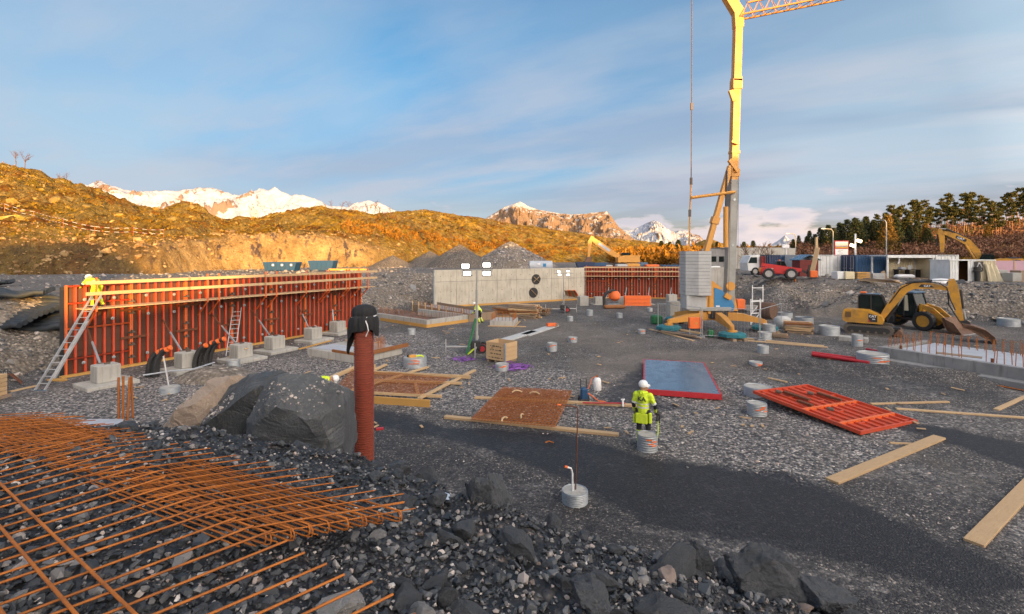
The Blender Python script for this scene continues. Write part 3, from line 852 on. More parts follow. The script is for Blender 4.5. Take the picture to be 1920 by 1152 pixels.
mx = np.arange(-13, 8.01, .075); my = np.arange(-.6, 13.6, .075)
MX, MY = np.meshgrid(mx, my); MZ = mound_h(MX, MY)
me = np_mesh('rubble_mound', np.stack([MX.ravel(), MY.ravel(), np.maximum(MZ, -.5).ravel()], 1), grid_faces(len(mx), len(my)), True)
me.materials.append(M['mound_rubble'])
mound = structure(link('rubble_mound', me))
def mound_at(x, y): return float(mound_h(np.array([[x]]), np.array([[y]]))[0, 0])

def hull_rock(seed, n=14, sq=(1, 1, .7), cut=.0):
    rr = random.Random(seed); bm = bmesh.new()
    for k in range(n):
        v = Vector((rr.gauss(0, 1), rr.gauss(0, 1), rr.gauss(0, 1))).normalized() * (.78 + .22 * rr.random())
        bm.verts.new((v.x * sq[0] / 2, v.y * sq[1] / 2, v.z * sq[2] / 2))
    res = bmesh.ops.convex_hull(bm, input=bm.verts)
    bmesh.ops.delete(bm, geom=[g for g in bm.verts if not g.link_faces], context='VERTS')
    bmesh.ops.triangulate(bm, faces=bm.faces)
    me = bpy.data.meshes.new('stone'); bm.to_mesh(me); bm.free(); return me
ROCKS = [hull_rock(100 + k, 10 + k % 7, (1, .6 + .4 * random.random(), .45 + .35 * random.random())) for k in range(16)]
RV = []; RF = []
for m in ROCKS:
    v = np.empty(len(m.vertices) * 3, np.float32); m.vertices.foreach_get('co', v); RV.append(v.reshape(-1, 3))
    f = np.empty(len(m.polygons) * 3, np.int32); m.polygons.foreach_get('vertices', f); RF.append(f.reshape(-1, 3))
def scatter_mesh(name, P, S, seed=1, mat='loose_stone', tone=None, flat=.0):
    """Many loose stones as one mesh; P (n,3) places, S (n) sizes."""
    r = np.random.RandomState(seed); V = []; F = []; T = []; b = 0
    for k in range(len(P)):
        i = r.randint(len(RV)); q = Euler((r.uniform(-.6, .6), r.uniform(-.6, .6), r.uniform(0, 6.28))).to_matrix()
        v = (RV[i] * S[k]) @ np.array(q).T + P[k]
        V.append(v); F.append(RF[i] + b); b += len(v)
        T.append(np.full(len(v), (r.rand() ** 1.25) if tone is None else tone[k]))
    me = np_mesh(name, np.concatenate(V), np.concatenate(F), False)
    attr(me, 'tone', np.concatenate(T)); me.materials.append(M[mat])
    return me
STONE_MESH = {}
for kind in ('rock_dark', 'rock_pink', 'rock_grey'):
    for i, m in enumerate(ROCKS):
        c = m.copy(); c.materials.append(M[kind]); STONE_MESH[kind, i] = c
def boulder_mesh(seed, size, ncut=16, sub=5, rough=.05):
    """Blasted rock: a blob sliced by many planes in two passes, then chipped by stepped noise."""
    rr = random.Random(seed); bm = bmesh.new()
    bmesh.ops.create_icosphere(bm, subdivisions=sub, radius=1.0)
    C = np.array([v.co[:] for v in bm.verts]); off = rr.uniform(0, 50)
    C = C * (1 + .16 * fbm(C[:, 0] * 1.4 + off, C[:, 1] * 1.4 + C[:, 2] * 1.1 + off, 3))[:, None]
    def cut(C, n, d):
        e = np.maximum(C @ n - d, 0); return C - e[:, None] * n[None]
    for k in range(ncut):
        n = np.array([rr.gauss(0, 1), rr.gauss(0, 1), rr.gauss(0, .9)]); n /= np.linalg.norm(n); C = cut(C, n, rr.uniform(.55, .80))
    # stepped fracture faces
    q = fbm(C[:, 0] * 2.3 + C[:, 2] * .9 + off, C[:, 1] * 2.3 - C[:, 2] * 1.7 + off, 2); st = np.round(q * 6) / 6
    C = C * (1 + rough * 1.6 * st)[:, None]
    C = C * (1 + rough * .8 * fbm(C[:, 0] * 6 + off, C[:, 1] * 6 + C[:, 2] * 5, 4, .65))[:, None]
    for v, c in zip(bm.verts, C): v.co = Vector((c[0] * size[0] / 1.4, c[1] * size[1] / 1.4, c[2] * size[2] / 1.4))
    me = bpy.data.meshes.new('boulder'); bm.to_mesh(me); bm.free(); return me
RUGGED = [boulder_mesh(300 + k, (1, .55 + .07 * (k % 5), .42 + .08 * (k % 4)), 11, 3, .11) for k in range(8)]
RUG = {}
for kind in ('rock_dark', 'rock_pink', 'rock_grey'):
    for i, m in enumerate(RUGGED):
        c = m.copy(); c.materials.append(M[kind]); RUG[kind, i] = c
rs = np.random.RandomState(11)
def on_mound(n, ymin, ymax, xr=(-1.15, .95)):
    out = []
    while len(out) < n:
        y = ymin + (ymax - ymin) * rs.rand() ** 1.0; x = y * rs.uniform(*xr)
        d = poly_sd(np.array([[x]]), np.array([[y]]), RIM)[0, 0]
        if d < 1.6: out.append((x, y))
    return out
# the largest stones, each its own object
nbig = 0
for (x, y) in on_mound(290, 1.8, 5.4):
    s = float(np.clip(rs.lognormal(-2.05, .42), .07, .36))
    if y < 2.3: s = min(s, .2)
    if math.hypot(x + 2.9, y - 3.3) < 1.9: s = min(s, .085)
    kind = rs.choice(['rock_dark', 'rock_dark', 'rock_dark', 'rock_dark', 'rock_grey', 'rock_pink'])
    if kind != 'rock_dark': s *= .62
    o = bpy.data.objects.new('stone', RUG[kind, rs.randint(8)] if s > .10 else STONE_MESH[kind, rs.randint(16)]); COL.objects.link(o); o.parent = mound
    o.location = (x, y, mound_at(x, y) + s * .12); o.scale = (s, s, s * rs.uniform(.7, 1.1))
    o.rotation_euler = (rs.uniform(-.5, .5), rs.uniform(-.5, .5), rs.uniform(0, 6.28))
# smaller stones
P = []; S = []
yy = 1.7 + 4.6 * rs.rand(26000) ** 1.15; xx = yy * rs.uniform(-1.2, 1.0, 26000)
dd = poly_sd(xx[None], yy[None], RIM)[0]
k = dd < .9
xx = xx[k]; yy = yy[k]; zz = mound_h(xx[None], yy[None])[0]
S = np.clip(rs.lognormal(-3.35, .5, len(xx)), .015, .12)
tn = rs.rand(len(xx)) ** 1.9
tn = np.where(S > .06, tn * .8, tn)
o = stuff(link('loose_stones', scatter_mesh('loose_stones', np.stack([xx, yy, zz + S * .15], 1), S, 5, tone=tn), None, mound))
# stones on the lower slope of the mound
yy = 3 + 9 * rs.rand(9000); xx = yy * rs.uniform(-1.1, 1.0, 9000); dd = poly_sd(xx[None], yy[None], RIM)[0]
k = (dd > .3) & (dd < 5.5); xx = xx[k]; yy = yy[k]; zz = mound_h(xx[None], yy[None])[0]; k = zz > .02; xx, yy, zz = xx[k], yy[k], zz[k]
S = np.clip(rs.lognormal(-2.6, .5, len(xx)), .03, .3)
stuff(link('slope_stones', scatter_mesh('slope_stones', np.stack([xx, yy, zz + S * .1], 1), S, 6, tone=rs.rand(len(xx)) ** 2.2), None, mound))
# loose crushed stone on the pit floor (coarse zone) and rubble on the banks
n = 26000
yy = 9.5 + 26 * rs.rand(n) ** 1.5; xx = yy * rs.uniform(-1.08, 1.08, n)
j = np.clip(np.searchsorted(gx, xx), 0, len(gx) - 1); i = np.clip(np.searchsorted(gy, yy), 0, len(gy) - 1)
k = (coarse[i, j] > rs.rand(n) * .9 + .1) | (rs.rand(n) < .10)
k &= (wet[i, j] < .5) & (poly_sd(xx[None], yy[None], PIT)[0] < -.2)
xx, yy = xx[k], yy[k]; zz = ground_h(xx[None], yy[None])[0]
S = np.clip(rs.lognormal(-2.75, .32, len(xx)), .035, .16)
stuff(link('crushed_stone', scatter_mesh('crushed_stone', np.stack([xx, yy, zz + S * .06], 1), S, 8, tone=.45 + .55 * rs.rand(len(xx))), None, ground))
n = 30000
xx = rs.uniform(-34, 46, n); yy = rs.uniform(14, 66, n); dd = poly_sd(xx[None], yy[None], PIT)[0]
k = (dd > -.6) & (dd < 6.0) & ((dd < 5.0) | (rs.rand(n) < .6)); xx, yy = xx[k], yy[k]; zz = ground_h(xx[None], yy[None])[0]
S = np.clip(rs.lognormal(-1.85, .62, len(xx)), .06, 1.0)
stuff(link('bank_rubble', scatter_mesh('bank_rubble', np.stack([xx, yy, zz + S * .05], 1), S, 9, tone=.35 + .6 * rs.rand(len(xx)) ** 1.3), None, ground))

# rubble strewn on the upper ground and at the foot of the blasted face
n = 5200
xx = np.concatenate([rs.uniform(-75, -12, n), rs.uniform(24, 75, 900)]); yy = np.concatenate([rs.uniform(16, 80, n), rs.uniform(40, 70, 900)])
dd = poly_sd(xx[None], yy[None], PIT)[0]; k = dd > 5.5; xx, yy = xx[k], yy[k]; zz = ground_h(xx[None], yy[None])[0]
near = np.clip((yy + .12 * np.abs(xx) - 40) / 30, 0, 1)
S = np.clip(rs.lognormal(-1.9, .5, len(xx)), .08, .6) * (1 + 1.3 * near * rs.rand(len(xx)))
stuff(link('plateau_rubble', scatter_mesh('plateau_rubble', np.stack([xx, yy, zz + S * .06], 1), S, 19, tone=.40 + .5 * rs.rand(len(xx))), None, ground))
Pt = hill_pts = None
X_, T_, z_ = HILL; js = np.where((cols > -60) & (cols < 800))[0]; NB = 1500; j = rs.choice(js, NB); i = rs.randint(2, 22, NB)
S = np.clip(rs.lognormal(-1.2, .6, NB), .15, 1.8)
stuff(link('face_blocks', scatter_mesh('face_blocks', np.stack([X_[i, j], T_[i, j] - .1, z_[i, j]], 1), S, 23, mat='face_stone', tone=rs.rand(NB)), None, bpy.data.objects['hillside']))
j = rs.choice(np.where((cols > -60) & (cols < 1250))[0], 1300); i = rs.randint(20, 128, 1300); S = np.clip(rs.lognormal(.0, .7, 1300), .35, 4.5)
stuff(link('outcrop_blocks', scatter_mesh('outcrop_blocks', np.stack([X_[i, j], T_[i, j], z_[i, j] - S * .22], 1), S, 25, mat='outcrop_stone', tone=rs.rand(1300) ** 2.5), None, bpy.data.objects['hillside']))

# ================================================================== the site: walls and foundations
def heading(a, b): return math.atan2(b.y - a.y, b.x - a.x)
def formwork(name, label, A, B, H, plat, rails, braces, brackets, endface=True, rib_step=.34, panel_w=2.4, clamps=True):
    """Steel-framed wall formwork; local x along the wall, -y towards the pit."""
    L = (B - A).length
    t = thing(name, label, 'formwork', A, heading(A, B))
    n = max(1, round(L / panel_w)); pw = L / n
    bd = MB().box((pw / 2 - .01, 0, H / 2), (pw - .02, .03, H - .06)).mesh('panel'); bd.materials.append(M['ply_dark'])
    for k in range(n):
        o = link('panel', bd, None, t); o.location = (k * pw, 0, .03)
    rib = MB().box((0, -.075, H / 2), (.088, .12, H - .05)).mesh('rib'); rib.materials.append(M['red_steel'])
    edge = MB().box((0, -.08, H / 2), (.06, .13, H)).mesh('edge_profile'); edge.materials.append(M['orange_steel'])
    k = int(round(pw / rib_step))
    for i in range(n):
        for j in range(1, k):
            o = link('rib', rib, None, t); o.location = (i * pw + j * pw / k, 0, .025)
        for e in (.035, pw - .035):
            o = link('edge_profile', edge, None, t); o.location = (i * pw + e, 0, 0)
        for z in (.05, .78, 2.12, H * .80, H - .05):
            if z == H * .80 and i % 3: continue
            b = MB().box((pw / 2, -.085, z), (pw - .13, .14, .075)); b.build('crossbar', 'orange_steel' if z > 1 and z < 3 else 'red_steel', t)
    if clamps:
        cl = MB().box((0, 0, 0), (.26, .10, .07), None, .01).box((0, -.02, .06), (.08, .12, .10)).mesh('clamp'); cl.materials.append(M['clamp_steel'])
        cr = random.Random(len(name) + int(L))
        for i in range(1, n):
            for z in (.45, 1.1, 1.75, 2.55, 3.2):
                o = link('clamp', cl, None, t); o.location = (i * pw, -.19, z + cr.uniform(-.1, .1))
        tp = MB().lathe([(.075, 0), (.075, .03), (.03, .035), (.03, .10)], 8, axis='y').mesh('tie_plate'); tp.materials.append(M['galv'])
        for i in range(n):
            for z in (.55, 2.45, 3.35):
                for e in (.28, .72):
                    o = link('tie_plate', tp, None, t); o.location = ((i + e) * pw + cr.uniform(-.1, .1), -.17, z + cr.uniform(-.06, .06)); o.rotation_euler = (0, 0, PI); o.scale = (1, 1, 1)
        wl_ = MB().box((0, -.20, 0), (1.1, .05, .11)).mesh('waling'); wl_.materials.append(M['rust_dark'])
        for i in range(1, n, 1):
            for z in (1.42, 2.75):
                o = link('waling', wl_, None, t); o.location = (i * pw + cr.uniform(-.15, .15), 0, z)
    # other face of the wall form, seen at the end
    MB().box((L / 2, .55, H / 2 - .05), (L - .1, .12, H - .1)).build('rear_form', 'black_steel', t)
    if endface: MB().box((.03, .27, H / 2 - .1), (.05, .44, H - .2)).build('end_stop', 'black_steel', t)
    MB().box((L / 2, -.20, .06), (L + .4, .22, .10)).build('sole_plate', 'wood_yellow', t)
    zp, out = plat
    for (x0, x1) in rails['spans']:
        for j in range(4):
            MB().box(((x0 + x1) / 2, -.24 - j * .24, zp), (x1 - x0, .22, .05)).build('platform_plank', 'wood', t)
        for z in rails['z']:
            q = x0
            while q < x1 - .1:
                r1 = min(q + 4.2, x1)
                MB().bar((q, -out - .05 - .012 * (int(q) % 2), z), (r1 + .12, -out - .05 - .012 * (int(q) % 2), z), .035, .15).build('guard_rail', rails.get('mat', 'wood'), t)
                q = r1
    for x in brackets:
        b = MB()
        b.box((x, -out, (zp + rails['z'][-1]) / 2 + .05), (.06, .06, rails['z'][-1] - zp + .35))
        b.bar((x, -.1, zp - .06), (x, -out, zp - .06), .06, .07)
        b.bar((x, -out, zp - .06), (x, -.16, zp - .86), .05, .06)
        b.build('bracket', 'orange_steel', t)
    for (x, z, ex, ey, ez) in braces:
        a = Vector((x, -.18, z)); e = Vector((ex, ey, ez)); m = a.lerp(e, .42)
        p = MB().tube([a, m], .035, 6).build('brace', 'rust_dark', t)
        MB().tube([m, e], .045, 6).build('brace_tube', 'galv', p)
        MB().box(e, (.16, .16, .05)).build('brace_foot', 'clamp_steel', p)
    return t, L
FA, FB = G(120, 708), G(675, 612)
FL = (FB - FA).length; fdir = (FB - FA).normalized(); fnrm = Vector((fdir.y, -fdir.x, 0))
BLOCKS = [G(199, 722), G(352, 694), G(453, 676), G(516, 659), G(588, 640), G(634, 626)]
br = []
for k, p in enumerate(BLOCKS):
    q = p - FA; x = q.dot(fdir); y = -q.dot(fnrm)
    br.append((x + .45, 2.1, x - .05, y + .42, .86))
bx = [.75, 5.55, 6.15, 8.9, 9.6, 11.7, 13.3, 13.55, 15.05, 15.3, 16.2, 17.1]
formwork('wall_formwork', 'long red steel wall formwork with timber guard rails on the left side of the pit', FA, FB, 4.05, (3.0, 1.05),
         {'spans': [(.35, FL + .5)], 'z': (3.68, 4.16)}, br, bx)
# second formwork at the back
CA, CB = G(1098, 559), G(1272, 560)
cl = (CB - CA).length
formwork('wall_formwork', 'shorter red steel wall formwork at the back of the pit beside the concrete wall', CA, CB, 3.95, (2.75, .95),
         {'spans': [(-.3, cl + .2)], 'z': (3.35, 3.85)}, [(cl * f, 2.3, cl * f - .8, -2.3, .15) for f in (.27, .46, .70, .93)],
         [0, .28 * cl, .5 * cl, .75 * cl, cl], False, .36, 2.9)
# concrete counterweight blocks on footings
for k, (p, w) in enumerate(zip(BLOCKS, ('beside the foot of the long ladder', 'behind the left bundle of black conduits', 'just right of the black conduits', 'third from the far end of the row', 'last but one of the row', 'at the far end of the row'))):
    t = thing('concrete_footing', 'grey concrete block on a slab, ' + w, 'footing', p, heading(FA, FB) + R(-3 + k * 1.7), 'concrete footings along the red formwork')
    sz = (.80, .74, .70)
    MB().box((0, -.05, .07), (1.75, 1.55, .17), None, .02).build('slab', 'concrete', t)
    MB().box((0, .05, .155 + sz[2] / 2), sz, None, .025).build('block', 'concrete', t)
    MB().box((.05, .05, .155 + sz[2] + .03), (.18, .14, .06)).build('lifting_plate', 'clamp_steel', t)

# cast concrete wall in the middle
WA, WB = G(815, 578), G(1096, 562)
wl0 = (WB - WA).length
t = thing('concrete_wall', 'long cast grey concrete wall with two round duct openings', 'wall', WA, heading(WA, WB))
np_ = 8
for i in range(np_):
    pw = wl0 / np_
    for z0, z1 in ((0.0, 2.62), (2.62, 3.86)):
        MB().box(((i + .5) * pw, .15 + .004 * ((i * 7) % 3), (z0 + z1) / 2), (pw - .035, .30, z1 - z0 - .035), None, .012).build('panel', 'concrete_wall', t)
MB().box((wl0 / 2, .17, 1.92), (wl0 - .04, .26, 3.80)).build('core', 'concrete_dark', t)
MB().box((-.05, .15, 1.9), (.09, .34, 3.84)).build('end_plate', 'galv', t)
for i in range(5):
    a = i * wl0 / 5
    MB().box((a + wl0 / 10, -.14, .09), (wl0 / 5 - .02, .06, .22)).build('kicker_board', 'wood_yellow', t)
for i in range(np_):
    for z in (.55, 1.6, 3.2):
        for e in (.25, .75):
            MB().lathe([(.035, -.02), (.035, .02)], 8, ((i + e) * wl0 / np_, -.002, z), axis='y').build('tie_hole', 'black_steel', t)
for px_, py_, cross in ((1005, 524, 2), (1000, 549, 1)):
    # where the sight line meets the wall plane
    d0 = D(px_, py_, 1.0) - Vector((0, 0, CAM_H)); nn = Vector((fdir.y, -fdir.x, 0)); wd = (WB - WA).normalized(); wn_ = Vector((wd.y, -wd.x, 0))
    s = (WA.dot(wn_)) / Vector((d0.x, d0.y, 0)).dot(wn_); q = Vector((0, 0, CAM_H)) + d0 * s
    lx = (q - WA).dot(wd)
    du = MB().lathe([(.58, -.03), (.58, .05), (.50, .05), (.50, .0)], 24, (lx, -.02, q.z), axis='y').build('duct_collar', 'black_rubber', t, 40)
    MB().lathe([(.5, -.012), (.5, -.02)], 24, (lx, -.01, q.z), axis='y').build('duct_cover', 'black_steel', du)
    for a in ([38, -38] if cross == 2 else [-42]):
        v = Vector((math.cos(R(a)), 0, math.sin(R(a)))) * .48
        c = Vector((lx, -.09 - .03 * (a < 0), q.z))
        MB().bar(c - v, c + v, .03, .11, (0, 1, 0)).build('cross_batten', 'wood', du)
# grey wall stub behind the crane
A, B = G(1306, 565), G(1368, 566)
t = thing('retaining_wall', 'plain grey concrete wall stub standing behind the crane base', 'wall', A + Vector((0, 1, 0)), 0)
for k in range(3):
    MB().box((.7 + k * 1.42, 0, 1.95), (1.40, .3, 3.9), None, .01).build('panel', 'concrete', t)

# ---- foundations with starter bars
def starter_bars(t, pts, h, r=.017, hook=.0, mat='rust'):
    rr = random.Random(int(h * 100) + len(pts))
    for (x, y, z) in pts:
        hh = h * rr.uniform(.85, 1.05); l = rr.uniform(-.04, .04); l2 = rr.uniform(-.04, .04)
        p = [(x, y, z - .05), (x + l, y + l2, z + hh)]
        if hook: p.append((x + l + hook, y + l2, z + hh - .02))
        MB().tube(p, r, 4).build('starter_bar', mat, t)
def ring_pts(L, Wd, z, step, inset=.12):
    out = []
    n = int(L / step); m = int(Wd / step)
    for i in range(n + 1): out += [(inset + (L - 2 * inset) * i / n, inset, z), (inset + (L - 2 * inset) * i / n, Wd - inset, z)]
    for j in range(1, m): out += [(inset, inset + (Wd - 2 * inset) * j / m, z), (L - inset, inset + (Wd - 2 * inset) * j / m, z)]
    return out
def place(name, label, cat, A, B, group=None):
    return thing(name, label, cat, A, heading(A, B), group), (B - A).length
# strip foundation left of centre (front corner lower right)
A, B = G(706, 600), G(800, 615)
t, L = place('strip_foundation', 'low concrete foundation ring with a comb of rusty bars beside the wrapped pipe', 'foundation', A, B)
Wd = 4.2
for b in (((L / 2, .15, .28), (L, .30, .56)), ((L - .15, Wd / 2 + .15, .28), (.30, Wd - .32, .56)), ((L / 2, Wd + .15, .28), (L, .30, .56))):
    MB().box(*b, None, .015).build('wall_strip', 'concrete', t)
MB().box((L / 2 + .3, -.03, .10), (L - .6, .05, .26)).build('form_board', 'wood_yellow', t)
MB().box((L + .03, Wd / 2, .10), (.05, Wd, .26)).build('form_board', 'wood_yellow', t)
starter_bars(t, [(x * .17 + .2, .15, .56) for x in range(int(L / .17))], .55)
starter_bars(t, [(L - .15, y * .26 + .3, .56) for y in range(int(Wd / .26))], .45)
starter_bars(t, [(x * .3 + .2, Wd + .15, .56) for x in range(int(L / .3))], .5)
# timber-shuttered strip behind
A, B = G(772, 583), G(880, 604)
t, L = place('shuttered_foundation', 'foundation trench shuttered with weathered boards and pegs in front of the concrete wall', 'foundation', A, B)
for k in range(4):
    MB().box(((k + .5) * L / 4, -.02, .33), (L / 4 - .02, .04, .66)).build('shutter_board', 'wood_old', t)
for k in range(3):
    MB().box((L + .02, .35 + k * .9, .33), (.04, .88, .66)).build('shutter_board', 'wood_old', t)
    MB().box(((k + .5) * L / 3, 2.8, .33), (L / 3 - .02, .04, .66)).build('shutter_board', 'wood_old', t)
for k in range(8):
    MB().box((.3 + k * L / 8, -.08, .5), (.08, .08, 1.0), None).build('peg', 'wood', t)
MB().box((L / 2, 1.4, .22), (L - .1, 2.7, .4)).build('gravel_fill', 'gravel' if False else 'concrete_dark', t)
starter_bars(t, [(x * .4 + .2, .4, .42) for x in range(int(L / .4))], .55)
# small foundation right of the light mast
A, B = G(918, 612), G(964, 613)
t, L = place('pad_foundation', 'low concrete pad with rusty starter bars between the light mast and timber heap', 'foundation', A, B)
MB().box((L / 2, 1.1, .2), (L, 2.2, .42), None, .02).build('slab', 'concrete', t)
MB().box((L / 2 + .4, -.10, .04), (L + 1.0, .16, .06)).build('form_board', 'wood', t)
MB().box((L + .08, 1.2, .05), (.12, 3.2, .06)).build('form_board', 'wood', t)
starter_bars(t, ring_pts(L, 2.2, .41, .28), .55)
# square pad with boards in front of the formwork
A, B = G(576, 667), G(672, 684)
t, L = place('concrete_pad', 'raised square concrete pad with brown edge boards and timber offcuts on top', 'foundation', A, B)
Wd = 3.0
MB().box((L / 2, Wd / 2, .2), (L, Wd, .40), None, .02).build('pad', 'concrete', t)
MB().box((L + .05, Wd / 2 + .2, .46), (.10, Wd + .3, .20)).build('edge_board', 'brown_board', t)
MB().box((L / 2 + .9, .05, .47), (L * .45, .10, .12)).build('edge_board', 'brown_board', t)
MB().box((L * .35, .9, .415), (L * .55, 1.3, .02), .1).build('tarpaulin', 'tarp', t)
starter_bars(t, [(L - .8 + .15 * (k % 4), Wd * .55 + .2 * (k // 4), .40) for k in range(14)], .65)
rr = random.Random(5)
for k in range(12):
    ww = link('timber_offcut', MB().box((0, 0, 0), (rr.uniform(.4, 1.2), .1, .04)).mesh('timber_offcut'), rr.choice(['wood', 'wood_old', 'brown_board']))
    p = t.matrix_basis @ Vector((rr.uniform(.5, L - 1.1), rr.uniform(1.3, 2.7), .44 + .03 * (k % 4)))
    ww.location = p; ww.rotation_euler = (rr.uniform(-.1, .1), rr.uniform(-.1, .1), rr.uniform(0, 3))
    tag(ww, 'short timber offcut lying on the square concrete pad by the wrapped pipe', 'timber', 'offcuts on the concrete pad')
# white hose at the pad
o = MB().tube([G(715, 645, .35), G(722, 655, .1), G(733, 661, .05), G(742, 661, .03)], .03, 6).build('drain_hose', 'sheet_white')
tag(o, 'short white hose curling off the corner of the square pad', 'hose')

# large slab with starter bars, right
A, B = G(1645, 678), G(2010, 742)
t, L = place('foundation_slab', 'big light concrete slab with rusty starter bars right of the red pipes', 'foundation', A, B)
Wd = 4.6
MB().box((L / 2, .15, .38), (L, .30, .76), None, .015).build('edge_beam', 'concrete_dark', t)
MB().box((.15, Wd / 2 + .15, .38), (.30, Wd - .35, .72), None, .015).build('edge_beam', 'concrete_dark', t)
MB().box((L / 2 + .2, Wd / 2 + .2, .30), (L - .5, Wd - .2, .66), None, .01).build('slab', 'tarp', t)
MB().box((L / 2, -.30, .14), (L, .6, .26), None, .02).build('footing', 'concrete_dark', t)
MB().box((2.6, 1.7, .640), (1.6, .5, .03), .3).build('board', 'wood_old', t)
starter_bars(t, [(.6 + k * .20 + (.6 if k > 12 else 0), .9 + (k % 3) * .16, .62) for k in range(30)], .62)
starter_bars(t, [(.4 + k * .16, Wd - .3 - (k % 2) * .3, .62) for k in range(42)], .70, hook=.12)
starter_bars(t, [(.25, .5 + k * .3, .7) for k in range(12)], .6)
for k in range(3): MB().lathe([(.06, .6), (.06, .9)], 8, (.8 + k * 3.4, .5, 0)).build('sleeve', 'rust_dark', t)
for k in range(9):
    a = A.lerp(B, .12 + .03 * k) + Vector((-.5, -.75 - .05 * k, 0)); d = (B - A).normalized()
    o = MB().tube([a + Vector((0, 0, .05 + .008 * (k % 3))), a + d * 3.6 + Vector((0, 0, .05))], .012, 4).build('rebar_rod', 'rust')
    tag(o, 'thin rusty rod in the loose bundle on the gravel along the big slab', 'rebar', 'rods along the slab')

# ================================================================== tower crane
CY = 34.5; CX = (1335 - 960) / FPX * CY; KP = FPX / CY
def cp(px_, py_, dy=0.0):
    """crane-local point from the picture, in the crane's own depth plane (dy metres behind it)"""
    p = D(px_, py_, CY + dy); return Vector((p.x - CX, dy, p.z))
t = thing('tower_crane', 'tall yellow and grey self-erecting tower crane with stacked grey counterweights', 'crane', (CX, CY, 0))
# cross legs on pads
hub = Vector((.55, .7, .98))
PADS = [G(1254, 622), G(1373, 636), G(1434, 622), Vector((CX - 1.2, CY + 4.0, 0))]
for k, p in enumerate(PADS):
    q = p - Vector((CX, CY, 0)); d = Vector((q.x - hub.x, q.y - hub.y, 0)).normalized()
    e = Vector((q.x, q.y, .72))
    m = hub.lerp(e, .55) + Vector((0, 0, .10))
    g = MB(); g.bar(hub + Vector((0, 0, .05)), m, .46, .62, w2=.40, h2=.52); g.bar(m, e, .40, .52, w2=.26, h2=.26); g.build('outrigger_leg', 'crane_yellow', t)
    pd = MB().lathe([(.62, .14), (.88, .18), (.88, .36), (.60, .46)], 8, (q.x, q.y, 0)).build('pad', 'teal', t)
    MB().lathe([(.30, .44), (.30, .56), (.13, .58), (.13, .80)], 10, (q.x, q.y, 0)).build('jack', 'crane_yellow', pd)
    for s in (-1, 1): MB().box((q.x + .35 * s, q.y, .07), (.24, 1.9, .14), .1).build('timber_sleeper', 'wood_old', pd)
MB().lathe([(.85, .85), (.85, 1.35), (.7, 1.40)], 20, (hub.x, hub.y, 0)).build('slew_ring', 'black_steel', t)
# turntable
MB().box((-.1, .6, 1.52), (3.0, 1.2, .26), None, .02).build('turntable', 'crane_grey', t)
MB().box((-1.1, .6, 2.0), (1.45, 1.25, 1.02), None, .04).build('ballast_box', 'weight_grey', t)
MB().box((-.26, .6, 1.9), (.22, 1.0, 1.1)).build('ballast_frame', 'crane_yellow', t)
poly = [(-1.86, .05), (-1.10, -.42), (-.20, -.40), (-.20, 1.35), (-1.86, 1.35)]
for k in range(13):
    z0 = 2.52 + k * .2425
    inset = .0 if k else .06
    MB().prism([(x * (1 - inset * .03), y) for x, y in poly], z0, z0 + .222, 'xy').build('counterweight', 'weight_grey', t)
MB().prism([(-1.75, .1), (-1.1, -.33), (-.28, -.32), (-.28, 1.3), (-1.75, 1.3)], 2.50, 5.66, 'xy').build('counterweight_core', 'black_steel', t)
# column, fairing and blue cover
MB().box((-.02, .55, 2.25), (.42, .9, 2.2), None, .02).build('column', 'crane_yellow', t)
c = [(.22, 2.98), (.34, 3.02), (.75, 2.85), (1.15, 2.55), (1.48, 2.15), (1.70, 1.72), (1.62, 1.40), (.22, 1.36)]
MB().prism([(x - .02, z) for x, z in c], .10, 1.05).build('machinery_cover', 'crane_blue', t, 50)
MB().prism([(-.2, 3.62), (.15, 3.5), (.75, 3.02), (.70, 2.90), (.3, 3.03), (-.2, 3.1)], .12, 1.0).build('fairing', 'crane_yellow', t)
cov = MB().box((.46, .085, 1.72), (.26, .02, .10)).build('cover_lettering', 'sheet_white', t)
# mast: lower galvanised part, upper yellow part
m0 = cp(1366, 572, .5); m1 = cp(1375, 338, .5); m2 = cp(1384, 30, .5)
MB().bar(m0, m1, .58, .62, (0, -1, 0), .56, .60).build('lower_mast', 'crane_grey', t)
for k in range(11):
    p = m0.lerp(m1, .05 + k * .09)
    MB().bar(p + Vector((.31, -.1, 0)), p + Vector((.31, -.1, .12)), .14, .05).build('ladder_rung', 'galv', t)
for k in range(3):
    p = m0.lerp(m1, .12 + k * .36)
    MB().lathe([(.10, -.34), (.10, -.30)], 10, p, axis='y').build('pin', 'galv', t)
MB().bar(m1.lerp(m0, .09), m2, .50, .54, (0, -1, 0), .50, .54).build('upper_mast', 'crane_yellow', t)
for f, w, h in ((.02, .66, .5), (.16, .6, .2), (.55, .66, .7), (.60, .6, .3)):
    p = m1.lerp(m2, f); MB().bar(p, p + Vector((.02, 0, h)), w, .62, (0, -1, 0)).build('mast_joint', 'crane_yellow', t)
for a, b in (((1370, 170), (1377, 190)), ((1368, 300), (1384, 322)), ((1372, 264), (1384, 268))):
    MB().bar(cp(*a, .1), cp(*b, .1), .24, .3).build('joint_bracket', 'crane_yellow', t)
MB().lathe([(.32, -.05), (.32, .05)], 16, cp(1370, 537, .05), axis='y').build('winch_drum', 'crane_yellow', t)
MB().box(cp(1364, 556, .1), (.5, .3, .35), Euler((0, .5, 0))).build('pivot_block', 'crane_yellow', t)
MB().prism([(1.05, 1.35), (2.0, 1.35), (1.75, 2.55), (1.45, 2.6)], .3, .9).build('mast_foot', 'crane_yellow', t)
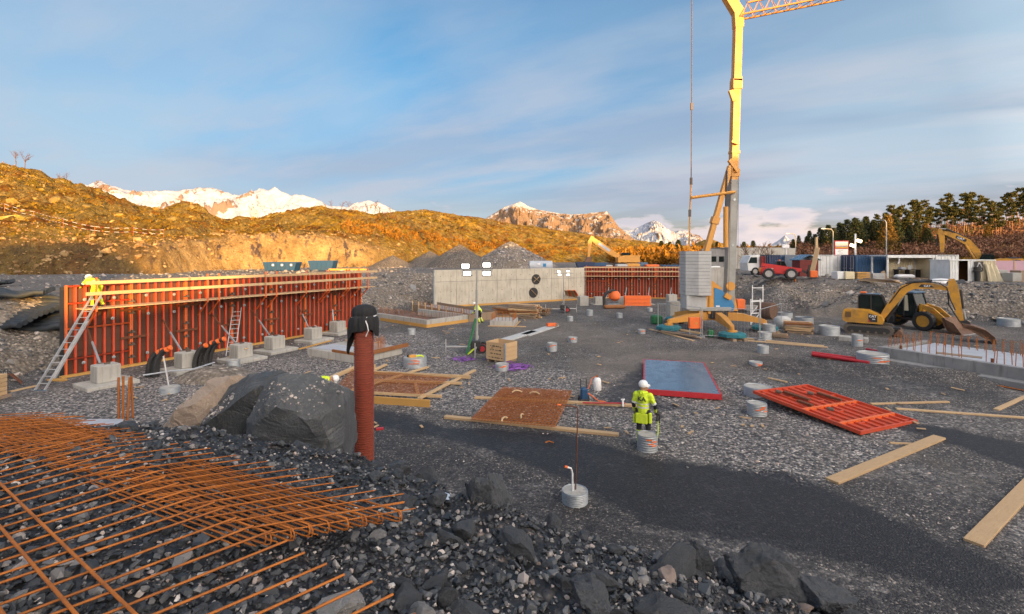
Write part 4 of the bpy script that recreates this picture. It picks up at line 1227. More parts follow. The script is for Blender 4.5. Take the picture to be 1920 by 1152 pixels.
# raking strut, hydraulic ram, spreader and tie bar
s0 = cp(1312, 516, .2); s1 = cp(1369, 312, .2)
MB().bar(s0, s1, .34, .42, (0, -1, 0), .30, .36).build('raking_strut', 'crane_yellow', t)
p = s0.lerp(s1, .47); MB().bar(p, p + (s1 - s0).normalized() * .5, .5, .5, (0, -1, 0)).build('strut_joint', 'crane_yellow', t)
MB().bar(cp(1313, 594, .2), s0 + Vector((0, 0, .3)), .30, .36, (0, -1, 0)).build('strut_base', 'crane_yellow', t)
MB().tube([cp(1361, 464, .0), cp(1361, 388, .0)], .17, 10).build('ram_cylinder', 'crane_yellow', t, 40)
MB().tube([cp(1361, 388, .0), cp(1363, 320, .0)], .07, 8).build('ram_rod', 'black_steel', t, 40)
MB().tube([cp(1296, 371, .0), cp(1378, 360, .0)], .11, 8).build('spreader', 'crane_yellow', t, 40)
tb = [cp(1292.5, 474, .4), cp(1293.5, 400, .4), cp(1296, 340, .4), cp(1297, 200, .4), cp(1297.5, -90, .4)]
for k in range(4):
    MB().tube([tb[k], tb[k + 1]], .055 if k < 2 else .035, 6).build('tie_bar', 'crane_yellow' if k < 2 else 'clamp_steel', t)
for k in (1, 2, 3): MB().box(tb[k], (.16, .12, .5)).build('tie_coupling', 'clamp_steel', t)
# head, back strut and jib
h0 = m2 + Vector((0, 0, .0))
MB().prism([(h0.x - .30, h0.z - .9), (h0.x + .30, h0.z - .9), (h0.x + .30, h0.z + .4), (h0.x - .20, h0.z + 1.15), (h0.x - .95, h0.z + 1.55), (h0.x - 1.05, h0.z + 1.25), (h0.x - .36, h0.z + .1)], .22, .78).build('mast_head', 'crane_yellow', t)
bt = cp(1297.5, -90, .4)
MB().bar(Vector((h0.x - .7, .5, h0.z + 1.3)), bt, .34, .34).build('back_strut', 'crane_yellow', t)
MB().bar(Vector((h0.x - .1, .5, h0.z + .6)), Vector((h0.x - .35, .5, h0.z + 4.2)), .3, .3).build('apex_strut', 'crane_yellow', t)
MB().tube([bt, Vector((h0.x - .35, .5, h0.z + 4.2))], .04, 6).build('back_stay', 'clamp_steel', t)
jd = Vector((4.5, -2.3, 0)).normalized(); jn = Vector((-jd.y, jd.x, 0)); j0 = h0 + Vector((.25, -.1, -.12))
jb = MB(); JL = 20.0; seg = .72
def jp(s, k): return j0 + jd * s + (jn * (.42 if k == 1 else -.42) if k else Vector((0, 0, .95)))
MB().bar(jp(0, 1), jp(JL, 1), .10, .10).build('jib_chord', 'crane_yellow', t)
MB().bar(jp(0, 2), jp(JL, 2), .10, .10).build('jib_chord', 'crane_yellow', t)
MB().bar(jp(.4, 0), jp(JL, 0), .11, .11).build('jib_chord', 'crane_yellow', t)
n = int(JL / seg)
for i in range(n):
    a = i * seg
    for k in (1, 2):
        br_ = MB().tube([jp(a, k), jp(a + seg / 2, 0), jp(a + seg, k)], .032, 4)
        if i < 9: br_.build('jib_brace', 'crane_yellow', t)
    if i < 9: MB().tube([jp(a, 1), jp(a + seg, 2)], .028, 4).build('jib_brace', 'crane_yellow', t)
MB().bar(jp(.3, 0), Vector((h0.x - .3, .5, h0.z + 4.1)), .05, .05).build('jib_stay', 'clamp_steel', t)
MB().box(j0 + jd * 4.4 + Vector((0, 0, .75)), (.9, .4, .35), math.atan2(jd.y, jd.x)).build('jib_winch', 'machine_red', t)
MB().tube([cp(1366, 552, .0), cp(1379, 60, .0)], .014, 4).build('hoist_rope', 'clamp_steel', t)
MB().tube([cp(1383, 560, .1), cp(1385, 330, .1)], .014, 4).build('hoist_rope', 'clamp_steel', t)

# ================================================================== near things
# ---- boulders at the rim of the mound
def boulder(seed, label, c, size, mat, rot=(0, 0, 0), rough=.06, group='large boulders at the rim of the mound'):
    o = link('boulder', boulder_mesh(seed, size, rough=rough), mat); o.location = c; o.rotation_euler = rot
    return tag(o, label, 'boulder', group)
from mathutils.bvhtree import BVHTree
def slab_rock(label, poly, Y, depth, mat, seed, lean=.25, rough=.034, dust=120):
    """Split rock: convex block with broad flat fracture faces from an outline given depth; stones lie on its top."""
    bm = bmesh.new(); rr = random.Random(seed); P = [D(x, y, Y) for x, y in poly]; c = sum(P, Vector()) / len(P)
    for p in P:
        q = p - c; up = q.z > 0
        bm.verts.new(q * 1.02 + Vector((0, depth * rr.uniform(.22, .42) * (1 if up else .6), 0)))
        bm.verts.new(q * rr.uniform(.84, .95) + Vector((0, depth * rr.uniform(.9, 1.2), -lean * depth * (1 if up else .1))))
    for k in range(5):
        q = (rr.choice(P) - c) * rr.uniform(.35, .75); bm.verts.new(q + Vector((0, -depth * rr.uniform(.02, .16), 0)))
    bmesh.ops.convex_hull(bm, input=bm.verts); bmesh.ops.delete(bm, geom=[g for g in bm.verts if not g.link_faces], context='VERTS')
    bmesh.ops.triangulate(bm, faces=bm.faces)
    for it in range(5): bmesh.ops.subdivide_edges(bm, edges=[e for e in bm.edges if e.calc_length() > .05], cuts=1)
    bmesh.ops.triangulate(bm, faces=bm.faces); bm.normal_update()
    C = np.array([v.co[:] for v in bm.verts]); N = np.array([v.normal[:] for v in bm.verts]); o_ = seed * 3.7
    q = ridged(C[:, 0] * 1.1 + C[:, 1] * .5 + o_, C[:, 2] * 1.6 - C[:, 1] * .6 + o_, 3); d = rough * .5 * fbm(C[:, 0] * 2.5 + o_, C[:, 2] * 2.5 + C[:, 1] * 2, 2) + rough * 1.1 * fbm(C[:, 0] * 7 + o_, C[:, 2] * 7 + C[:, 1] * 6, 5, .65)
    for v, a, nn in zip(bm.verts, d, N): v.co += Vector(nn) * float(a)
    bm.normal_update(); tree_ = BVHTree.FromBMesh(bm)
    me = bpy.data.meshes.new('boulder'); bm.to_mesh(me); bm.free(); o = link('boulder', me, mat); o.location = c
    PP = []; SS = []
    for k in range(dust * 4):
        x = rr.uniform(C[:, 0].min(), C[:, 0].max()); y = rr.uniform(C[:, 1].min(), C[:, 1].max()); h = tree_.ray_cast(Vector((x, y, 5)), Vector((0, 0, -1)))
        if h[0] is not None and h[1].z > .45 and vnoise(np.array([x * 2.2 + seed]), np.array([y * 2.2]))[0] > .42: PP.append(h[0][:]); SS.append(rr.lognormvariate(-3.3, .5))
    if PP: stuff(link('loose_chips', scatter_mesh('loose_chips', np.array(PP), np.array(SS), seed, tone=np.array([rr.uniform(.5, 1) for _ in PP])), None, o))
    return tag(o, label, 'boulder', 'large boulders at the rim of the mound')
slab_rock('huge dark split boulder with a steep flat right face, left of the brown pipe', [(452, 880), (448, 800), (470, 735), (505, 712), (560, 712), (600, 724), (616, 742), (626, 775), (628, 900), (560, 915)], 7.1, 1.1, 'rock_split', 21, dust=300)
slab_rock('broad dark boulder forming the crest left of the split boulder', [(350, 870), (362, 800), (400, 742), (440, 716), (500, 706), (520, 716), (505, 800), (500, 880)], 7.6, 1.2, 'rock_split', 33, dust=300)
slab_rock('pale pinkish rock slope at the left end of the boulder crest', [(285, 850), (296, 800), (330, 756), (372, 722), (420, 712), (450, 722), (430, 780), (400, 850)], 7.9, 1.2, 'rock_tan', 12, .3, .05, 400)
boulder(45, 'upright dark pointed rock standing at the mound rim above the wet gravel', D(912, 960, 4.15), (.34, .40, .66), 'rock_dark', (.1, .15, .3), .12)
boulder(51, 'low dark rock leaning against the upright pointed rock', D(868, 985, 4.2), (.50, .45, .38), 'rock_dark', (0, -.3, .8))
boulder(63, 'dark jagged rock lump at the right part of the mound rim', D(1420, 1075, 3.45), (.42, .4, .26), 'rock_dark', (.2, .1, .5), .14)
boulder(64, 'narrow dark rock next to the jagged lump at the rim', D(1305, 1055, 3.6), (.18, .22, .26), 'rock_dark', (.2, .4, .2), .14)
boulder(71, 'dark rock at the far right end of the mound', D(1540, 1120, 3.3), (.30, .3, .2), 'rock_dark', (.2, .1, 1.4), .14)
boulder(72, 'long flat dark slab stone at the bottom edge of the picture', D(1110, 1120, 2.75), (.30, .2, .13), 'rock_dark', (.3, .1, 1.9), .13)
boulder(73, 'grey flat stone at the bottom edge between two bent bars', D(640, 1130, 2.5), (.2, .13, .07), 'rock_grey', (.1, .1, .5), .06)
P = []; S = []
for k in range(1700):
    x = -4.6 + 3.0 * rs.rand(); y = 5.9 + 1.7 * rs.rand(); P.append((x, y, max(mound_at(x, y), 0) + .05 + .12 * (rs.rand() < .5))); S.append(float(np.clip(rs.lognormal(-2.4, .5), .04, .3)))
stuff(link('boulder_debris', scatter_mesh('boulder_debris', np.array(P), np.array(S), 21, tone=rs.rand(len(P)) ** 1.6), None, mound))
# frozen puddle: broken plates of ice
t = thing('ice_patch', 'small pale blue heap of broken ice plates between dark stones', 'ice'); q = D(828, 962, 4.0); t.location = (q.x, q.y, mound_at(q.x, q.y))
for k in range(7):
    o = link('ice_plate', STONE_MESH['rock_grey', k].copy(), None, t); o.data.materials.clear(); o.data.materials.append(M['ice']); o.scale = (.10, .10, .035); o.location = (.05 * math.cos(k * 2.4) * (k > 0), .04 * math.sin(k * 2.4) * (k > 0), .03); o.rotation_euler = (.3 * math.sin(k), .3 * math.cos(k), k)

# ---- rebar mats lying on the mound
e1 = Vector((.84, -.543, 0)); e2 = Vector((-.543, -.84, 0)); ZM = CAM_H - 1.56
t = thing('rebar_mat', 'rusty rebar mat with long straight bars reaching towards the camera, bottom left', 'rebar mat', (0, 0, 0))
T0 = Vector((-2.043 * 1.55, 2.438 * 1.55, 0)); T1 = Vector((-.4187 * 1.55, 1.391 * 1.55, 0))
rr = random.Random(9)
for k in range(-3, 24):
    tip = T0.lerp(T1, k / 20.0)
    sl = .0 + .012 * k
    d = (e2 + Vector((-.012 * k, .008 * k, 0))).normalized()
    a = tip + Vector((rr.uniform(-.02, .02), rr.uniform(-.02, .02), ZM + .09)); b = a + d * 2.3
    MB().tube([a, a.lerp(b, .5) + Vector((0, 0, .0 + rr.uniform(-.015, .015))), b + Vector((0, 0, -.06))], .0062, 6).build('bar', 'rust_bright', t, 60)
for k, f in enumerate((.64, .77, .93)):
    a = T0 + e2 * f - e1 * 1.2 + Vector((0, 0, ZM + .108)); b = a + e1 * 4.2
    MB().tube([a, b], .008, 6).build('cross_bar', 'rust_bright', t, 60)
t = thing('rebar_mat', 'stack of dense rusty rebar mats with hooked ends crossing the mound, left foreground', 'rebar mat', (0, 0, 0))
B0 = Vector((-1.52, 2.72, 0)); f1 = e1 * .988 - e2 * .154; f2 = -e2 * .988 - e1 * .154
for lay in range(3):
    for k in range(16):
        b = .01 + k * .052 + lay * .017 + rr.uniform(-.006, .006)
        z = ZM - .02 + .020 * lay - .22 * b
        st = B0 + f2 * b + f1 * (-.02 + .46 * b + .06 * lay + rr.uniform(-.03, .03))
        en = st - f1 * (4.4 + rr.uniform(-.1, .1)) + f2 * rr.uniform(-.03, .03) + Vector((0, 0, z + .02))
        st = st + Vector((0, 0, z - .07)); md = st.lerp(en, .5) + Vector((0, 0, rr.uniform(-.012, .012)))
        pts = [en, md, st]
        if (k + lay) % 2 == 0 and lay:
            pts += [st + f1 * .035 + Vector((0, 0, .012)), st + f1 * .042 + Vector((0, 0, .045)), st + f1 * .028 + Vector((0, 0, .075)), st - f1 * .30 + Vector((0, 0, .082))]
        MB().tube(pts, .0045, 5).build('bar', 'rust_bright', t, 60)
for lay in range(2):
    for k in range(31):
        a = .12 - k * .145 - .06 * lay + rr.uniform(-.012, .012); st = B0 + f1 * a; z = ZM + .01 + .03 * lay
        ln = .86 + (.16 if k % 2 else .02) + rr.uniform(-.04, .04)
        MB().tube([st + Vector((0, 0, z)), st + f2 * ln + f1 * .42 * max(0, 1 + a / 2.2) * ln + Vector((0, 0, z - .22 * ln))], .0045, 5).build('cross_bar', 'rust_bright', t, 60)
# grey cloth and a plank behind the mats
o = MB().add([G(130, 800, .3), G(165, 786, .3), G(232, 786, .32), G(226, 796, .4), G(150, 803, .35)], [(0, 1, 2, 3, 4)]).build('geotextile', 'tarp', fix=False)
tag(o, 'pale grey geotextile scrap lying near four upright rods', 'cloth')

# ---- rods, plank helper
def rod(label, a, b, r=.02, mat='rust', group=None, name='rebar_rod', cat='rebar'):
    return tag(MB().tube([a, b], r, 6).build(name, mat, None, 60), label, cat, group)
zr = .0
for k, (a, b) in enumerate((((222, 790), (222, 708)), ((230, 790), (231, 706)), ((238, 788), (243, 708)), ((249, 784), (246, 706)))):
    p = G(a[0], a[1]); q = D(b[0], b[1], p.y)
    rod('upright rusty rod, %s of four standing near the boulder crest' % ('leftmost', 'second', 'third', 'rightmost')[k], p - Vector((0, 0, .2)), q, .035, 'rust', 'four upright rods')
def plank(label, a, b, w=.2, th=.05, mat='wood', group=None, z=0.0, name='plank'):
    a = Vector(a); b = Vector(b); L = (b - a).length
    o = MB().box((0, 0, 0), (L, w, th), None, .006).build(name, mat)
    d = b - a
    o.location = (a + b) / 2 + Vector((0, 0, z + th / 2)); o.rotation_euler = (0, -math.asin(d.z / L), math.atan2(d.y, d.x))
    return tag(o, label, 'plank', group)
plank('thick pale plank lying alone on the gravel, right foreground', G(1560, 905), G(1762, 822), .30, .06)
plank('wide plank cut by the right picture edge, nearest the camera', G(1826, 1022), G(1990, 850), .30, .06)
plank('thin short batten under the thick pale plank', G(1668, 832), G(1710, 834), .09, .04)
plank('short batten leaving the right edge of the tilted red panel', G(1632, 759), G(1778, 755), .13, .05)
plank('long thin plank running to the right edge below the big slab', G(1680, 768), G(1935, 786), .14, .05)
plank('plank crossing the right picture edge below the slab footing', G(1868, 770), G(1940, 738), .16, .05)
plank('small batten poking out behind the zinc can under the red panel', G(1440, 710), G(1476, 718), .10, .05)
plank('weathered plank lying at the left edge behind the rebar mats', G(0, 795, .1), G(135, 796, .1), .16, .05, 'wood_old')
plank('thin plank on the ground leading to the ladder foot', G(18, 736), G(72, 724), .16, .05, 'wood')
plank('short yellow board at the corner of the red formwork foot', G(92, 714), G(122, 715), .2, .08, 'wood_yellow')
plank('upper of two long planks in front of the crane pads', G(1376, 634), G(1545, 650), .2, .06, 'wood', 'two long planks before the crane')
plank('lower of two long planks in front of the crane pads', G(1365, 637), G(1552, 652.5), .2, .06, 'wood', 'two long planks before the crane')
for k, (a, b) in enumerate((((1218, 618), (1300, 640)), ((1226, 622), (1315, 637)), ((1232, 617), (1312, 630)), ((1240, 626), (1306, 636)), ((1250, 620), (1316, 632)))):
    plank('loose board in the heap left of the orange cabinet, %s one' % ('lowest', 'second', 'middle', 'short', 'top')[k], G(*a), G(*b), .18, .05, 'wood_old' if k % 2 else 'wood', 'boards left of the orange cabinet', .055 * k)
plank('long plank bridging from the formwork foot to the block right of the conduits', D(425, 672, 25.2), G(462, 655, .6), .2, .06)
plank('plank propped below the red formwork between footings', G(560, 656, .1), G(620, 640, .2), .14, .05, 'wood_yellow')
# strips of grey insulation / paving near the crate
for k, (a, b) in enumerate((((945, 640), (1000, 623)), ((985, 630), (1040, 612)))):
    o = plank('long pale grey slab strip %s on the gravel' % ('behind the wooden crate' if k == 0 else 'under the bricks right of the crate'), G(*a), G(*b), .7, .10, 'insulation', None, 0, 'paving_strip')
o = thing('brick_stack', 'two reddish blocks left on the grey slab strip', 'blocks', G(1034, 612, .12)); MB().box((0, 0, .12), (.7, .3, .22), .3).build('block', 'orange_steel', o); MB().box((.35, .1, .1), (.3, .25, .2), .9).build('block', 'wood_old', o)

# ---- zinc cans: corrugated galvanised rings filled with concrete
def can_mesh(n=28):
    prof = []; k = 7
    for i in range(k * 4 + 1):
        prof.append((.5 + .014 * math.sin(i / 4 * 2 * PI), i / (k * 4)))
    prof = [(.40, -.02)] + prof + [(.47, 1.0), (.46, .955)]
    return prof
can_shell = MB().lathe(can_mesh(), 28, cap=False).mesh('shell', 60); can_shell.materials.append(M['galv'])
can_top = MB().lathe([(.462, .0), (.462, .95), (.2, .965)], 24).mesh('filling', 30); can_top.materials.append(M['concrete'])
can_open = MB().lathe([(.455, .0), (.455, .45)], 24).mesh('filling', 30); can_open.materials.append(M['concrete_dark'])
def spray(parent, d, h, seed):
    rr = random.Random(seed); b = MB()
    for k in range(4):
        a = -PI / 2 + rr.uniform(-.5, .6); z = h * rr.uniform(.45, .9)
        b.box((math.cos(a) * d * .512, math.sin(a) * d * .512, z), (.14 * d / .5, .012, .03), a + PI / 2)
    b.build('spray_mark', 'orange_plastic', parent)
def can(label, px_, py_, wpx, hpx, rodded=0, mark=False, filled=True):
    p = G(px_, py_); p = p + Vector((0, wpx / FPX * p.y * .5, 0)) * 1
    k = p.y / FPX; d = wpx * k; h = hpx * k
    t = thing('zinc_can', label, 'footing can', p, 0, 'zinc footing cans on the pit floor')
    s = link('shell', can_shell, None, t); s.scale = (d, d, h)
    f = link('filling', can_top if filled else can_open, None, t); f.scale = (d, d, h)
    if mark: spray(t, d, h, int(px_))
    return t, d, h
c1, d, h = can('zinc can nearest the camera, holding a white bent pipe and a tall rusty rod', 1081, 953, 48, 22)
MB().tube([(-.05, -.02, h * .9), (-.06, -.02, h + .38), (-.09, -.03, h + .48), (-.19, -.05, h + .52)], .022, 8).build('bent_pipe', 'sheet_white', c1, 60)
MB().tube([(-.17, -.05, h + .515), (-.23, -.06, h + .535)], .028, 8).build('orange_cap', 'orange_plastic', c1)
p = c1.location; zt = D(1090, 765, p.y).z
MB().tube([(.02, .03, h * .9), (.07, .03, zt - .05), (.05, .03, zt), (-.02, .03, zt + .02), (-.34, .05, zt + .05)], .014, 6).build('rebar', 'rust_dark', c1, 60)
MB().tube([(-.30, .05, zt + .045), (-.38, .05, zt + .055)], .02, 6).build('orange_cap', 'orange_plastic', c1)
can('zinc can with orange sprayed figures in front of the standing worker', 1219, 851, 37, 30, mark=True)
can('zinc can with orange spray right of the worker, below the red panel', 1428, 783, 34, 22, mark=True)
can('wide zinc can propping the left corner of the tilted red panel', 1432, 748, 46, 17)
can('zinc can on the gravel straight above the red panel', 1423, 692, 23, 11, mark=True)
can('zinc can in front of the two long planks by the crane', 1436, 664, 20, 14)
can('lower zinc can of the stack right of the crane pads', 1440, 638, 24, 13)
can('big zinc can at the end of the red pipe bundle', 1655, 690, 50, 22, mark=True)
can('big zinc ring left of the yellow mini excavator, beside a slab', 1566, 631, 34, 17)
can('wide zinc ring lying beyond the wood stack', 1517, 609, 30, 12, filled=False)
can('wide zinc ring beyond the grey bulk bag', 1479, 598, 26, 10, filled=False)
can('zinc can beside the stone slab left of the excavator tracks', 1614, 651, 18, 22, mark=True)
can('zinc can beyond the crate on the open gravel, with orange tape', 1036, 660, 19, 15, mark=True)
can('small zinc can half way to the crane on the open gravel', 1075, 643, 17, 9, mark=True)
can('small zinc can left of the loose board heap', 1205, 627, 14, 8, mark=True)
can('zinc can in front of the second light mast', 1070, 603, 11, 9)
can('zinc can with a timber lid right of the second light mast', 1107, 593, 12, 11)
can('zinc can before the wire basket trolley', 1163, 597, 11, 9)
can('small zinc can far back in front of the orange barrier', 1220, 585, 10, 7)
can('zinc can between strip foundation and wrapped pipe', 770, 629, 15, 11)
can('zinc can with orange mark in front of the wooden crate', 941, 699, 25, 14, mark=True)
can('wide zinc can carrying yellow tools by the wrapped pipe', 774, 692, 42, 18, mark=True)
can('zinc can between the black conduits and the gravel', 431, 694, 23, 16)
can('low zinc can with a thin stake left of the pale rock slope', 307, 741, 32, 11)
can('zinc ring at the base of the black column', 1832, 588, 30, 9)
can('big zinc ring at the right picture edge beyond the slab', 1908, 614, 32, 14)
can('zinc can standing on the rim of the lower can by the crane', 1448, 628, 22, 18)
p = G(307, 738)
o = rod('thin metal stake rising from the low zinc can on the left', p + Vector((0, .3, .1)), D(306, 668, p.y + .3), .03, 'alu', name='stake', cat='stake')
# yellow tools on the wide can
q = G(774, 692); t = thing('tool_heap', 'yellow power tool and bright straps heaped on the wide zinc can', 'tools', q + Vector((0, .5, .40)))
MB().box((-.12, 0, .08), (.35, .22, .16), .4, .03).build('drill_body', 'crane_yellow', t); MB().tube([(.05, 0, .1), (.3, .05, .12), (.42, .0, .05)], .04, 6).build('strap', 'hivis', t); MB().box((-.3, .1, .1), (.2, .12, .12), 1).build('case', 'black_steel', t)

# ---- brown corrugated pipe wrapped with black cloth
PY = 11.5; pc = D(682.5, 865, PY)
r0 = 36.5 / 2 * PY / FPX; ztop = D(684, 588, PY).z
t = thing('corrugated_pipe', 'tall brown corrugated plastic pipe standing upright with black cloth tied over its top', 'pipe', (pc.x, pc.y, 0))
prof = []; per = .056; n = int(ztop / per)
for k in range(n):
    z = k * per
    prof += [(r0 * .90, z), (r0 * .90, z + per * .34), (r0, z + per * .48), (r0, z + per * .86)]
MB().lathe(prof, 30, cap=True).build('pipe_wall', 'brown_pvc', t, 25)
# cloth as a gathered cap with a long tail
nu, nv = 64, 30; V = np.zeros((nv, nu, 3)); rc = random.Random(4)
for i in range(nv):
    for j in range(nu):
        a = 2 * PI * j / nu; f = i / (nv - 1)
        tail = math.exp(-((math.atan2(math.sin(a - PI), math.cos(a - PI))) / .5) ** 2)
        tail2 = .32 * math.exp(-((math.atan2(math.sin(a + .25), math.cos(a + .25))) / .45) ** 2)
        drop = .42 + .62 * tail + .22 * tail2 + .08 * math.sin(3 * a + 1) - .10 * math.exp(-((a - 4.4) / .5) ** 2)
        if f < .35:
            g = f / .35; r = r0 * 1.16 * math.sin(g * PI / 2) ** .75; z = ztop + .20 * (1 - g ** 2.2)
        else:
            g = (f - .35) / .65
            r = r0 * (1.16 - .10 * math.exp(-((g - .10) / .06) ** 2) + .36 * math.sin(min(g * 2.2, PI / 2)) * (1 - .45 * g) + .30 * tail * g)
            z = ztop - drop * g
        r += r0 * (.07 * math.sin(9 * a + 2.0 * f) + .05 * math.sin(17 * a - 4 * f)) * min(1, f * 2)
        V[i, j] = (r * math.cos(a), r * math.sin(a), z)
F = []
for i in range(nv - 1):
    for j in range(nu): F.append((i * nu + j, i * nu + (j + 1) % nu, (i + 1) * nu + (j + 1) % nu, (i + 1) * nu + j))
cl_ = link('cloth_wrap', np_mesh('cloth_wrap', V.reshape(-1, 3), F, True), 'cloth_black', t)
sm = cl_.modifiers.new('thick', 'SOLIDIFY'); sm.thickness = .012
for dz, ph in ((-.06, .03), (-.115, -.05)):
    MB().tube([(r0 * 1.21 * math.cos(a), r0 * 1.21 * math.sin(a), ztop + dz + ph * math.sin(a + .6) * .6) for a in [k * 2 * PI / 32 for k in range(33)]], .014, 6).build('cord', 'sheet_white', cl_)
MB().tube([(r0 * .45, -r0 * 1.25, ztop - .10), (r0 * .75, -r0 * 1.42, ztop - .22), (r0 * .85, -r0 * 1.36, ztop - .36), (r0 * .55, -r0 * 1.22, ztop - .50)], .013, 6).build('cord', 'sheet_white', cl_)

# ---- mesh panels on timber
def wire_mesh(name, label, corners, nx, ny, r, mat, z, group=None, doubled=False):
    a, b, c, d = [Vector(q) for q in corners]   # a-b front, d-c back
    t = thing(name, label, 'rebar mat', a, 0, group)
    for i in range(nx + 1):
        f = i / nx; p = a.lerp(b, f) - a; q = d.lerp(c, f) - a
        MB().tube([p + Vector((0, 0, z)), p.lerp(q, .5) + Vector((0, 0, z + .01 * math.sin(i))), q + Vector((0, 0, z))], r, 4).build('wire', mat, t)
    for i in range(ny + 1):
        f = i / ny; p = a.lerp(d, f) - a; q = b.lerp(c, f) - a
        MB().tube([p + Vector((0, 0, z + 2 * r)), q + Vector((0, 0, z + 2 * r))], r, 4).build('wire', mat, t)
    return t
plank('long plank under the rear edge of the dark orange mesh', G(890, 748), G(1213, 764), .2, .08)
plank('long plank under the front edge of the dark orange mesh', G(834, 784), G(1160, 818), .2, .08)
for lay in range(2):
    wire_mesh('rebar_mat', ('upper' if lay else 'lower') + ' dense orange rebar mesh lying on two long planks, mid ground', [G(884, 796), G(1040, 810), G(1072, 743), G(942, 736)], 25, 25, .010, 'rust', .14 + .05 * lay, 'orange meshes on two planks')
for k, (x, y, a) in enumerate(((970, 738, .2), (1003, 741, -.2), (945, 790, 1.2), (978, 784, 1.5))):
    p = G(x, y, .2); o = MB().tube([(-.2, 0, .0), (-.1, .02, .06), (.05, .0, .06), (.18, -.04, .0)], .03, 6).build('lifting_strap', 'wood'); o.location = p + Vector((0, 0, .05)); o.rotation_euler = (0, 0, a)
    tag(o, 'pale webbing loop on the orange mesh, %s' % ('rear left', 'rear right', 'front left', 'front right')[k], 'strap', 'webbing loops on the orange mesh')
wire_mesh('rebar_mat', 'wide brown mesh framed by planks behind the wrapped pipe', [G(628, 738), G(790, 748), G(845, 716), G(660, 700)], 22, 24, .008, 'rust', .16)
for lbl, a, b, w, th, m in (('thick front edge board of the mesh frame by the wrapped pipe', (600, 750), (806, 764), .08, .26, 'wood_yellow'),
                      ('rear edge plank of the mesh frame', (700, 704), (882, 713), .10, .14, 'wood'),
                      ('middle plank across the mesh frame', (700, 718), (866, 724), .12, .10, 'wood'),
                      ('front middle plank across the mesh frame', (690, 742), (828, 749), .12, .10, 'wood'),
                      ('left edge plank of the mesh frame behind the boulder', (604, 722), (664, 696), .12, .16, 'wood'),
                      ('skew plank crossing under the mesh frame, right end', (786, 752), (890, 698), .18, .06, 'wood'),
                      ('plank poking out behind the wrapped pipe, right of it', (697, 700), (724, 688), .16, .08, 'wood'),
                      ('second skew plank under the mesh frame, middle', (640, 742), (802, 692), .18, .06, 'wood'),
                      ('short spacer batten near the right end of the mesh', (779, 724), (784, 744), .12, .06, 'wood')):
    plank(lbl, G(*a), G(*b), w, th, m, 'planks of the mesh frame', .0 if th > .2 else .06)
o = MB().box((0, 0, .15), (.16, .12, .3), .3).build('timber_block', 'wood'); o.location = G(701, 696); tag(o, 'upright timber end right behind the wrapped pipe', 'timber')

# ---- form panels lying on the ground
a, b = G(1206, 742), G(1354, 753); c, d = G(1340, 690), G(1215, 684)
t = thing('form_panel', 'blue-faced formwork panel with red edge lying flat, face up', 'form panel', a, heading(a, b))
L = (b - a).length; Wd = ((c - b).length + (d - a).length) / 2
MB().box((L / 2, Wd / 2, .235), (L - .04, Wd - .04, .02)).build('face_sheet', 'panel_blue', t)
for q in (((L / 2, .03, .15), (L, .06, .20)), ((L / 2, Wd - .03, .15), (L, .06, .20)), ((.03, Wd / 2, .15), (.06, Wd - .13, .20)), ((L - .03, Wd / 2, .15), (.06, Wd - .13, .20))):
    MB().box(*q).build('edge_profile', 'red_pipe', t)
for k in range(2): MB().box((L * (.2 + .6 * k), Wd / 2, .025), (.1, Wd, .05)).build('bearer', 'wood_old', t)
a = G(1412, 738, .34); b = G(1614, 816, .06); c = G(1710, 793, .08); d = G(1500, 721, .26)
ex = (b - a); L = ex.length; ex.normalize(); ey = (d - a); Wd = ey.length
ez = ex.cross(ey).normalized(); ey = ez.cross(ex).normalized()
t = thing('form_panel', 'red steel formwork panel lying tilted with its open ribs upward', 'form panel', a)
t.matrix_basis = Matrix.Translation(a) @ Matrix((ex, ey, ez)).transposed().to_4x4()
H = .105
MB().box((L / 2, Wd / 2, .012), (L - .05, Wd - .05, .02)).build('face_sheet', 'red_steel', t)
for q in (((L / 2, .03, H / 2), (L, .06, H)), ((L / 2, Wd - .03, H / 2), (L, .06, H)), ((.03, Wd / 2, H / 2), (.06, Wd - .13, H)), ((L - .03, Wd / 2, H / 2), (.06, Wd - .13, H))):
    MB().box(*q).build('edge_profile', 'red_steel', t)
for f in (.5, .82): MB().box((L * f, Wd / 2, H / 2 + .006), (.09, Wd - .13, H - .01)).build('waler', 'orange_steel', t)
nr = 8
for k in range(1, nr):
    MB().box((L / 2, Wd * k / nr, H / 2 - .01), (L - .13, .045, H - .035)).build('rib', 'red_steel', t)
for k in range(12):
    MB().box((L * (.06 + .08 * k), Wd * (((k * 5) % nr) + .5) / nr, H / 2 - .01), (.05, Wd / nr - .05, H - .05)).build('stiffener', 'red_steel', t)
for k, (u, v, w) in enumerate(((.25, .35, .9), (.36, .75, .8), (.42, .2, .5))):
    MB().box((L * u, Wd * v, H + .03), (w, .14, .07), .1).build('loose_waling', 'rust_dark', t)
for k, (u, v) in enumerate(((.12, .25), (.24, .62), (.6, .3))):
    MB().box((L * u, Wd * v, H + .04), (.2, .16, .09), .6, .02).build('clamp', 'clamp_steel', t)
# ---- red pipes
for k in range(4):
    a = G(1523, 664 + k * 1.5, .1); b = G(1630, 678 + k * 2.2, .1)
    o = MB().tube([a + Vector((0, 0, .02 + .09 * (k % 2))), b + Vector((0, 0, .02 + .09 * (k % 2)))], .075, 10).build('plastic_pipe', 'red_pipe', None, 60)
    tag(o, 'red plastic pipe in the bundle on the gravel, %s' % ('rearmost', 'second', 'third', 'frontmost')[k], 'pipe', 'red pipes in a bundle')
o = MB().tube([G(1625, 655, .15), G(1652, 660, .25)], .07, 8).build('plastic_pipe', 'red_pipe', None, 60); tag(o, 'short dark red pipe end beside the slab corner', 'pipe')
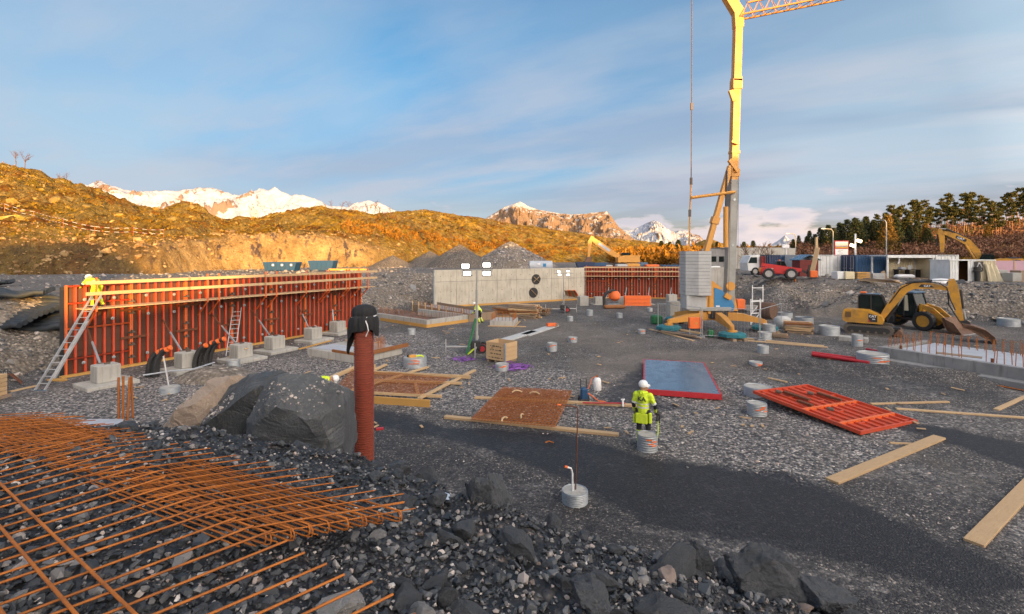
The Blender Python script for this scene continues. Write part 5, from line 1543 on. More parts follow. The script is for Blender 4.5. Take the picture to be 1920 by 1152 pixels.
# ---- crate with stencilled lines
A, B = G(912, 678), G(947, 684)
t = thing('wooden_crate', 'open wooden pallet crate with dark stencilled lettering on its side', 'crate', A, heading(A, B))
L = (B - A).length; Wd = 1.0; H = 38 * A.y / FPX
for side in range(4):
    for k in range(4):
        z = .14 + (k + .5) * (H - .14) / 4; hh = (H - .14) / 4 - .012
        if side < 2: MB().box((L / 2, Wd * side, z), (L, .03, hh)).build('board', 'wood', t)
        else: MB().box((L * (side - 2), Wd / 2, z), (.03, Wd - .04, hh)).build('board', 'wood', t)
MB().box((L + .0, -.012, .14 + (H - .14) / 2), (.09, .05, H - .13)).build('corner_iron', 'galv', t)
for k in range(3): MB().box((L * (.08 + .42 * k), Wd / 2, .06), (.12, Wd, .11)).build('pallet_block', 'wood_old', t)
MB().box((L / 2, Wd / 2, .14), (L - .06, Wd - .06, .03)).build('floor', 'wood_old', t)
rr = random.Random(2)
for row, (z, w) in enumerate(((.82, .55), (.63, .6), (.45, .6), (.26, .75))):
    x = L * (.52 - w / 2); b = MB()
    while x < L * (.5 + w / 2):
        ww = rr.uniform(.02, .06); b.box((x, -.018, H * z), (ww, .006, .035 + .03 * (rr.random() < .6))); x += ww + .02 + .05 * (rr.random() < .2)
    b.build('stencil_line', 'black_steel', t)
for k in range(6):
    MB().box((L * rr.uniform(.2, .8), Wd * rr.uniform(.25, .75), H * .62 + .05 * k), (.7, .09, .04), rr.uniform(0, 3)).build('scrap_timber', 'brown_board', t)
# purple packing strips
V = []; F = []
for k in range(260):
    g = rs.rand()
    c = G(962 + rs.normal(0, 15), 692 + rs.normal(0, 3.0)) if g < .75 else G(870 + rs.normal(0, 12), 677 + rs.normal(0, 2))
    a = rs.uniform(0, 6.28); l = rs.uniform(.06, .22); w = .012; d = np.array([math.cos(a), math.sin(a)])
    n_ = np.array([-d[1], d[0]]); b = len(V)
    for s, q in ((-1, -1), (1, -1), (1, 1), (-1, 1)):
        V.append((c.x + d[0] * l * s + n_[0] * w * q, c.y + d[1] * l * s + n_[1] * w * q, .05 + rs.uniform(0, .10)))
    F.append((b, b + 1, b + 2, b + 3))
stuff(link('packing_straps', np_mesh('packing_straps', V, F), 'purple', None))
bpy.data.objects['packing_straps']['label'] = 'tangle of purple plastic packing straps around the crate'
bpy.data.objects['packing_straps']['category'] = 'packing straps'
# ---- pressure washer, gas bottle, rail
p = G(1095, 752); t = thing('pressure_washer', 'blue upright pressure washer with black handle on the gravel', 'pressure washer', p)
MB().box((0, 0, .26), (.26, .24, .46), None, .05).build('body', 'blue_box', t); MB().box((0, -.02, .05), (.36, .32, .1), None, .03).build('base', 'black_rubber', t)
for s in (-1, 1): MB().lathe([(.09, -.03), (.09, .03)], 12, (.17 * s, .12, .09), axis='x').build('wheel', 'black_rubber', t)
MB().tube([(-.11, .1, .4), (-.11, .12, .78), (.11, .12, .78), (.11, .1, .4)], .016, 6).build('handle', 'black_steel', t)
MB().tube([(.1, 0, .3), (.3, -.1, .2), (.5, -.2, .06), (.75, -.2, .03)], .02, 6).build('hose', 'orange_plastic', t)
p = G(1120, 733); t = thing('gas_bottle', 'white propane bottle with brass valve beside the pressure washer', 'gas bottle', p)
MB().lathe([(.12, 0), (.155, .04), (.155, .40), (.12, .49), (.05, .53)], 18).build('cylinder', 'helmet_white', t, 50); MB().lathe([(.035, .52), (.035, .60), (.02, .62)], 8).build('valve', 'rust', t)
MB().tube([(.0, 0, .58), (-.2, .02, .5), (-.35, -.1, .15), (-.5, -.15, .04)], .014, 6).build('hose', 'orange_plastic', t)
p = G(1078, 760, .1); o = MB().box((.9, 0, .02), (1.5, .06, .03), R(-2)).build('spirit_level', 'red_pipe'); o.location = G(1085, 757, .10) ; tag(o, 'thin red spirit level lying on the rear plank by the worker', 'tool')
o = MB().box((0, 0, .08), (.06, .05, .26), .2).box((0, 0, .2), (.14, .04, .04), .2).build('clamp_tool', 'sheet_white'); o.location = G(1168, 760, .08); tag(o, 'white clamp standing on the plank end by the worker', 'tool')
# cable lying on gravel
o = MB().tube([G(845, 762), G(900, 744), G(960, 722), (G(1010, 722)), G(1060, 728), G(1096, 745)], .012, 5).build('cable', 'black_rubber'); tag(o, 'black cable snaking over the gravel behind the orange mesh', 'cable')
# red scrap on the ground
o = MB().box((0, 0, .03), (.22, .12, .05), .3).build('plastic_scrap', 'red_pipe'); o.location = G(712, 806); tag(o, 'small red plastic scrap right of the pipe base', 'scrap')
# bent red clip
o = MB().tube([(-.12, 0, .03), (0, .05, .05), (.12, -.02, .03)], .02, 5).build('wire_clip', 'rust'); o.location = G(1030, 832); tag(o, 'small rusty clip lying on the wet gravel', 'scrap')
# ---- black conduits with orange caps
def conduit(label, p, h, lean, group):
    t = thing('cable_conduit', label, 'conduit', p, 0, group)
    pts = [Vector((0, 0, -.1))]
    for k in range(1, 11):
        f = k / 10; pts.append(Vector((lean * f ** 2.2, 0, h * math.sin(f * 1.35) / math.sin(1.35))))
    n = 44; pp = []; rad = []
    for k in range(n):
        f = k / (n - 1) * 10; i = min(int(f), 9); pp.append(pts[i].lerp(pts[i + 1], f - i)); rad.append(.105 if k % 2 else .092)
    MB().tube(pp, rad, 10).build('tube_wall', 'black_rubber', t, 30)
    d = (pts[10] - pts[9]).normalized()
    MB().tube([pts[10] - d * .02, pts[10] + d * .06], .115, 10).build('end_cap', 'orange_plastic', t)
    return t
for k, (x, y) in enumerate(((277, 708), (286, 706), (295, 706), (303, 704))):
    conduit('black ribbed conduit with orange cap in the left bundle, %s from left' % ('first', 'second', 'third', 'fourth')[k], G(x, y) + Vector((0, -.1 * k, 0)), 1.10 + .06 * k, .45 + .04 * k, 'left bundle of black conduits')
for k, (x, y) in enumerate(((364, 696), (376, 693), (388, 692), (400, 690))):
    conduit('black ribbed conduit with orange cap in the right bundle, %s from left' % ('first', 'second', 'third', 'fourth')[k], G(x, y) + Vector((0, -.1 * k, 0)), 1.18 + .08 * k, .52 + .05 * k, 'right bundle of black conduits')
o = MB().tube([G(268, 704, .3), G(320, 696, .35), G(360, 693, .4), G(402, 680, .4)], .03, 6).build('tie_rope', 'tarp'); tag(o, 'pale rope tied along the black conduits', 'rope')
o = MB().lathe([(1.5, 0), (1.1, .22), (.5, .38), (.1, .42)], 20).build('sand_pile', 'rubble_bank', None, 60); o.location = G(400, 706) ; tag(o, 'small heap of grey sand at the foot of the right conduits', 'sand')
# ---- ladders
def ladder(label, foot, top, w=.42, mat='alu', rungs=.28, ext=True):
    foot = Vector(foot); top = Vector(top); d = (top - foot); L = d.length; d.normalize(); sd = d.cross(Vector((0, 0, 1))).normalized()
    t = thing('ladder', label, 'ladder', foot)
    for s in (-1, 1): MB().bar(sd * w / 2 * s, d * L + sd * w / 2 * s, .03, .08, sd.cross(d)).build('stile', mat, t)
    if ext:
        nrm = sd.cross(d).normalized()
        for s in (-1, 1): MB().bar(d * L * .12 + sd * (w / 2 + .045) * s - nrm * .06, d * L * .70 + sd * (w / 2 + .045) * s - nrm * .06, .03, .08, sd.cross(d)).build('stile', mat, t)
    n = int(L / rungs)
    for k in range(1, n): MB().tube([d * (L * k / n) - sd * w / 2, d * (L * k / n) + sd * w / 2], .016, 6).build('rung', mat, t)
    MB().bar(-sd * w * .75, sd * w * .75, .08, .06).build('foot_bar', 'panel_blue', t)
    return t
fp = G(74, 733); tp = FA + fdir * .85 + fnrm * .9 + Vector((0, 0, 3.65))
ladder('long aluminium extension ladder leaning on the left end of the red formwork', fp, tp)
fp = G(432, 668); tp = FA + fdir * 7.6 + fnrm * .35 + Vector((0, 0, 2.35)); ladder('short aluminium ladder leaning on the red formwork by the conduits', fp, tp, .42, 'alu', .28, False)
# ---- timber box and rods at the left edge
t = thing('pallet_box', 'wooden pallet box cut by the left picture edge', 'crate', G(-44, 752))
for k in range(5): MB().box((0, 0, .18 + k * .16), (1.3, .9, .145), .1, .01).build('board', 'wood', t)
MB().box((0, 0, .05), (1.5, 1.0, .10), .1).build('pallet', 'wood_old', t); MB().box((.72, -.42, .5), (.06, .1, .85), .1).build('corner_iron', 'galv', t)
for k in range(4):
    rod('long rusty bar sliding down the left bank, %s of four' % ('upper', 'second', 'third', 'lower')[k], D(-20, 634 + k * 5, 24.5), D(78, 690 + k * 1.5, 22.3), .05, 'rust_dark', 'rusty bars on the left bank')
for k in range(2): rod('short rusty bar on the gravel near the pallet box, %s' % ('rear' if k else 'front'), G(14, 694 + k * 5, .25), G(40, 716 + k * 3, .1), .03, 'rust_dark', 'short rusty bars by the pallet box')
# ---- black blasting mats on the left bank
def rubber_mat(label, c, L, Wd, rz, tilt, n=9):
    t = thing('blasting_mat', label, 'rubber mat', c, rz, 'black rubber mats on the left bank')
    rr = random.Random(int(L * 100))
    for k in range(n):
        y = -Wd / 2 + (k + .5) * Wd / n
        pts = [Vector((-L / 2 + L * i / 8, y + .03 * math.sin(i * 1.7 + k), -y * math.tan(tilt) + .10 * math.sin(i * .8 + 1) + .04 * math.sin(i * 2.1 + k))) for i in range(9)]
        MB().tube(pts, Wd / n * .62, 7).build('tyre_roll', 'mat_rubber', t, 60)
    return t
def hit(px_, py_, y0=15.0, up=.12):
    y = y0
    while y < 70:
        p = D(px_, py_, y)
        if p.z <= float(ground_h(np.array([[p.x]]), np.array([[p.y]]))[0, 0]): return p + Vector((0, 0, up))
        y += .15
    return p
rubber_mat('large ribbed black rubber blasting mat nearest the red formwork', hit(84, 590), 3.4, 2.6, .2, -.5)
rubber_mat('ribbed black rubber mat lying lower on the left bank', hit(30, 596), 3.4, 2.0, -.25, -.4)
rubber_mat('folded black rubber mat on top at the left picture edge', hit(26, 562, up=.35), 3.0, 1.0, .25, -.1, 5)
rubber_mat('rolled black rubber mat at the upper left edge', hit(-10, 538, up=.3), 1.9, .8, .1, 0, 4)

# ================================================================== people
def text_mesh(txt, size, ext=.004, bold=0.0):
    cu = bpy.data.curves.new('lettering', 'FONT'); cu.body = txt; cu.size = size; cu.extrude = ext; cu.align_x = 'CENTER'; cu.align_y = 'CENTER'; cu.offset = bold; cu.resolution_u = 2
    ob = bpy.data.objects.new('lettering_tmp', cu); COL.objects.link(ob)
    dg = bpy.context.evaluated_depsgraph_get()
    me = bpy.data.meshes.new_from_object(ob.evaluated_get(dg)); bpy.data.objects.remove(ob); bpy.data.curves.remove(cu)
    me.name = 'lettering'; return me
def person(label, loc, rz, J, mats='hivis', helmet='helmet_white', voxel=.022, extras=None):
    """J: joint positions (local, facing +y). One continuous body from capsules, then clothing by region."""
    j = {k: Vector(v) for k, v in J.items()}
    segs = []
    def sg(a, b, ra, rb, reg): segs.append((j[a], j[b], ra, rb, reg))
    sg('pelvis', 'chest', .165, .185, 'torso'); sg('chest', 'neck', .17, .075, 'torso'); sg('neck', 'head', .062, .09, 'head'); sg('head', 'crown', .102, .092, 'head'); sg('head', 'face', .07, .055, 'head')
    for s in ('l', 'r'):
        sg('chest', s + 'sho', .13, .085, 'torso'); sg(s + 'sho', s + 'elb', .082, .062, 'uarm'); sg(s + 'elb', s + 'wri', .060, .043, 'farm'); sg(s + 'wri', s + 'hand', .040, .045, 'hand')
        sg('pelvis', s + 'hip', .15, .125, 'hip'); sg(s + 'hip', s + 'kne', .115, .078, 'thigh'); sg(s + 'kne', s + 'ank', .078, .058, 'shin'); sg(s + 'ank', s + 'toe', .06, .05, 'boot')
    b = MB()
    for a, e, ra, rb, reg in segs:
        d = e - a; n = d.normalized() if d.length > 1e-6 else Vector((0, 0, 1))
        pts = [a - n * ra * .85, a - n * ra * .5, a, e, e + n * rb * .5, e + n * rb * .85]
        b.tube(pts, [ra * .5, ra * .87, ra, rb, rb * .87, rb * .5], 10)
    ob = b.build('tmp', None)
    rm = ob.modifiers.new('r', 'REMESH'); rm.mode = 'VOXEL'; rm.voxel_size = voxel
    s_ = ob.modifiers.new('s', 'SMOOTH'); s_.factor = .5; s_.iterations = 3
    dg = bpy.context.evaluated_depsgraph_get(); me = bpy.data.meshes.new_from_object(ob.evaluated_get(dg)); bpy.data.objects.remove(ob)
    me.name = 'person'
    names = [mats, 'workwear', 'reflective', 'skin', 'glove', 'black_rubber']
    for n in names: me.materials.append(M[n])
    # light fabric folds
    vc = np.array([v.co[:] for v in me.vertices]); vn = np.array([v.normal[:] for v in me.vertices])
    fold = .010 * fbm(vc[:, 0] * 9 + vc[:, 2] * 4, vc[:, 2] * 13 + vc[:, 1] * 9, 3) + .006 * fbm(vc[:, 0] * 25, vc[:, 2] * 30 + vc[:, 1] * 20, 2)
    fold = np.where(np.linalg.norm(vc - np.array(j['head'])[None], axis=1) < .17, 0, fold)
    me.vertices.foreach_set('co', (vc + vn * fold[:, None]).astype(np.float32).ravel())
    idx = []
    for f in me.polygons:
        c = f.center; best = None
        for a, e, ra, rb, reg in segs:
            d = e - a; u = max(0, min(1, (c - a).dot(d) / max(d.length_squared, 1e-9))); q = (c - a - d * u).length / (ra + (rb - ra) * u)
            if best is None or q < best[0]: best = (q, reg, u)
        q, reg, u = best; m = 0
        up = (c - j['pelvis']).dot((j['chest'] - j['pelvis']).normalized()); tl = (j['chest'] - j['pelvis']).length
        if reg == 'torso': m = 2 if (.22 * tl < up < .34 * tl or .50 * tl < up < .60 * tl) else 0
        elif reg == 'uarm': m = 2 if .72 < u < .9 else (1 if u >= .9 else 0)
        elif reg == 'farm': m = 1 if u < .45 else 0
        elif reg == 'hand': m = 4
        elif reg == 'head': m = 3
        elif reg in ('hip', 'thigh'): m = 1 if mats == 'hivis' and not extras_all(extras) else 0
        elif reg == 'shin': m = 2 if .30 < u < .40 else (0 if u > .22 else 1)
        elif reg == 'boot': m = 5
        idx.append(m)
    me.polygons.foreach_set('material_index', idx); me.polygons.foreach_set('use_smooth', [True] * len(me.polygons))
    o = bpy.data.objects.new('person', me); COL.objects.link(o); o.location = loc; o.rotation_euler = (0, 0, rz)
    tag(o, label, 'person')
    # helmet with brim, ear defenders
    hd = j['crown'] - j['head']; up = hd.normalized(); fw = (j['face'] - j['head']); fw = (fw - up * fw.dot(up)).normalized(); sd = fw.cross(up)
    R3 = Matrix((sd, fw, up)).transposed()
    hm = MB().lathe([(.125, -.01), (.132, .03), (.124, .08), (.095, .125), (.05, .15), (.01, .155)], 18)
    hm.prism([(-.11, .09), (-.07, .175), (0, .195), (.07, .175), (.11, .09)], -.012, .006, 'xy')
    h = hm.build('helmet', helmet, o, 40)
    h.matrix_local = Matrix.Translation(j['head'] + up * .045) @ R3.to_4x4()
    for s in (-1, 1):
        e = MB().lathe([(.048, -.02), (.052, .0), (.035, .03)], 12, (.118 * s, -.01, -.03), axis='x').build('ear_defender', 'hivis', o, 40); e.matrix_local = h.matrix_local
    # gloves: palm with five bent fingers
    for s in ('l', 'r'):
        d = (j[s + 'hand'] - j[s + 'wri']).normalized(); sd2 = d.cross(Vector((.3, .9, .2))).normalized(); nn = sd2.cross(d)
        g = MB(); c = j[s + 'hand']
        for k in range(4):
            b0 = c + sd2 * (-.033 + .022 * k) + d * .02; ln = (.030, .036, .034, .026)[k]
            g.tube([b0, b0 + d * ln, b0 + d * (ln * 1.5) + nn * .022, b0 + d * ln * 1.4 + nn * .045], .0115, 6)
        b0 = c - sd2 * .04 - d * .02
        g.tube([b0, b0 - sd2 * .025 + d * .025 + nn * .015, b0 - sd2 * .02 + d * .055 + nn * .03], .012, 6)
        g.build('glove', 'workwear', o)
    return o
def extras_all(e): return bool(e and e.get('yellow_trousers'))
STAND = dict(pelvis=(0, 0, .98), chest=(0, .02, 1.34), neck=(0, .0, 1.50), head=(0, .03, 1.63), crown=(0, .02, 1.70), face=(0, .10, 1.61),
             lsho=(-.20, 0, 1.42), lelb=(-.27, -.03, 1.14), lwri=(-.27, .10, .92), lhand=(-.26, .14, .85), rsho=(.20, 0, 1.42), relb=(.28, .02, 1.13), rwri=(.26, .22, .96), rhand=(.25, .28, .90),
             lhip=(-.10, 0, .93), lkne=(-.12, .03, .50), lank=(-.13, -.02, .09), ltoe=(-.14, .14, .05), rhip=(.10, 0, .93), rkne=(.13, .04, .50), rank=(.14, 0, .09), rtoe=(.16, .16, .05))
J = dict(STAND)
# head turned to the right
J['face'] = (.09, .07, 1.60); J['rwri'] = (.30, .22, .93); J['rhand'] = (.31, .26, .86); J['relb'] = (.33, .0, 1.14)
wp = G(1206, 834)
w = person('standing worker in yellow high-visibility jacket and white helmet, seen from behind', wp, R(-28), J)
lt = link('lettering', text_mesh('KA', .17, .003, .006), 'black_steel', w); lt.location = (-.005, -.186, 1.335); lt.rotation_euler = (R(86), 0, 0)
lt = link('lettering', text_mesh('- - - -', .05, .003, .002), 'black_steel', w); lt.location = (-.005, -.182, 1.25); lt.rotation_euler = (R(88), 0, 0)
MB().box((-.02, -.125, .78), (.34, .05, .30), None, .02).build('tool_pouch', 'hivis', w); MB().box((.21, -.06, .80), (.08, .12, .30), None, .02).build('holster_pocket', 'hivis', w)
MB().box((-.24, -.02, .72), (.06, .14, .26), None, .02).build('holster_pocket', 'hivis', w)
MB().tube([(.0, -.17, 1.505), (.1, -.02, 1.5), (0, .12, 1.47), (-.1, -.02, 1.5), (0, -.17, 1.505)], .045, 8).build('collar', 'hivis', w, 60)
dr = MB(); dr.box((0, 0, .0), (.10, .26, .12), None, .02); dr.box((0, -.05, -.12), (.06, .08, .18), None, .01); dr.tube([(0, .12, 0), (0, .30, -.05)], .02, 8)
dr = dr.build('power_drill', 'black_steel'); dr.location = w.matrix_basis @ Vector((.36, .30, .80)); dr.rotation_euler = (R(-50), 0, R(-28)); tag(dr, 'dark power drill held by the standing worker', 'tool')
o = MB().tube([w.matrix_basis @ Vector((.35, .28, .68)), w.matrix_basis @ Vector((.38, .2, .4)), w.matrix_basis @ Vector((.36, .1, .08))], .014, 6).build('cable', 'hivis'); tag(o, 'yellow cable hanging beside the leg of the standing worker', 'cable')
# worker leaning over the formwork top
Jb = dict(STAND)
def bend(Jd, pivot, ang, keys):
    r = Matrix.Rotation(-ang, 3, 'X')
    for k in keys: Jd[k] = tuple(Vector(pivot) + r @ (Vector(Jd[k]) - Vector(pivot)))
UP = ['chest', 'neck', 'head', 'crown', 'face', 'lsho', 'rsho', 'lelb', 'relb', 'lwri', 'rwri', 'lhand', 'rhand']
bend(Jb, Jb['pelvis'], R(58), UP)
Jb.update(lkne=(-.14, .16, .52), rkne=(.16, .14, .52), lank=(-.2, -.02, .09), ltoe=(-.22, .14, .05), rank=(.22, -.02, .09), rtoe=(.25, .14, .05))
for s, x in (('l', -.34), ('r', .34)):
    Jb[s + 'elb'] = (x, .46, 1.02); Jb[s + 'wri'] = (x * .95, .62, .90); Jb[s + 'hand'] = (x * .9, .68, .86)
pl = FA + fdir * .95 + fnrm * .62 + Vector((0, 0, 3.03))
w = person('worker in yellow jacket and trousers leaning over the top of the red formwork', pl, heading(FA, FB) + R(8), Jb, voxel=.026, extras={'yellow_trousers': True})
lt = link('lettering', text_mesh('KA', .15, .003, .006), 'black_steel', w); lt.location = (0, .02, 1.30); lt.rotation_euler = (R(38), 0, 0)
# worker bent behind the mesh frame: only the back shows above the boulder
Jc = dict(STAND); bend(Jc, Jc['pelvis'], R(80), UP)
Jc.update(lkne=(-.16, .22, .50), rkne=(.16, .22, .50))
for s, x in (('l', -.2), ('r', .2)):
    Jc[s + 'elb'] = (x, .50, .72); Jc[s + 'wri'] = (x * .9, .56, .46); Jc[s + 'hand'] = (x * .9, .58, .36)
w = person('worker bent double behind the boulder, only the yellow back showing', G(588, 771), R(-80), Jc, voxel=.026)
# worker by the timber shuttering
Jd = dict(STAND); bend(Jd, Jd['pelvis'], R(40), UP); Jd.update(lkne=(-.12, .12, .5), rkne=(.2, .05, .5), rank=(.24, -.16, .09), rtoe=(.26, -.02, .05))
for s, x in (('l', -.3), ('r', .3)):
    Jd[s + 'elb'] = (x, .34, 1.0); Jd[s + 'wri'] = (x * .9, .5, .8); Jd[s + 'hand'] = (x * .85, .55, .74)
person('worker in yellow jacket and dark trousers stooping behind the light mast', G(900, 606), R(75), Jd, voxel=.03)

# ================================================================== machines, containers and plant
def wheel(name, c, r, w, tyre='black_rubber', rim='rim_yellow', parent=None, axis='y', lugs=14):
    e = bpy.data.objects.new(name, None); COL.objects.link(e); e.parent = parent; e.location = c; e.empty_display_size = .1
    b = MB().lathe([(r * .60, -w / 2), (r * .93, -w / 2), (r, -w * .36), (r, w * .36), (r * .93, w / 2), (r * .60, w / 2)], 24, axis=axis, cap=False)
    for k in range(lugs):
        a = 2 * PI * k / lugs
        p = Vector((math.cos(a) * r * 1.005, 0, math.sin(a) * r * 1.005))
        b.box(p, (.06 * r / .6, w * .8, .05), Euler((0, -a, .35)))
    b.build('tyre', tyre, e, 35)
    MB().lathe([(r * .62, -w * .40), (r * .5, -w * .30), (r * .22, -w * .30), (r * .20, -w * .42), (r * .20, w * .42), (r * .22, w * .30), (r * .5, w * .30), (r * .62, w * .40)], 20, axis=axis).build('rim', rim, e, 35)
    return e
def loft_bar(b, pts, w):
    """flat-sided boom: pts (x, z, half-height) in the xz plane, width w"""
    vs = []
    n = len(pts)
    for i, (x, z, h) in enumerate(pts):
        a = pts[max(i - 1, 0)]; c = pts[min(i + 1, n - 1)]
        d = Vector((c[0] - a[0], 0, c[1] - a[1])).normalized(); u = Vector((-d.z, 0, d.x))
        for s, y in ((-1, -1), (1, -1), (1, 1), (-1, 1)):
            p = Vector((x, 0, z)) + u * h * s; vs.append((p.x, y * w / 2, p.z))
    fs = [(0, 1, 2, 3), tuple(range(4 * n - 1, 4 * n - 5, -1))]
    for i in range(n - 1):
        for k in range(4):
            j = (k + 1) % 4; fs.append((i * 4 + k, i * 4 + j, i * 4 + 4 + j, i * 4 + 4 + k))
    return b.add(vs, fs)
def tracks(t, L, gauge, w, h, mat='track_steel'):
    for s in (-1, 1):
        prof = []; r = h / 2
        for k in range(9): a = PI / 2 + PI * k / 8; prof.append((-L / 2 + r + r * math.cos(a), r + r * math.sin(a)))
        for k in range(9): a = -PI / 2 + PI * k / 8; prof.append((L / 2 - r + r * math.cos(a), r + r * math.sin(a)))
        tr = MB().prism(prof, s * gauge / 2 - w / 2, s * gauge / 2 + w / 2).build('track', mat, t, 40)
        b = MB(); n = 44; per = []
        for k in range(len(prof)):
            a = Vector((prof[k][0], prof[k][1])); c = Vector((prof[(k + 1) % len(prof)][0], prof[(k + 1) % len(prof)][1])); m = max(1, int((c - a).length / .13))
            for i in range(m): per.append((a.lerp(c, i / m), (c - a)))
        for p, d in per: b.box((p.x, s * gauge / 2, p.y), (.05, w * 1.03, .05), Euler((0, -math.atan2(d.y, d.x), 0)))
        stuff(b.build('grousers', mat, tr))
        inner = [(x * .86, (z - r) * .66 + r) for x, z in prof]
        MB().prism(inner, s * gauge / 2 - w / 2 - .02, s * gauge / 2 + w / 2 + .02).build('track_frame', 'black_steel', tr, 40)
        for k in range(5): MB().lathe([(h * .13, -w / 2 - .04), (h * .13, w / 2 + .04)], 10, (-L * .32 + L * .16 * k, s * gauge / 2, h * .28), axis='y').build('roller', 'track_steel', tr)
def cat_text(t, txt, size, loc, rot, mat='helmet_white'):
    o = link('lettering', text_mesh(txt, size, .004, size * .03), mat, t); o.location = loc; o.rotation_euler = rot; return o

# ---- yellow mini excavator (local x = forward, its right side towards the camera)
t = thing('excavator', 'yellow mini excavator with dark cab and arched boom on rubber tracks', 'excavator', G(1630, 624), R(-40))
tracks(t, 2.75, 1.75, .45, .62)
MB().prism([(1.30, .10), (1.75, .0), (1.85, .05), (1.80, .25), (1.70, .42), (1.60, .42)], -1.15, 1.15).build('dozer_blade', 'bucket_steel', t)
MB().box((.9, 0, .40), (1.6, .8, .22)).build('undercarriage', 'black_steel', t)
MB().lathe([(.55, .48), (.55, .70)], 18).build('slew_ring', 'black_steel', t)
body = [(-1.42, .85), (-1.45, 1.15), (-1.38, 1.58), (-1.20, 1.66), (.05, 1.62), (.45, 1.42), (.75, 1.25), (.85, .95), (.80, .74), (-1.2, .74)]
hb = MB().prism(body, -1.02, .10).build('engine_hood', 'cat_yellow', t, 30)
MB().prism([(-1.42, .85), (-1.45, 1.15), (-1.38, 1.50), (.3, 1.5), (.3, .74), (-1.2, .74)], .10, 1.02).build('side_body', 'cat_yellow', t, 30)
for k in range(7): MB().box((-1.12, -1.025, 1.12 + k * .055), (.34, .015, .03)).build('vent_slat', 'black_steel', hb)
MB().prism([(.02, .86), (.50, .86), (.50, 1.30), (.02, 1.44)], -1.032, -1.022).build('badge_panel', 'black_steel', hb)
cat_text(hb, 'CAT', .21, (.25, -1.036, 1.24), (R(90), 0, 0)); cat_text(hb, '308', .11, (.30, -1.036, 1.05), (R(90), 0, 0))
MB().prism([(.02, .86), (.14, .86), (.02, 1.06)], -1.040, -1.033).build('badge_wedge', 'machine_red', hb)
cab = bpy.data.objects.new('cab', None); COL.objects.link(cab); cab.parent = t
MB().prism([(-.62, 1.5), (-.62, 2.50), (-.5, 2.62), (.55, 2.62), (.72, 2.48), (.98, 1.62), (.98, .8), (-.62, .8)], .06, 1.0).build('cab_glass', 'glass_dark', cab)
for y in (.04, 1.02):
    b = MB()
    for p, q in (((-.62, 1.0), (-.62, 2.52)), ((-.62, 2.52), (-.48, 2.64)), ((-.48, 2.64), (.55, 2.64)), ((.55, 2.64), (.73, 2.5)), ((.73, 2.5), (1.0, 1.6)), ((.1, 1.5), (.1, 2.62)), ((1.0, 1.6), (1.0, .8))):
        b.bar((p[0], y, p[1]), (q[0], y, q[1]), .07, .07)
    b.build('cab_frame', 'black_steel', cab)
MB().box((.05, .53, 2.66), (1.15, 1.0, .06), None, .02).build('roof', 'panel_blue', cab); MB().box((-.35, .3, 2.76), (.36, .3, .12), None, .03).build('beacon', 'orange_plastic', cab)
MB().box((.0, .5, 1.25), (.5, .5, .9), None, .05).build('seat', 'black_rubber', cab)
bm_ = loft_bar(MB(), [(.62, .95, .15), (1.05, 1.75, .20), (1.62, 2.72, .25), (1.90, 3.12, .26), (2.35, 3.36, .22), (3.2, 3.38, .18), (4.15, 3.22, .12)], .30).build('boom', 'cat_yellow', t, 30)
MB().prism([(2.62, 3.27), (3.42, 3.28), (3.2, 3.45), (2.75, 3.47)], -.158, -.152).build('boom_badge', 'black_steel', bm_); cat_text(bm_, 'CAT', .17, (3.05, -.161, 3.36), (R(90), 0, 0))
MB().tube([(.95, 0, .95), (1.55, 0, 2.0)], .075, 8).build('boom_cylinder', 'black_steel', bm_); MB().tube([(1.55, 0, 2.0), (1.85, 0, 2.62)], .04, 8).build('cylinder_rod', 'galv', bm_)
MB().tube([(1.95, -.1, 3.5), (3.3, -.1, 3.72)], .07, 8).build('stick_cylinder', 'black_steel', bm_); MB().tube([(3.3, -.1, 3.72), (4.25, -.1, 3.78)], .035, 8).build('cylinder_rod', 'galv', bm_)
MB().tube([(1.1, -.18, 2.1), (1.7, -.18, 3.15), (2.4, -.18, 3.62), (3.6, -.18, 3.60), (4.0, -.18, 3.3), (4.15, -.18, 2.6), (4.4, -.18, 1.9)], .035, 6).build('hydraulic_hose', 'black_rubber', bm_)
st = loft_bar(MB(), [(4.22, 3.86, .14), (4.30, 3.4, .24), (4.42, 2.6, .22), (4.62, 1.5, .15), (4.70, 1.12, .11)], .26).build('stick', 'cat_yellow', t, 30)
MB().tube([(4.66, 0, 3.2), (4.78, 0, 2.0)], .06, 8).build('bucket_cylinder', 'black_steel', st); MB().tube([(4.78, 0, 2.0), (4.90, 0, 1.35)], .035, 8).build('cylinder_rod', 'galv', st)
MB().tube([(4.05, -.14, 3.0), (4.1, -.16, 2.2), (4.4, -.16, 1.6), (4.6, -.14, 1.2)], .04, 6).build('hydraulic_hose', 'black_rubber', st)
MB().prism([(4.55, 1.22), (4.95, 1.30), (5.15, 1.0), (4.85, .85)], -.14, .14).build('bucket_link', 'black_steel', t)
bk = MB(); prof = [(4.7, 1.10), (5.2, 1.02), (5.75, .82), (6.15, .42), (6.22, .0), (6.05, -.02), (5.92, .25), (5.6, .55), (5.15, .78), (4.75, .85)]
bk.prism(prof, -.62, .62)
bk = bk.build('bucket', 'bucket_steel', t, 30)
for s in (-.62, .60): MB().prism([(4.75, .95), (5.2, .98), (5.75, .8), (6.15, .4), (6.2, .02), (5.6, .35)], s, s + .03).build('bucket_side', 'bucket_steel', bk)
for k in range(5): MB().bar((6.13, -.52 + .26 * k, .04), (6.26, -.52 + .26 * k, -.16), .13, .05).build('bucket_tooth', 'alu', bk)

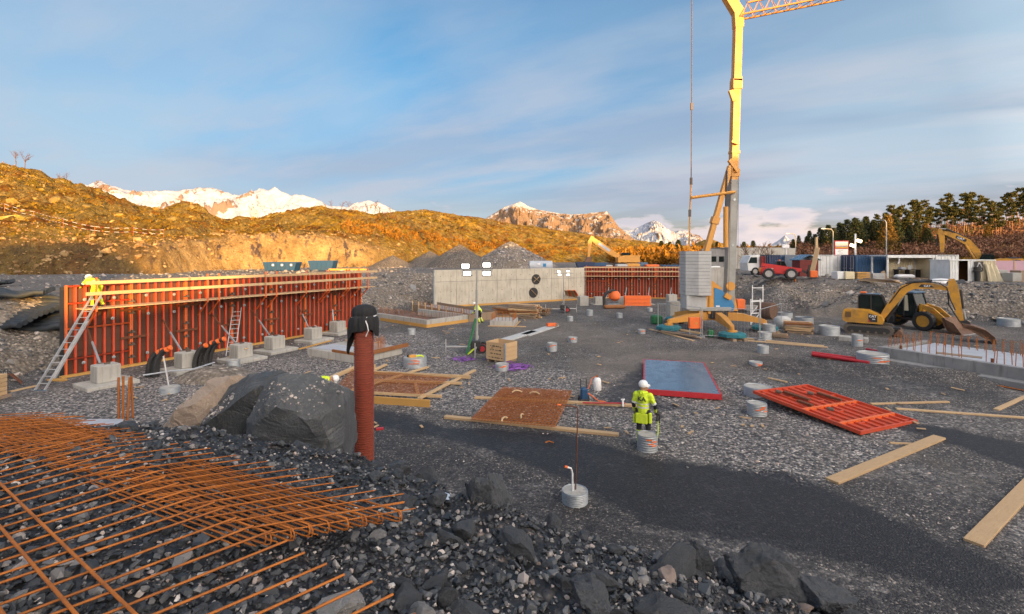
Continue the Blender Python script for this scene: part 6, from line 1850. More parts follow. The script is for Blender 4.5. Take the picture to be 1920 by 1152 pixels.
# ---- wheel loader behind it
t = thing('wheel_loader', 'yellow wheel loader with black cab and lowered steel bucket behind the mini excavator', 'loader', Vector((29.6, 35.9, 0)), R(-66))
for x, y in ((1.25, -.85), (1.25, .85), (-1.25, -.85), (-1.25, .85)): wheel('wheel', (x, y, .68), .68, .45, parent=t)
MB().box((-1.3, 0, 1.15), (1.9, 1.15, .75), None, .08).build('engine_hood', 'cat_yellow', t); MB().box((.0, 0, .70), (2.6, .8, .3), None, .03).build('chassis', 'black_steel', t)
for s in (-1, 1):
    MB().prism([(-2.0, 1.3), (-1.7, 1.45), (-.8, 1.45), (-.55, 1.2), (-.55, 1.1), (-2.0, 1.1)], s * .85 - .25, s * .85 + .25).build('fender', 'black_rubber', t)
cab = bpy.data.objects.new('cab', None); COL.objects.link(cab); cab.parent = t
MB().prism([(-.62, 1.2), (-.70, 2.55), (.45, 2.55), (.72, 1.6), (.6, .9), (-.5, .9)], -.66, .66).build('cab_glass', 'glass_dark', cab)
for y in (-.68, .68):
    b = MB()
    for p, q in (((-.62, .9), (-.70, 2.58)), ((-.7, 2.58), (.46, 2.58)), ((.46, 2.58), (.73, 1.6)), ((.73, 1.6), (.6, .9)), ((-.1, .9), (-.1, 2.58))): b.bar((p[0], y, p[1]), (q[0], y, q[1]), .08, .08)
    b.build('cab_frame', 'black_steel', cab)
MB().box((-.1, 0, 2.64), (1.35, 1.5, .14), None, .04).build('roof', 'panel_blue', cab); MB().prism([(-.05, 1.3), (.22, 1.3), (.14, 2.45), (-.02, 2.45)], -.73, -.70).build('side_post', 'cream', cab)
MB().box((-.3, 0, 1.5), (.5, .5, .9), None, .1).build('seat', 'black_rubber', cab)
op = MB().tube([(-.28, 0, 1.7), (-.25, 0, 2.05)], .17, 10).tube([(-.25, 0, 2.05), (-.23, 0, 2.32)], .10, 10).build('operator', 'hivis', cab, 60)
for s in (-1, 1): 
    loft_bar(MB(), [(.75, 1.75, .12), (1.5, 1.45, .20), (2.3, .75, .16), (2.55, .45, .10)], .12).build('lift_arm', 'cat_yellow', t).location = (0, s * .42, 0)
MB().tube([(.8, 0, 1.4), (1.9, 0, 1.2)], .08, 8).build('tilt_cylinder', 'black_steel', t); MB().box((.85, 0, 1.3), (.25, 1.0, .9), None, .05).build('arm_tower', 'cat_yellow', t)
cat_text(t, 'CAT', .14, (1.6, -.49, 1.32), (R(90), R(28), 0), 'machine_red')
bk = MB().prism([(2.35, 1.05), (2.45, .55), (2.7, .15), (3.35, .02), (3.55, .0), (3.4, .12), (2.85, .30), (2.62, .65), (2.50, 1.08)], -1.05, 1.05).build('bucket', 'bucket_steel', t, 30)
for s in (-1.05, 1.02): MB().prism([(2.40, 1.05), (2.7, .18), (3.5, .02), (3.0, .75)], s, s + .03).build('bucket_side', 'bucket_steel', bk)
MB().box((3.5, 0, .03), (.18, 2.12, .03)).build('cutting_edge', 'alu', bk)

# ---- large excavator beyond the containers
t = thing('excavator', 'large yellow excavator with raised boom behind the white containers', 'excavator', Vector((60.0, 60, 2.75)), R(139))
t.scale = (.86, .86, .86)
tracks(t, 4.4, 2.7, .6, 1.0)
MB().prism([(-2.9, 1.25), (-2.95, 2.2), (-2.7, 2.55), (-.6, 2.55), (.2, 2.4), (1.6, 2.3), (1.7, 1.25)], -1.4, 1.4).build('upper_body', 'cat_yellow', t, 30)
MB().prism([(-2.97, 1.3), (-2.99, 2.1), (-2.2, 2.35), (-1.6, 2.35), (-1.6, 1.3)], -1.43, 1.43).build('counterweight', 'black_steel', t, 30)
cat_text(t, 'CAT', .75, (-2.1, 1.445, 1.95), (R(90), 0, PI)); MB().prism([(.2, 1.3), (.2, 3.0), (.5, 3.15), (1.5, 3.1), (1.85, 2.2), (1.85, 1.3)], .4, 1.38).build('cab', 'glass_dark', t); MB().box((-1.9, 0, 2.65), (1.2, 2.2, .14)).build('engine_cover', 'navy', t)
MB().box((.9, .9, 3.2), (1.3, 1.0, .08)).build('cab_roof', 'black_steel', t)
bo = loft_bar(MB(), [(1.3, 1.9, .25), (2.0, 3.6, .40), (3.0, 5.0, .46), (4.3, 5.9, .38), (5.6, 6.5, .24)], .5).build('boom', 'cat_yellow', t, 30)
MB().prism([(3.2, 4.95), (4.3, 5.62), (4.15, 6.0), (3.0, 5.3)], .256, .262).build('boom_badge', 'black_steel', bo); cat_text(bo, 'CAT', .42, (3.7, .268, 5.48), (R(90), R(31), PI))
MB().tube([(1.9, .3, 1.9), (3.2, .3, 4.6)], .14, 8).build('boom_cylinder', 'cat_yellow', bo); MB().tube([(3.2, 0, 5.7), (5.3, 0, 7.0)], .13, 8).build('stick_cylinder', 'black_steel', bo); MB().tube([(5.3, 0, 7.0), (6.1, 0, 7.05)], .07, 8).build('cylinder_rod', 'alu', bo)
loft_bar(MB(), [(6.05, 7.05, .18), (5.85, 6.3, .38), (5.75, 4.9, .30), (5.75, 3.4, .2)], .42).build('stick', 'cat_yellow', t, 30)
MB().tube([(6.25, 0, 6.2), (6.3, 0, 4.4)], .11, 8).build('bucket_cylinder', 'black_steel', t)
MB().prism([(5.5, 3.5), (6.1, 3.4), (6.5, 2.7), (6.3, 2.0), (5.5, 1.9), (5.2, 2.2), (5.9, 2.6), (5.8, 3.1)], -.6, .6).build('bucket', 'bucket_steel', t)

# ---- far yellow excavator, boom folded to the left
t = thing('excavator', 'distant yellow excavator with folded pale-marked boom behind the blue tubs', 'excavator', Vector((19.5, 84, 3.0)), R(180))
tracks(t, 3.9, 2.5, .5, .9)
MB().prism([(-2.4, 1.1), (-2.4, 2.3), (.3, 2.3), (1.3, 2.0), (1.3, 1.1)], -1.2, 1.2).build('upper_body', 'crane_yellow', t); MB().box((-.2, 0, 2.5), (1.5, 1.2, .5), None, .1).build('cab', 'glass_dark', t)
bo = loft_bar(MB(), [(.9, 2.0, .35), (2.6, 3.0, .5), (4.6, 4.4, .48), (5.6, 5.2, .3)], .5).build('boom', 'crane_yellow', t, 30)
MB().prism([(2.7, 2.9), (4.6, 4.2), (4.35, 4.55), (2.45, 3.25)], .255, .262).build('boom_marking', 'tarp', bo)
loft_bar(MB(), [(5.5, 5.6, .25), (5.95, 4.7, .36), (6.1, 3.2, .25), (6.2, 2.0, .2)], .4).build('stick', 'crane_yellow', t, 30)
MB().prism([(5.8, 2.1), (6.5, 2.0), (6.9, 1.2), (6.3, .5), (5.6, .8)], -.5, .5).build('bucket', 'bucket_steel', t)

# ---- red telehandler
t = thing('telehandler', 'red telescopic handler with big grey-rimmed wheels on the upper ground', 'telehandler', Vector((29.4, 53.2, 2.74)), R(-24))
t.scale = (.80, .80, .80)
for x, y in ((1.35, -.95), (1.35, .95), (-1.35, -.95), (-1.35, .95)): wheel('wheel', (x, y, .74), .74, .48, rim='rim_grey', parent=t)
MB().prism([(-2.3, .8), (-2.45, 1.35), (-2.2, 1.62), (-1.2, 1.66), (-.5, 1.5), (.3, 1.5), (1.4, 1.55), (2.2, 1.45), (2.3, 1.0), (1.9, .7), (-1.9, .65)], -.55, .55).build('body', 'machine_red', t, 30)
MB().prism([(-2.2, .9), (-2.3, 1.4), (-1.9, 1.66), (-.7, 1.62), (.2, 1.35), (.2, .8)], -1.05, -.56).build('engine_pod', 'machine_red', t, 30)
MB().prism([(-.3, .75), (-.3, 1.55), (-.3, 2.3), (-.2, 2.42), (.6, 2.40), (.95, 1.6), (.95, .8)], .15, 1.0).build('cab', 'glass_dark', t)
b = MB()
for p, q in (((-.3, 1.5), (-.3, 2.35)), ((-.3, 2.42), (.6, 2.42)), ((.6, 2.42), (.97, 1.55)), ((.2, 1.5), (.2, 2.4))):
    for y in (.08, 1.02): b.bar((p[0], y, p[1]), (q[0], y, q[1]), .07, .07)
b.build('cab_frame', 'black_steel', t); MB().box((.15, .55, 2.47), (1.15, 1.0, .07)).build('cab_roof', 'panel_blue', t); MB().box((.1, .55, 2.58), (.2, .2, .14)).build('beacon', 'orange_plastic', t)
bo = MB().bar((-2.2, -.30, 2.0), (2.6, -.30, 1.25), .38, .42).build('boom', 'machine_red', t); MB().bar((2.5, -.30, 1.28), (3.3, -.30, .85), .26, .30).build('boom_tip', 'black_steel', bo)
MB().box((3.4, -.2, .85), (.14, 1.2, 1.0)).build('carriage', 'black_steel', t)
for s in (-.5, .2): MB().bar((3.45, s, .22), (4.6, s, .22), .12, .06).build('fork', 'black_steel', t)
MB().prism([(-2.5, 1.0), (-2.5, 1.5), (-2.2, 1.55), (-2.3, 1.0)], -.6, .6).build('rear_lamp_bar', 'crane_yellow', t); cat_text(t, 'MANITOU', .17, (-1.2, -1.057, 1.42), (R(90), 0, 0))
o = MB().box((0, 0, .45), (.9, 1.0, .9), None, .08).build('load_tub', 'orange_plastic'); bpy.context.view_layer.update(); o.location = t.matrix_world @ Vector((4.0, -.15, .30)); o.scale = (.8, .8, .8); o.rotation_euler = t.rotation_euler; tag(o, 'orange plastic tub on the forks of the red telehandler', 'tub')

# ---- containers
def corrugated(b, L, H, y, z0, depth=.036, pitch=.28):
    pts = []; x = 0
    while x < L - .01:
        for dx, d in ((0, 0), (.07, 0), (.10, 1), (.17, 1), (.20, 0)):
            xx = x + dx * pitch / .2 * .2 / .2 if False else x + dx * pitch / .2
            if xx <= L: pts.append((xx, y + d * depth))
        x += pitch
    pts = sorted(set(pts)); pts.append((L, y)); n = len(pts)
    vs = [(px_, py_, z0) for px_, py_ in pts] + [(px_, py_, z0 + H) for px_, py_ in pts]
    return b.add(vs, [(i, i + 1, n + i + 1, n + i) for i in range(n - 1)])
def container(label, loc, rz, L=6.06, Wd=2.44, H=2.59, mat='blue_box', dmat=None, group='shipping containers on the upper ground', door='left', long_front=True, frame=None):
    """local: x along the length, y depth; the long side -y faces the viewer; doors on the x=0 end (left) or on the -y face"""
    t = thing('shipping_container', label, 'container', loc, rz, group); dmat = dmat or mat; frame = frame or mat
    for y, x0, in ((0, 0),):
        corrugated(MB(), L - .2, H - .3, .02, .15).build('side_wall', mat, t, fix=False).location = (.1, 0, 0)
        corrugated(MB(), L - .2, H - .3, -.02, .15).build('side_wall', mat, t, fix=False).location = (.1, Wd - .03, 0)
    MB().box((L / 2, Wd / 2, H - .03), (L - .04, Wd - .04, .06)).build('roof', mat, t); MB().box((L - .04, Wd / 2, H / 2), (.05, Wd - .15, H - .2)).build('end_wall', mat, t)
    MB().box((L / 2, Wd / 2, .08), (L - .02, Wd - .02, .14)).build('floor', 'black_steel', t)
    for x in (.05, L - .05):
        for y in (.05, Wd - .05): MB().box((x, y, H / 2), (.12, .12, H)).build('corner_post', frame, t)
    for y in (.04, Wd - .04):
        for z in (.07, H - .05): MB().box((L / 2, y, z), (L - .24, .09, .12)).build('rail', frame, t)
    for s in (0, 1):
        dd = MB().box((.03, Wd / 2 + (s - .5) * (Wd / 2 - .10), H / 2), (.06, Wd / 2 - .12, H - .26), None, .01).build('door', dmat, t)
        for k in range(4): MB().box((-.003, Wd / 2 + (s - .5) * (Wd / 2 - .10), .45 + k * (H - .9) / 3), (.02, Wd / 2 - .2, .12)).build('door_rib', dmat, dd)
        for e in (-.28, .12):
            MB().tube([(-.03, Wd / 2 + (s - .5) * (Wd / 2 - .1) + e, .15), (-.03, Wd / 2 + (s - .5) * (Wd / 2 - .1) + e, H - .1)], .022, 6).build('lock_rod', 'galv', dd)
            MB().box((-.05, Wd / 2 + (s - .5) * (Wd / 2 - .1) + e + .1, 1.05), (.03, .26, .05)).build('handle', 'galv', dd)
    return t
ZP = 2.78
def at_right(px_, Y): return Vector(((px_ - 960) / FPX * Y, Y, ZP))
container('long blue container behind the red telehandler', at_right(1458, 63), 0, 8.0, 2.44, 2.6, 'blue_box')
def front(label, px_, Y, mat, dmat=None):   # door end towards the viewer
    p = at_right(px_, Y) + Vector((2.44, 0, 0)); p = at_right(px_, Y)
    return container(label, p + Vector((0, 0, 0)), PI / 2, 6.06, 2.44, 2.6, mat, dmat)
# the door end of a turned container faces -x after rotation by 90 deg: length runs away from the viewer
front('white container, door end showing, left of the two beside the small red shed', 1562, 57.2, 'white_paint')
front('white container, door end showing, right of the two next to the navy doors', 1600, 57.8, 'white_paint')
container('navy blue container with white door bars behind the pale boxes', at_right(1605, 55), 0, 6.06, 2.44, 2.6, 'blue_box', 'navy')
front('white container with closed doors beside the open workshop shelter', 1798, 52, 'white_paint')
container('dark red truck box behind the telehandler cab', at_right(1428, 61), 0, 1.7, 2.2, 2.4, 'truck_red', None, None)
container('dark navy container end behind the telehandler', at_right(1442, 60.2), 0, 1.4, 2.3, 2.6, 'navy')
# open workshop shelter
p = at_right(1664, 52); t = thing('open_shelter', 'open-sided white container shelter with cream back wall and work bench inside', 'shelter', p); L = 5.0
for x in (.06, L - .06):
    for y in (.06, 2.3): MB().box((x, y, 1.25), (.14, .14, 2.5)).build('post', 'white_paint', t)
MB().box((L / 2, 1.2, 2.52), (L + .1, 2.6, .12)).build('roof', 'white_paint', t); MB().box((L / 2, -.08, 2.40), (L + .1, .10, .22)).build('fascia', 'white_paint', t); MB().box((L / 2, 1.2, .06), (L, 2.5, .12)).build('floor', 'wood_old', t)
corrugated(MB(), L - 1.7, 2.2, 2.32, .15).build('back_wall', 'cream', t, fix=False).location = (1.65, 0, 0)
MB().box((L - .03, 1.2, 1.3), (.05, 2.3, 2.3)).build('end_wall', 'cream', t)
MB().tube([(1.45, .2, 2.4), (1.5, .3, 1.9), (1.4, .3, 1.6)], .08, 6).build('torn_sheet', 'sheet_white', t)
b = thing('work_bench', 'dark work bench with a saw inside the open shelter', 'bench', p + Vector((2.6, 1.3, .12)))
MB().box((.6, 0, .85), (2.6, .7, .06)).build('bench_top', 'black_steel', b)
for x in (-.6, .6, 1.8): MB().box((x, 0, .42), (.07, .6, .82)).build('leg', 'black_steel', b)
MB().box((.0, 0, 1.0), (.7, .5, .3), None, .08).build('saw_body', 'tarp', b); MB().lathe([(.28, -.02), (.28, .02)], 16, (.9, 0, 1.1), axis='y').build('saw_blade', 'galv', b)
o = MB().box((0, 0, .3), (1.9, .8, .45), None, .15).build('sack_bale', 'sheet_white'); o.location = p + Vector((1.5, -.4, 0)); tag(o, 'pale wrapped bale at the shelter opening', 'bale')
# workshop container with open doorway and sign
p = at_right(1781, 46.5) + Vector((0, 0, -.1)); t = thing('site_workshop', 'white workshop container with open doorway, orange shelves and black emblem sign', 'container', p); L = 4.35; H = 2.2
for x0, x1 in ((0, .85), (1.75, 2.6)):
    corrugated(MB(), x1 - x0, H - .1, .0, .05).build('front_panel', 'white_paint', t, fix=False).location = (x0, 0, 0)
corrugated(MB(), L - 2.6, H - .1, .0, .05).build('side_panel', 'cream', t, fix=False).location = (2.6, 0, 0)
MB().box((L / 2, 1.1, H), (L + .1, 2.3, .10)).build('roof', 'white_paint', t); MB().box((L / 2, 2.2, H / 2), (L, .05, H)).build('back_wall', 'brown_board', t)
for x in (.02, L): MB().box((x, 1.1, H / 2), (.06, 2.2, H)).build('end_wall', 'white_paint', t)
MB().box((L / 2, 1.1, .03), (L, 2.2, .06)).build('floor', 'wood_old', t)
for k in range(4): MB().box((1.3, 1.0, .35 + k * .5), (.86, .5, .05)).build('shelf', 'brown_board', t)
for k in range(3): MB().box((1.1 + .2 * k, .9, .50 + k * .5), (.25, .3, .24)).build('shelf_box', ('orange_plastic', 'cream', 'blue_box')[k], t)
sg = MB().box((2.75, -.06, 1.62), (.85, .03, .9)).build('sign_board', 'black_steel', t)
b = MB()
for s in (-1, 1): b.bar((2.75 + s * .05, -.085, 1.92), (2.75 + s * .24, -.085, 1.50), .02, .13, (0, 1, 0))
b.bar((2.66, -.085, 1.90), (2.84, -.085, 1.90), .02, .12, (0, 0, 1)); b.build('emblem', 'helmet_white', sg); MB().box((2.75, -.085, 1.33), (.46, .015, .08)).build('emblem_line', 'helmet_white', sg)
MB().box((3.62, -.02, 1.65), (.36, .04, .36)).build('vent', 'black_steel', t)
cv = MB(); n = 12
for k in range(n + 1):
    x = 3.3 + 1.1 * k / n; f = k / n
    cv.v += [(x, -.10 - .05 * math.sin(k * 2.1), 1.9 - .2 * f), (x + .35 * f, -.45 - .2 * math.sin(k * 1.3), .02)]
for k in range(n): cv.f.append((2 * k, 2 * k + 2, 2 * k + 3, 2 * k + 1)); cv.mi.append(0)
cv.build('hanging_sheet', 'cream', t, 60, False)
# lilac hoarding at the right edge
p = at_right(1866, 50); t = thing('hoarding', 'lilac insulated board hoarding with timber uprights at the right edge', 'hoarding', p)
for k in range(4):
    MB().box((.95 + k * 1.95, 0, 1.0), (1.9, .06, 2.0)).build('board_panel', 'lilac', t); MB().box((k * 1.95, -.05, 1.0), (.10, .06, 2.05)).build('upright', 'wood', t)
for k, (x, Y, w, h, m, l) in enumerate(((1872, 48, 1.1, 1.0, 'crane_grey', 'grey metal box in front of the lilac hoarding, left'), (1884, 46.5, .9, .7, 'wood_old', 'stack of brown boards on pallet before the lilac hoarding'), (1897, 45.8, 1.1, .8, 'crane_grey', 'grey box on pallet at the right edge'), (1910, 46.5, .8, 1.0, 'wood_old', 'brown timber stack at the far right edge'))):
    o = thing('site_box', l, 'box', at_right(x, Y)); MB().box((0, 0, h / 2 + .12), (w, .9, h), .2, .02).build('box_body', m, o); MB().box((0, 0, .06), (w + .1, 1.0, .12), .2).build('pallet', 'wood_old', o)
# white boxes, board piles
for k, (x, l) in enumerate(((1573, 'left of two pale insulated boxes before the navy container'), (1588, 'right of two pale insulated boxes before the navy container'))):
    o = thing('insulated_box', l, 'box', at_right(x, 50.5 - .2 * k) + Vector((0, 0, 0)), .05, 'pale insulated boxes'); MB().box((.0, 0, .48), (1.0, .95, .78), None, .05).build('tub', 'white_paint' if k == 0 else 'cream', o)
    for s in (-1, 1): MB().box((.32 * s, 0, .05), (.16, .9, .1)).build('foot', 'black_steel', o)
t = thing('board_stack', 'stack of yellow edged boards leaning by the blue container side', 'boards', at_right(1614, 51)); 
for k in range(5): MB().box((0, 0, .1 + .16 * k), (1.4, .9, .10), .05).build('board', 'wood_yellow', t)
t = thing('board_stack', 'grey slab stack right of the yellow boards', 'boards', at_right(1642, 51.5))
for k in range(4): MB().box((0, 0, .1 + .16 * k), (1.3, .9, .12), .03).build('board', 'insulation', t)
MB().box((.75, -.2, .45), (.4, .1, .9), Euler((0, -.4, 0))).build('leaning_board', 'wood_old', t)
for k in range(4):
    plank('long pale board in the pile on the bank below the blue container, %s' % ('lowest', 'second', 'third', 'top')[k], at_right(1612 + 3 * k, 47.5), at_right(1690 - 4 * k, 43.6), .3, .08, 'wood_old' if k % 2 else 'wood', 'pale boards on the right bank', .05 + .07 * k)
for k in range(2): plank('dark beam %s on the bank in front of the open shelter' % ('left' if k == 0 else 'right'), at_right(1700 + 45 * k, 46), at_right(1765 + 40 * k, 46.5), .3, .12, 'black_steel', None, .05)
o = MB().lathe([(.9, .0), (.8, .3), (.5, .5), (.1, .55)], 10).build('sheet_heap', 'sheet_white', None); o.location = at_right(1765, 44.5); o.scale = (1.3, .8, .8); tag(o, 'crumpled white sheeting on the bank beyond the excavator boom', 'sheeting')
# small red shed
p = at_right(1500, 57); t = thing('garden_shed', 'small dark red timber shed with slate blue roof beside the white containers', 'shed', p)
for k in range(9): MB().box((.12 + k * .235, 0, 1.0), (.225, .05, 2.0)).build('wall_board', 'shed_red', t)
MB().box((.02, .8, 1.0), (.05, 1.6, 2.0)).build('side_wall', 'shed_red', t); MB().box((2.15, .8, 1.0), (.05, 1.6, 2.0)).build('side_wall', 'shed_red', t)
MB().prism([(-.2, 1.95), (1.08, 2.55), (2.4, 1.95), (2.4, 2.03), (1.08, 2.65), (-.2, 2.03)], -.2, 1.8).build('roof', 'panel_blue', t); MB().box((1.35, -.04, .75), (.7, .05, 1.3)).build('door', 'black_steel', t)
# white truck cab
t = thing('truck_cab', 'white lorry cab at the left of the dark red truck box', 'truck', at_right(1412, 61.5)); MB().prism([(-.6, .6), (-.7, 1.6), (-.3, 2.5), (.9, 2.6), (.9, .6)], 0, 2.2).build('cab_body', 'white_paint', t); MB().prism([(-.62, 1.55), (-.28, 2.3), (.5, 2.3), (.5, 1.55)], -.02, 2.22).build('cab_window', 'glass_dark', t)
wheel('wheel', (.3, .1, .5), .5, .3, rim='rim_grey', parent=t)
# concrete depot building and fence far behind
t = thing('depot_building', 'low grey concrete building behind bare trees beyond the telehandler', 'building', Vector((39.5, 88, 2.8)))
for k in range(4): MB().box((1.5 + k * 3.0, 0, 1.9), (2.96, .3, 3.8)).build('wall_panel', 'concrete', t)
MB().box((-2.5, .6, 1.9), (4.5, .3, 3.6)).build('dark_wing', 'concrete_dark', t); MB().box((5, 3, 3.85), (12.4, 6.2, .15)).build('roof', 'concrete_dark', t)
for k in range(3): MB().box((-4 + k * 1.4, .42, 1.8), (.9, .06, 1.0)).build('window', 'glass_dark', t)
# plant and debris on the far plateau behind the red formwork
def tub(label, px_, Y, L, Wd, H, mat='blue_box', z=3.1):
    p = Vector(((px_ - 960) / FPX * Y, Y, z)); t = thing('waste_tub', label, 'waste container', p)
    pr = [(0, .1), (-.35, H), (-.35, H + .05), (L + .35, H + .05), (L + .35, H), (L, .1)]
    MB().prism(pr, 0, .06).build('side_plate', mat, t); MB().prism(pr, Wd - .06, Wd).build('side_plate', mat, t)
    MB().bar((0.02, Wd / 2, .1), (-.33, Wd / 2, H), Wd - .12, .05, (1, 0, 0)).build('end_plate', mat, t); MB().bar((L - .02, Wd / 2, .1), (L + .33, Wd / 2, H), Wd - .12, .05, (1, 0, 0)).build('end_plate', mat, t)
    for k in range(int(L / .6)): MB().box((.3 + k * .6, -.03, H * .55), (.08, .06, H * .85)).build('rib', mat, t)
    MB().box((L / 2, Wd / 2, .12), (L, Wd, .05)).build('floor', 'black_steel', t); return t
tub('long blue waste tub in front of the rock face, left one', 497, 66, 3.9, 1.8, 1.25); tub('deep blue skip in front of the rock face, right one', 582, 66, 2.8, 1.8, 1.45, 'blue_box')
for k in range(3):
    bpy_o = MB().box((0, 0, 0), (.28, .02, .28)).build('sticker', 'sheet_white'); bpy_o.location = Vector(((512 + 17 * k - 960) / FPX * 66, 65.93, 4.0)); tag(bpy_o, 'white label plate on the long blue waste tub, %s' % ('left', 'middle', 'right')[k], 'label plate', 'plates on the blue tub')
tub('blue waste tub above the left end of the rear formwork', 1086, 68, 1.9, 1.6, 1.3, 'navy', 3.0); tub('lighter blue waste tub next to it above the rear formwork', 1108, 68.5, 1.9, 1.6, 1.2, 'blue_box', 3.0); tub('blue skip behind the stacked counterweights', 1247, 68, 2.4, 1.6, 1.0, 'blue_box', 2.9)
o = plank('long yellow beam lying in front of the rock face', Vector((-25, 66, 3.25)), Vector((-20, 66.5, 3.25)), .3, .25, 'crane_yellow')
t = thing('fuel_tank', 'pale grey horizontal fuel tank behind the concrete wall', 'tank', Vector(((992 - 960) / FPX * 64, 64, 3.2))); MB().lathe([(.5, 0), (.68, .06), (.68, 3.05), (.5, 3.1)], 24, (0, 0, .72), axis='x').build('tank_shell', 'tarp', t, 40); MB().box((2.0, -.69, .85), (.42, .03, .42)).build('blue_emblem', 'crane_blue', t); MB().box((1.25, -.69, 1.0), (.4, .03, .25)).build('label_plate', 'sheet_white', t)
for s in (.4, 2.6): MB().box((s, 0, .06), (.3, 1.2, .14)).build('saddle', 'black_steel', t)
for k, (x, Y, m, dim, l) in enumerate(((1186, 72, 'crane_yellow', (1.9, 1.3, 1.0), 'yellow plant cabinet behind the rear formwork'), (1222, 74, 'orange_plastic', (2.0, 1.2, .8), 'orange tub behind the rear formwork'), (1205, 75, 'panel_blue', (1.3, 1.2, 1.1), 'blue box behind the rear formwork between yellow and orange'), (1165, 71, 'insulation', (1.5, 1.4, .9), 'pale bulk bag behind the rear formwork, left'), (1140, 70, 'insulation', (1.2, 1.0, .8), 'pale rubble bag right of the blue tubs'))):
    o = thing('plant_box', l, 'box', Vector(((x - 960) / FPX * Y, Y, 3.0))); MB().box((0, 0, dim[2] / 2 + .1), dim, .05, .06).build('box_body', m, o); MB().box((0, 0, .05), (dim[0] * .9, dim[1] * .9, .1), .05).build('base', 'black_steel', o)
for k in range(4):
    o = MB().box((0, 0, .4), (1.6, 1.0, .8), .1 * k, .1).build('plastic_barrier', 'white_paint'); o.location = Vector(((1322 + k * 11 - 960) / FPX * 74, 74 + k, 2.8)); tag(o, 'pale block in the row beyond the crane counterweights, %s from left' % ('first', 'second', 'third', 'fourth')[k], 'block', 'pale blocks beyond the crane')
t = thing('log_pile', 'pile of cut pale logs far behind the crane strut', 'logs', Vector(((1355 - 960) / FPX * 92, 92, 2.8)))
rr = random.Random(3)
for k in range(40):
    rw = k // 12; MB().tube([(-4 + (k % 12) * .75 + .3 * (rw % 2), -1.5, .4 + rw * .62), (-4 + (k % 12) * .75 + .3 * (rw % 2) + rr.uniform(-.1, .1), 2, .4 + rw * .62)], rr.uniform(.28, .38), 8).build('log', 'wood_old' if k % 3 else 'wood', t)
# gravel and rubble heaps behind the concrete wall
def cone(name, label, px_, Y, r, h, mat, seed, z=3.15, sq=1.0):
    n = 48; m = 16; V = []; F = []; off = seed * 7.3
    for i in range(m + 1):
        f = i / m
        for j in range(n):
            a = 2 * PI * j / n; q = 1 + .10 * float(fbm(np.array([math.cos(a) * 1.3 + off]), np.array([math.sin(a) * 1.3 + f]), 4)[0])
            rr_ = r * f * q; zz = h * (1 - f ** 1.05) + (.10 * h * float(fbm(np.array([math.cos(a) * f * 3 + off]), np.array([math.sin(a) * f * 3]), 4)[0]) if f > .02 else 0)
            V.append((rr_ * math.cos(a), rr_ * sq * math.sin(a), zz - .15 * (f > .98)))
    for i in range(m):
        for j in range(n): F.append((i * n + j, i * n + (j + 1) % n, (i + 1) * n + (j + 1) % n, (i + 1) * n + j))
    o = link(name, np_mesh(name, V, F, True), mat); o.location = ((px_ - 960) / FPX * Y, Y, z); return tag(o, label, 'heap')
cone('gravel_heap', 'tall conical heap of fine brown gravel behind the light mast', 862, 84, 6.2, 4.1, 'gravel_fine', 1)
cone('gravel_heap', 'low pale sand cone left of the tall gravel heap', 737, 82, 4.4, 2.2, 'gravel_fine', 2)
cone('gravel_heap', 'long sloping gravel tip between the two cones', 806, 90, 4.6, 3.0, 'gravel_fine', 3, 3.15, 2.0)
rh = cone('rubble_heap', 'broad heap of grey blasted rubble behind the concrete wall', 958, 86, 8.4, 4.6, 'rubble_bank', 4)
P = []; S = []
for k in range(2600):
    a = rs.uniform(0, 6.28); f = math.sqrt(rs.rand()); P.append((8.2 * f * math.cos(a), 8.2 * f * math.sin(a), 4.5 * (1 - f ** 1.05))); S.append(float(np.clip(rs.lognormal(-1.3, .5), .12, 1.0)))
stuff(link('rubble_stones', scatter_mesh('rubble_stones', np.array(P), np.array(S), 31, tone=.55 + .4 * rs.rand(2600)), None, rh))
for k, (x, y, s) in enumerate(((742, 545, 1.3), (772, 543, 1.0), (705, 549, .8), (668, 530, .9))):
    boulder(80 + k, ('round pale boulder on the spoil bank behind the red formwork, largest', 'pale boulder right of the largest one on the spoil bank', 'small boulder left on the spoil bank', 'boulder by the far end of the red formwork')[k], D(x, y, 52.5), (s, s, s * .8), 'rock_grey', (0, 0, k), .05, 'boulders on the spoil bank')
# ---- light masts
def light_mast(label, p, h, lit, s=1.0, boxm='black_steel'):
    t = thing('light_mast', label, 'light mast', p)
    for z0, z1, r in ((.3, h * .5, .085), (h * .5, h * .75, .065), (h * .75, h, .045)): MB().tube([(0, 0, z0), (0, 0, z1)], r * s, 8).build('mast_section', 'crane_grey', t, 40)
    MB().box((-.05, .1, .45), (.55, .8, .5), None, .05).build('generator', boxm, t)
    for sx in (-1, 1): wheel('wheel', (.32 + .0 * sx, .25 + .4 * sx, .25), .25, .14, rim='red_pipe', parent=t, axis='y', lugs=0)
    for a, b in (((-1.7, 0, .35), (1.2, 0, .35)), ((0, -1.2, .35), (0, 1.2, .35))): MB().bar(a, b, .07, .07).build('stabiliser', 'alu', t)
    for q in ((-1.7, 0), (1.2, 0), (0, -1.2), (0, 1.2)): MB().tube([(q[0], q[1], 0), (q[0], q[1], .75)], .03, 6).build('jack', 'alu', t)
    MB().bar((-.9, 0, h - .05), (.9, 0, h - .05), .06, .06).build('lamp_bar', 'crane_grey', t)
    for k, (x, z) in enumerate(((-.62, .16), (.55, .22), (-.52, -.24), (.55, -.24))):
        hs = MB().box((x * s, .06, h + z * s), (.50 * s, .14, .32 * s), None, .02).build('lamp_head', 'black_steel', t)
        if lit: MB().box((x * s, -.025, h + z * s), (.40 * s, .02, .22 * s)).build('lamp_lens', lit, hs)
    return t
p = G(893, 664); mh = D(892, 505, p.y).z
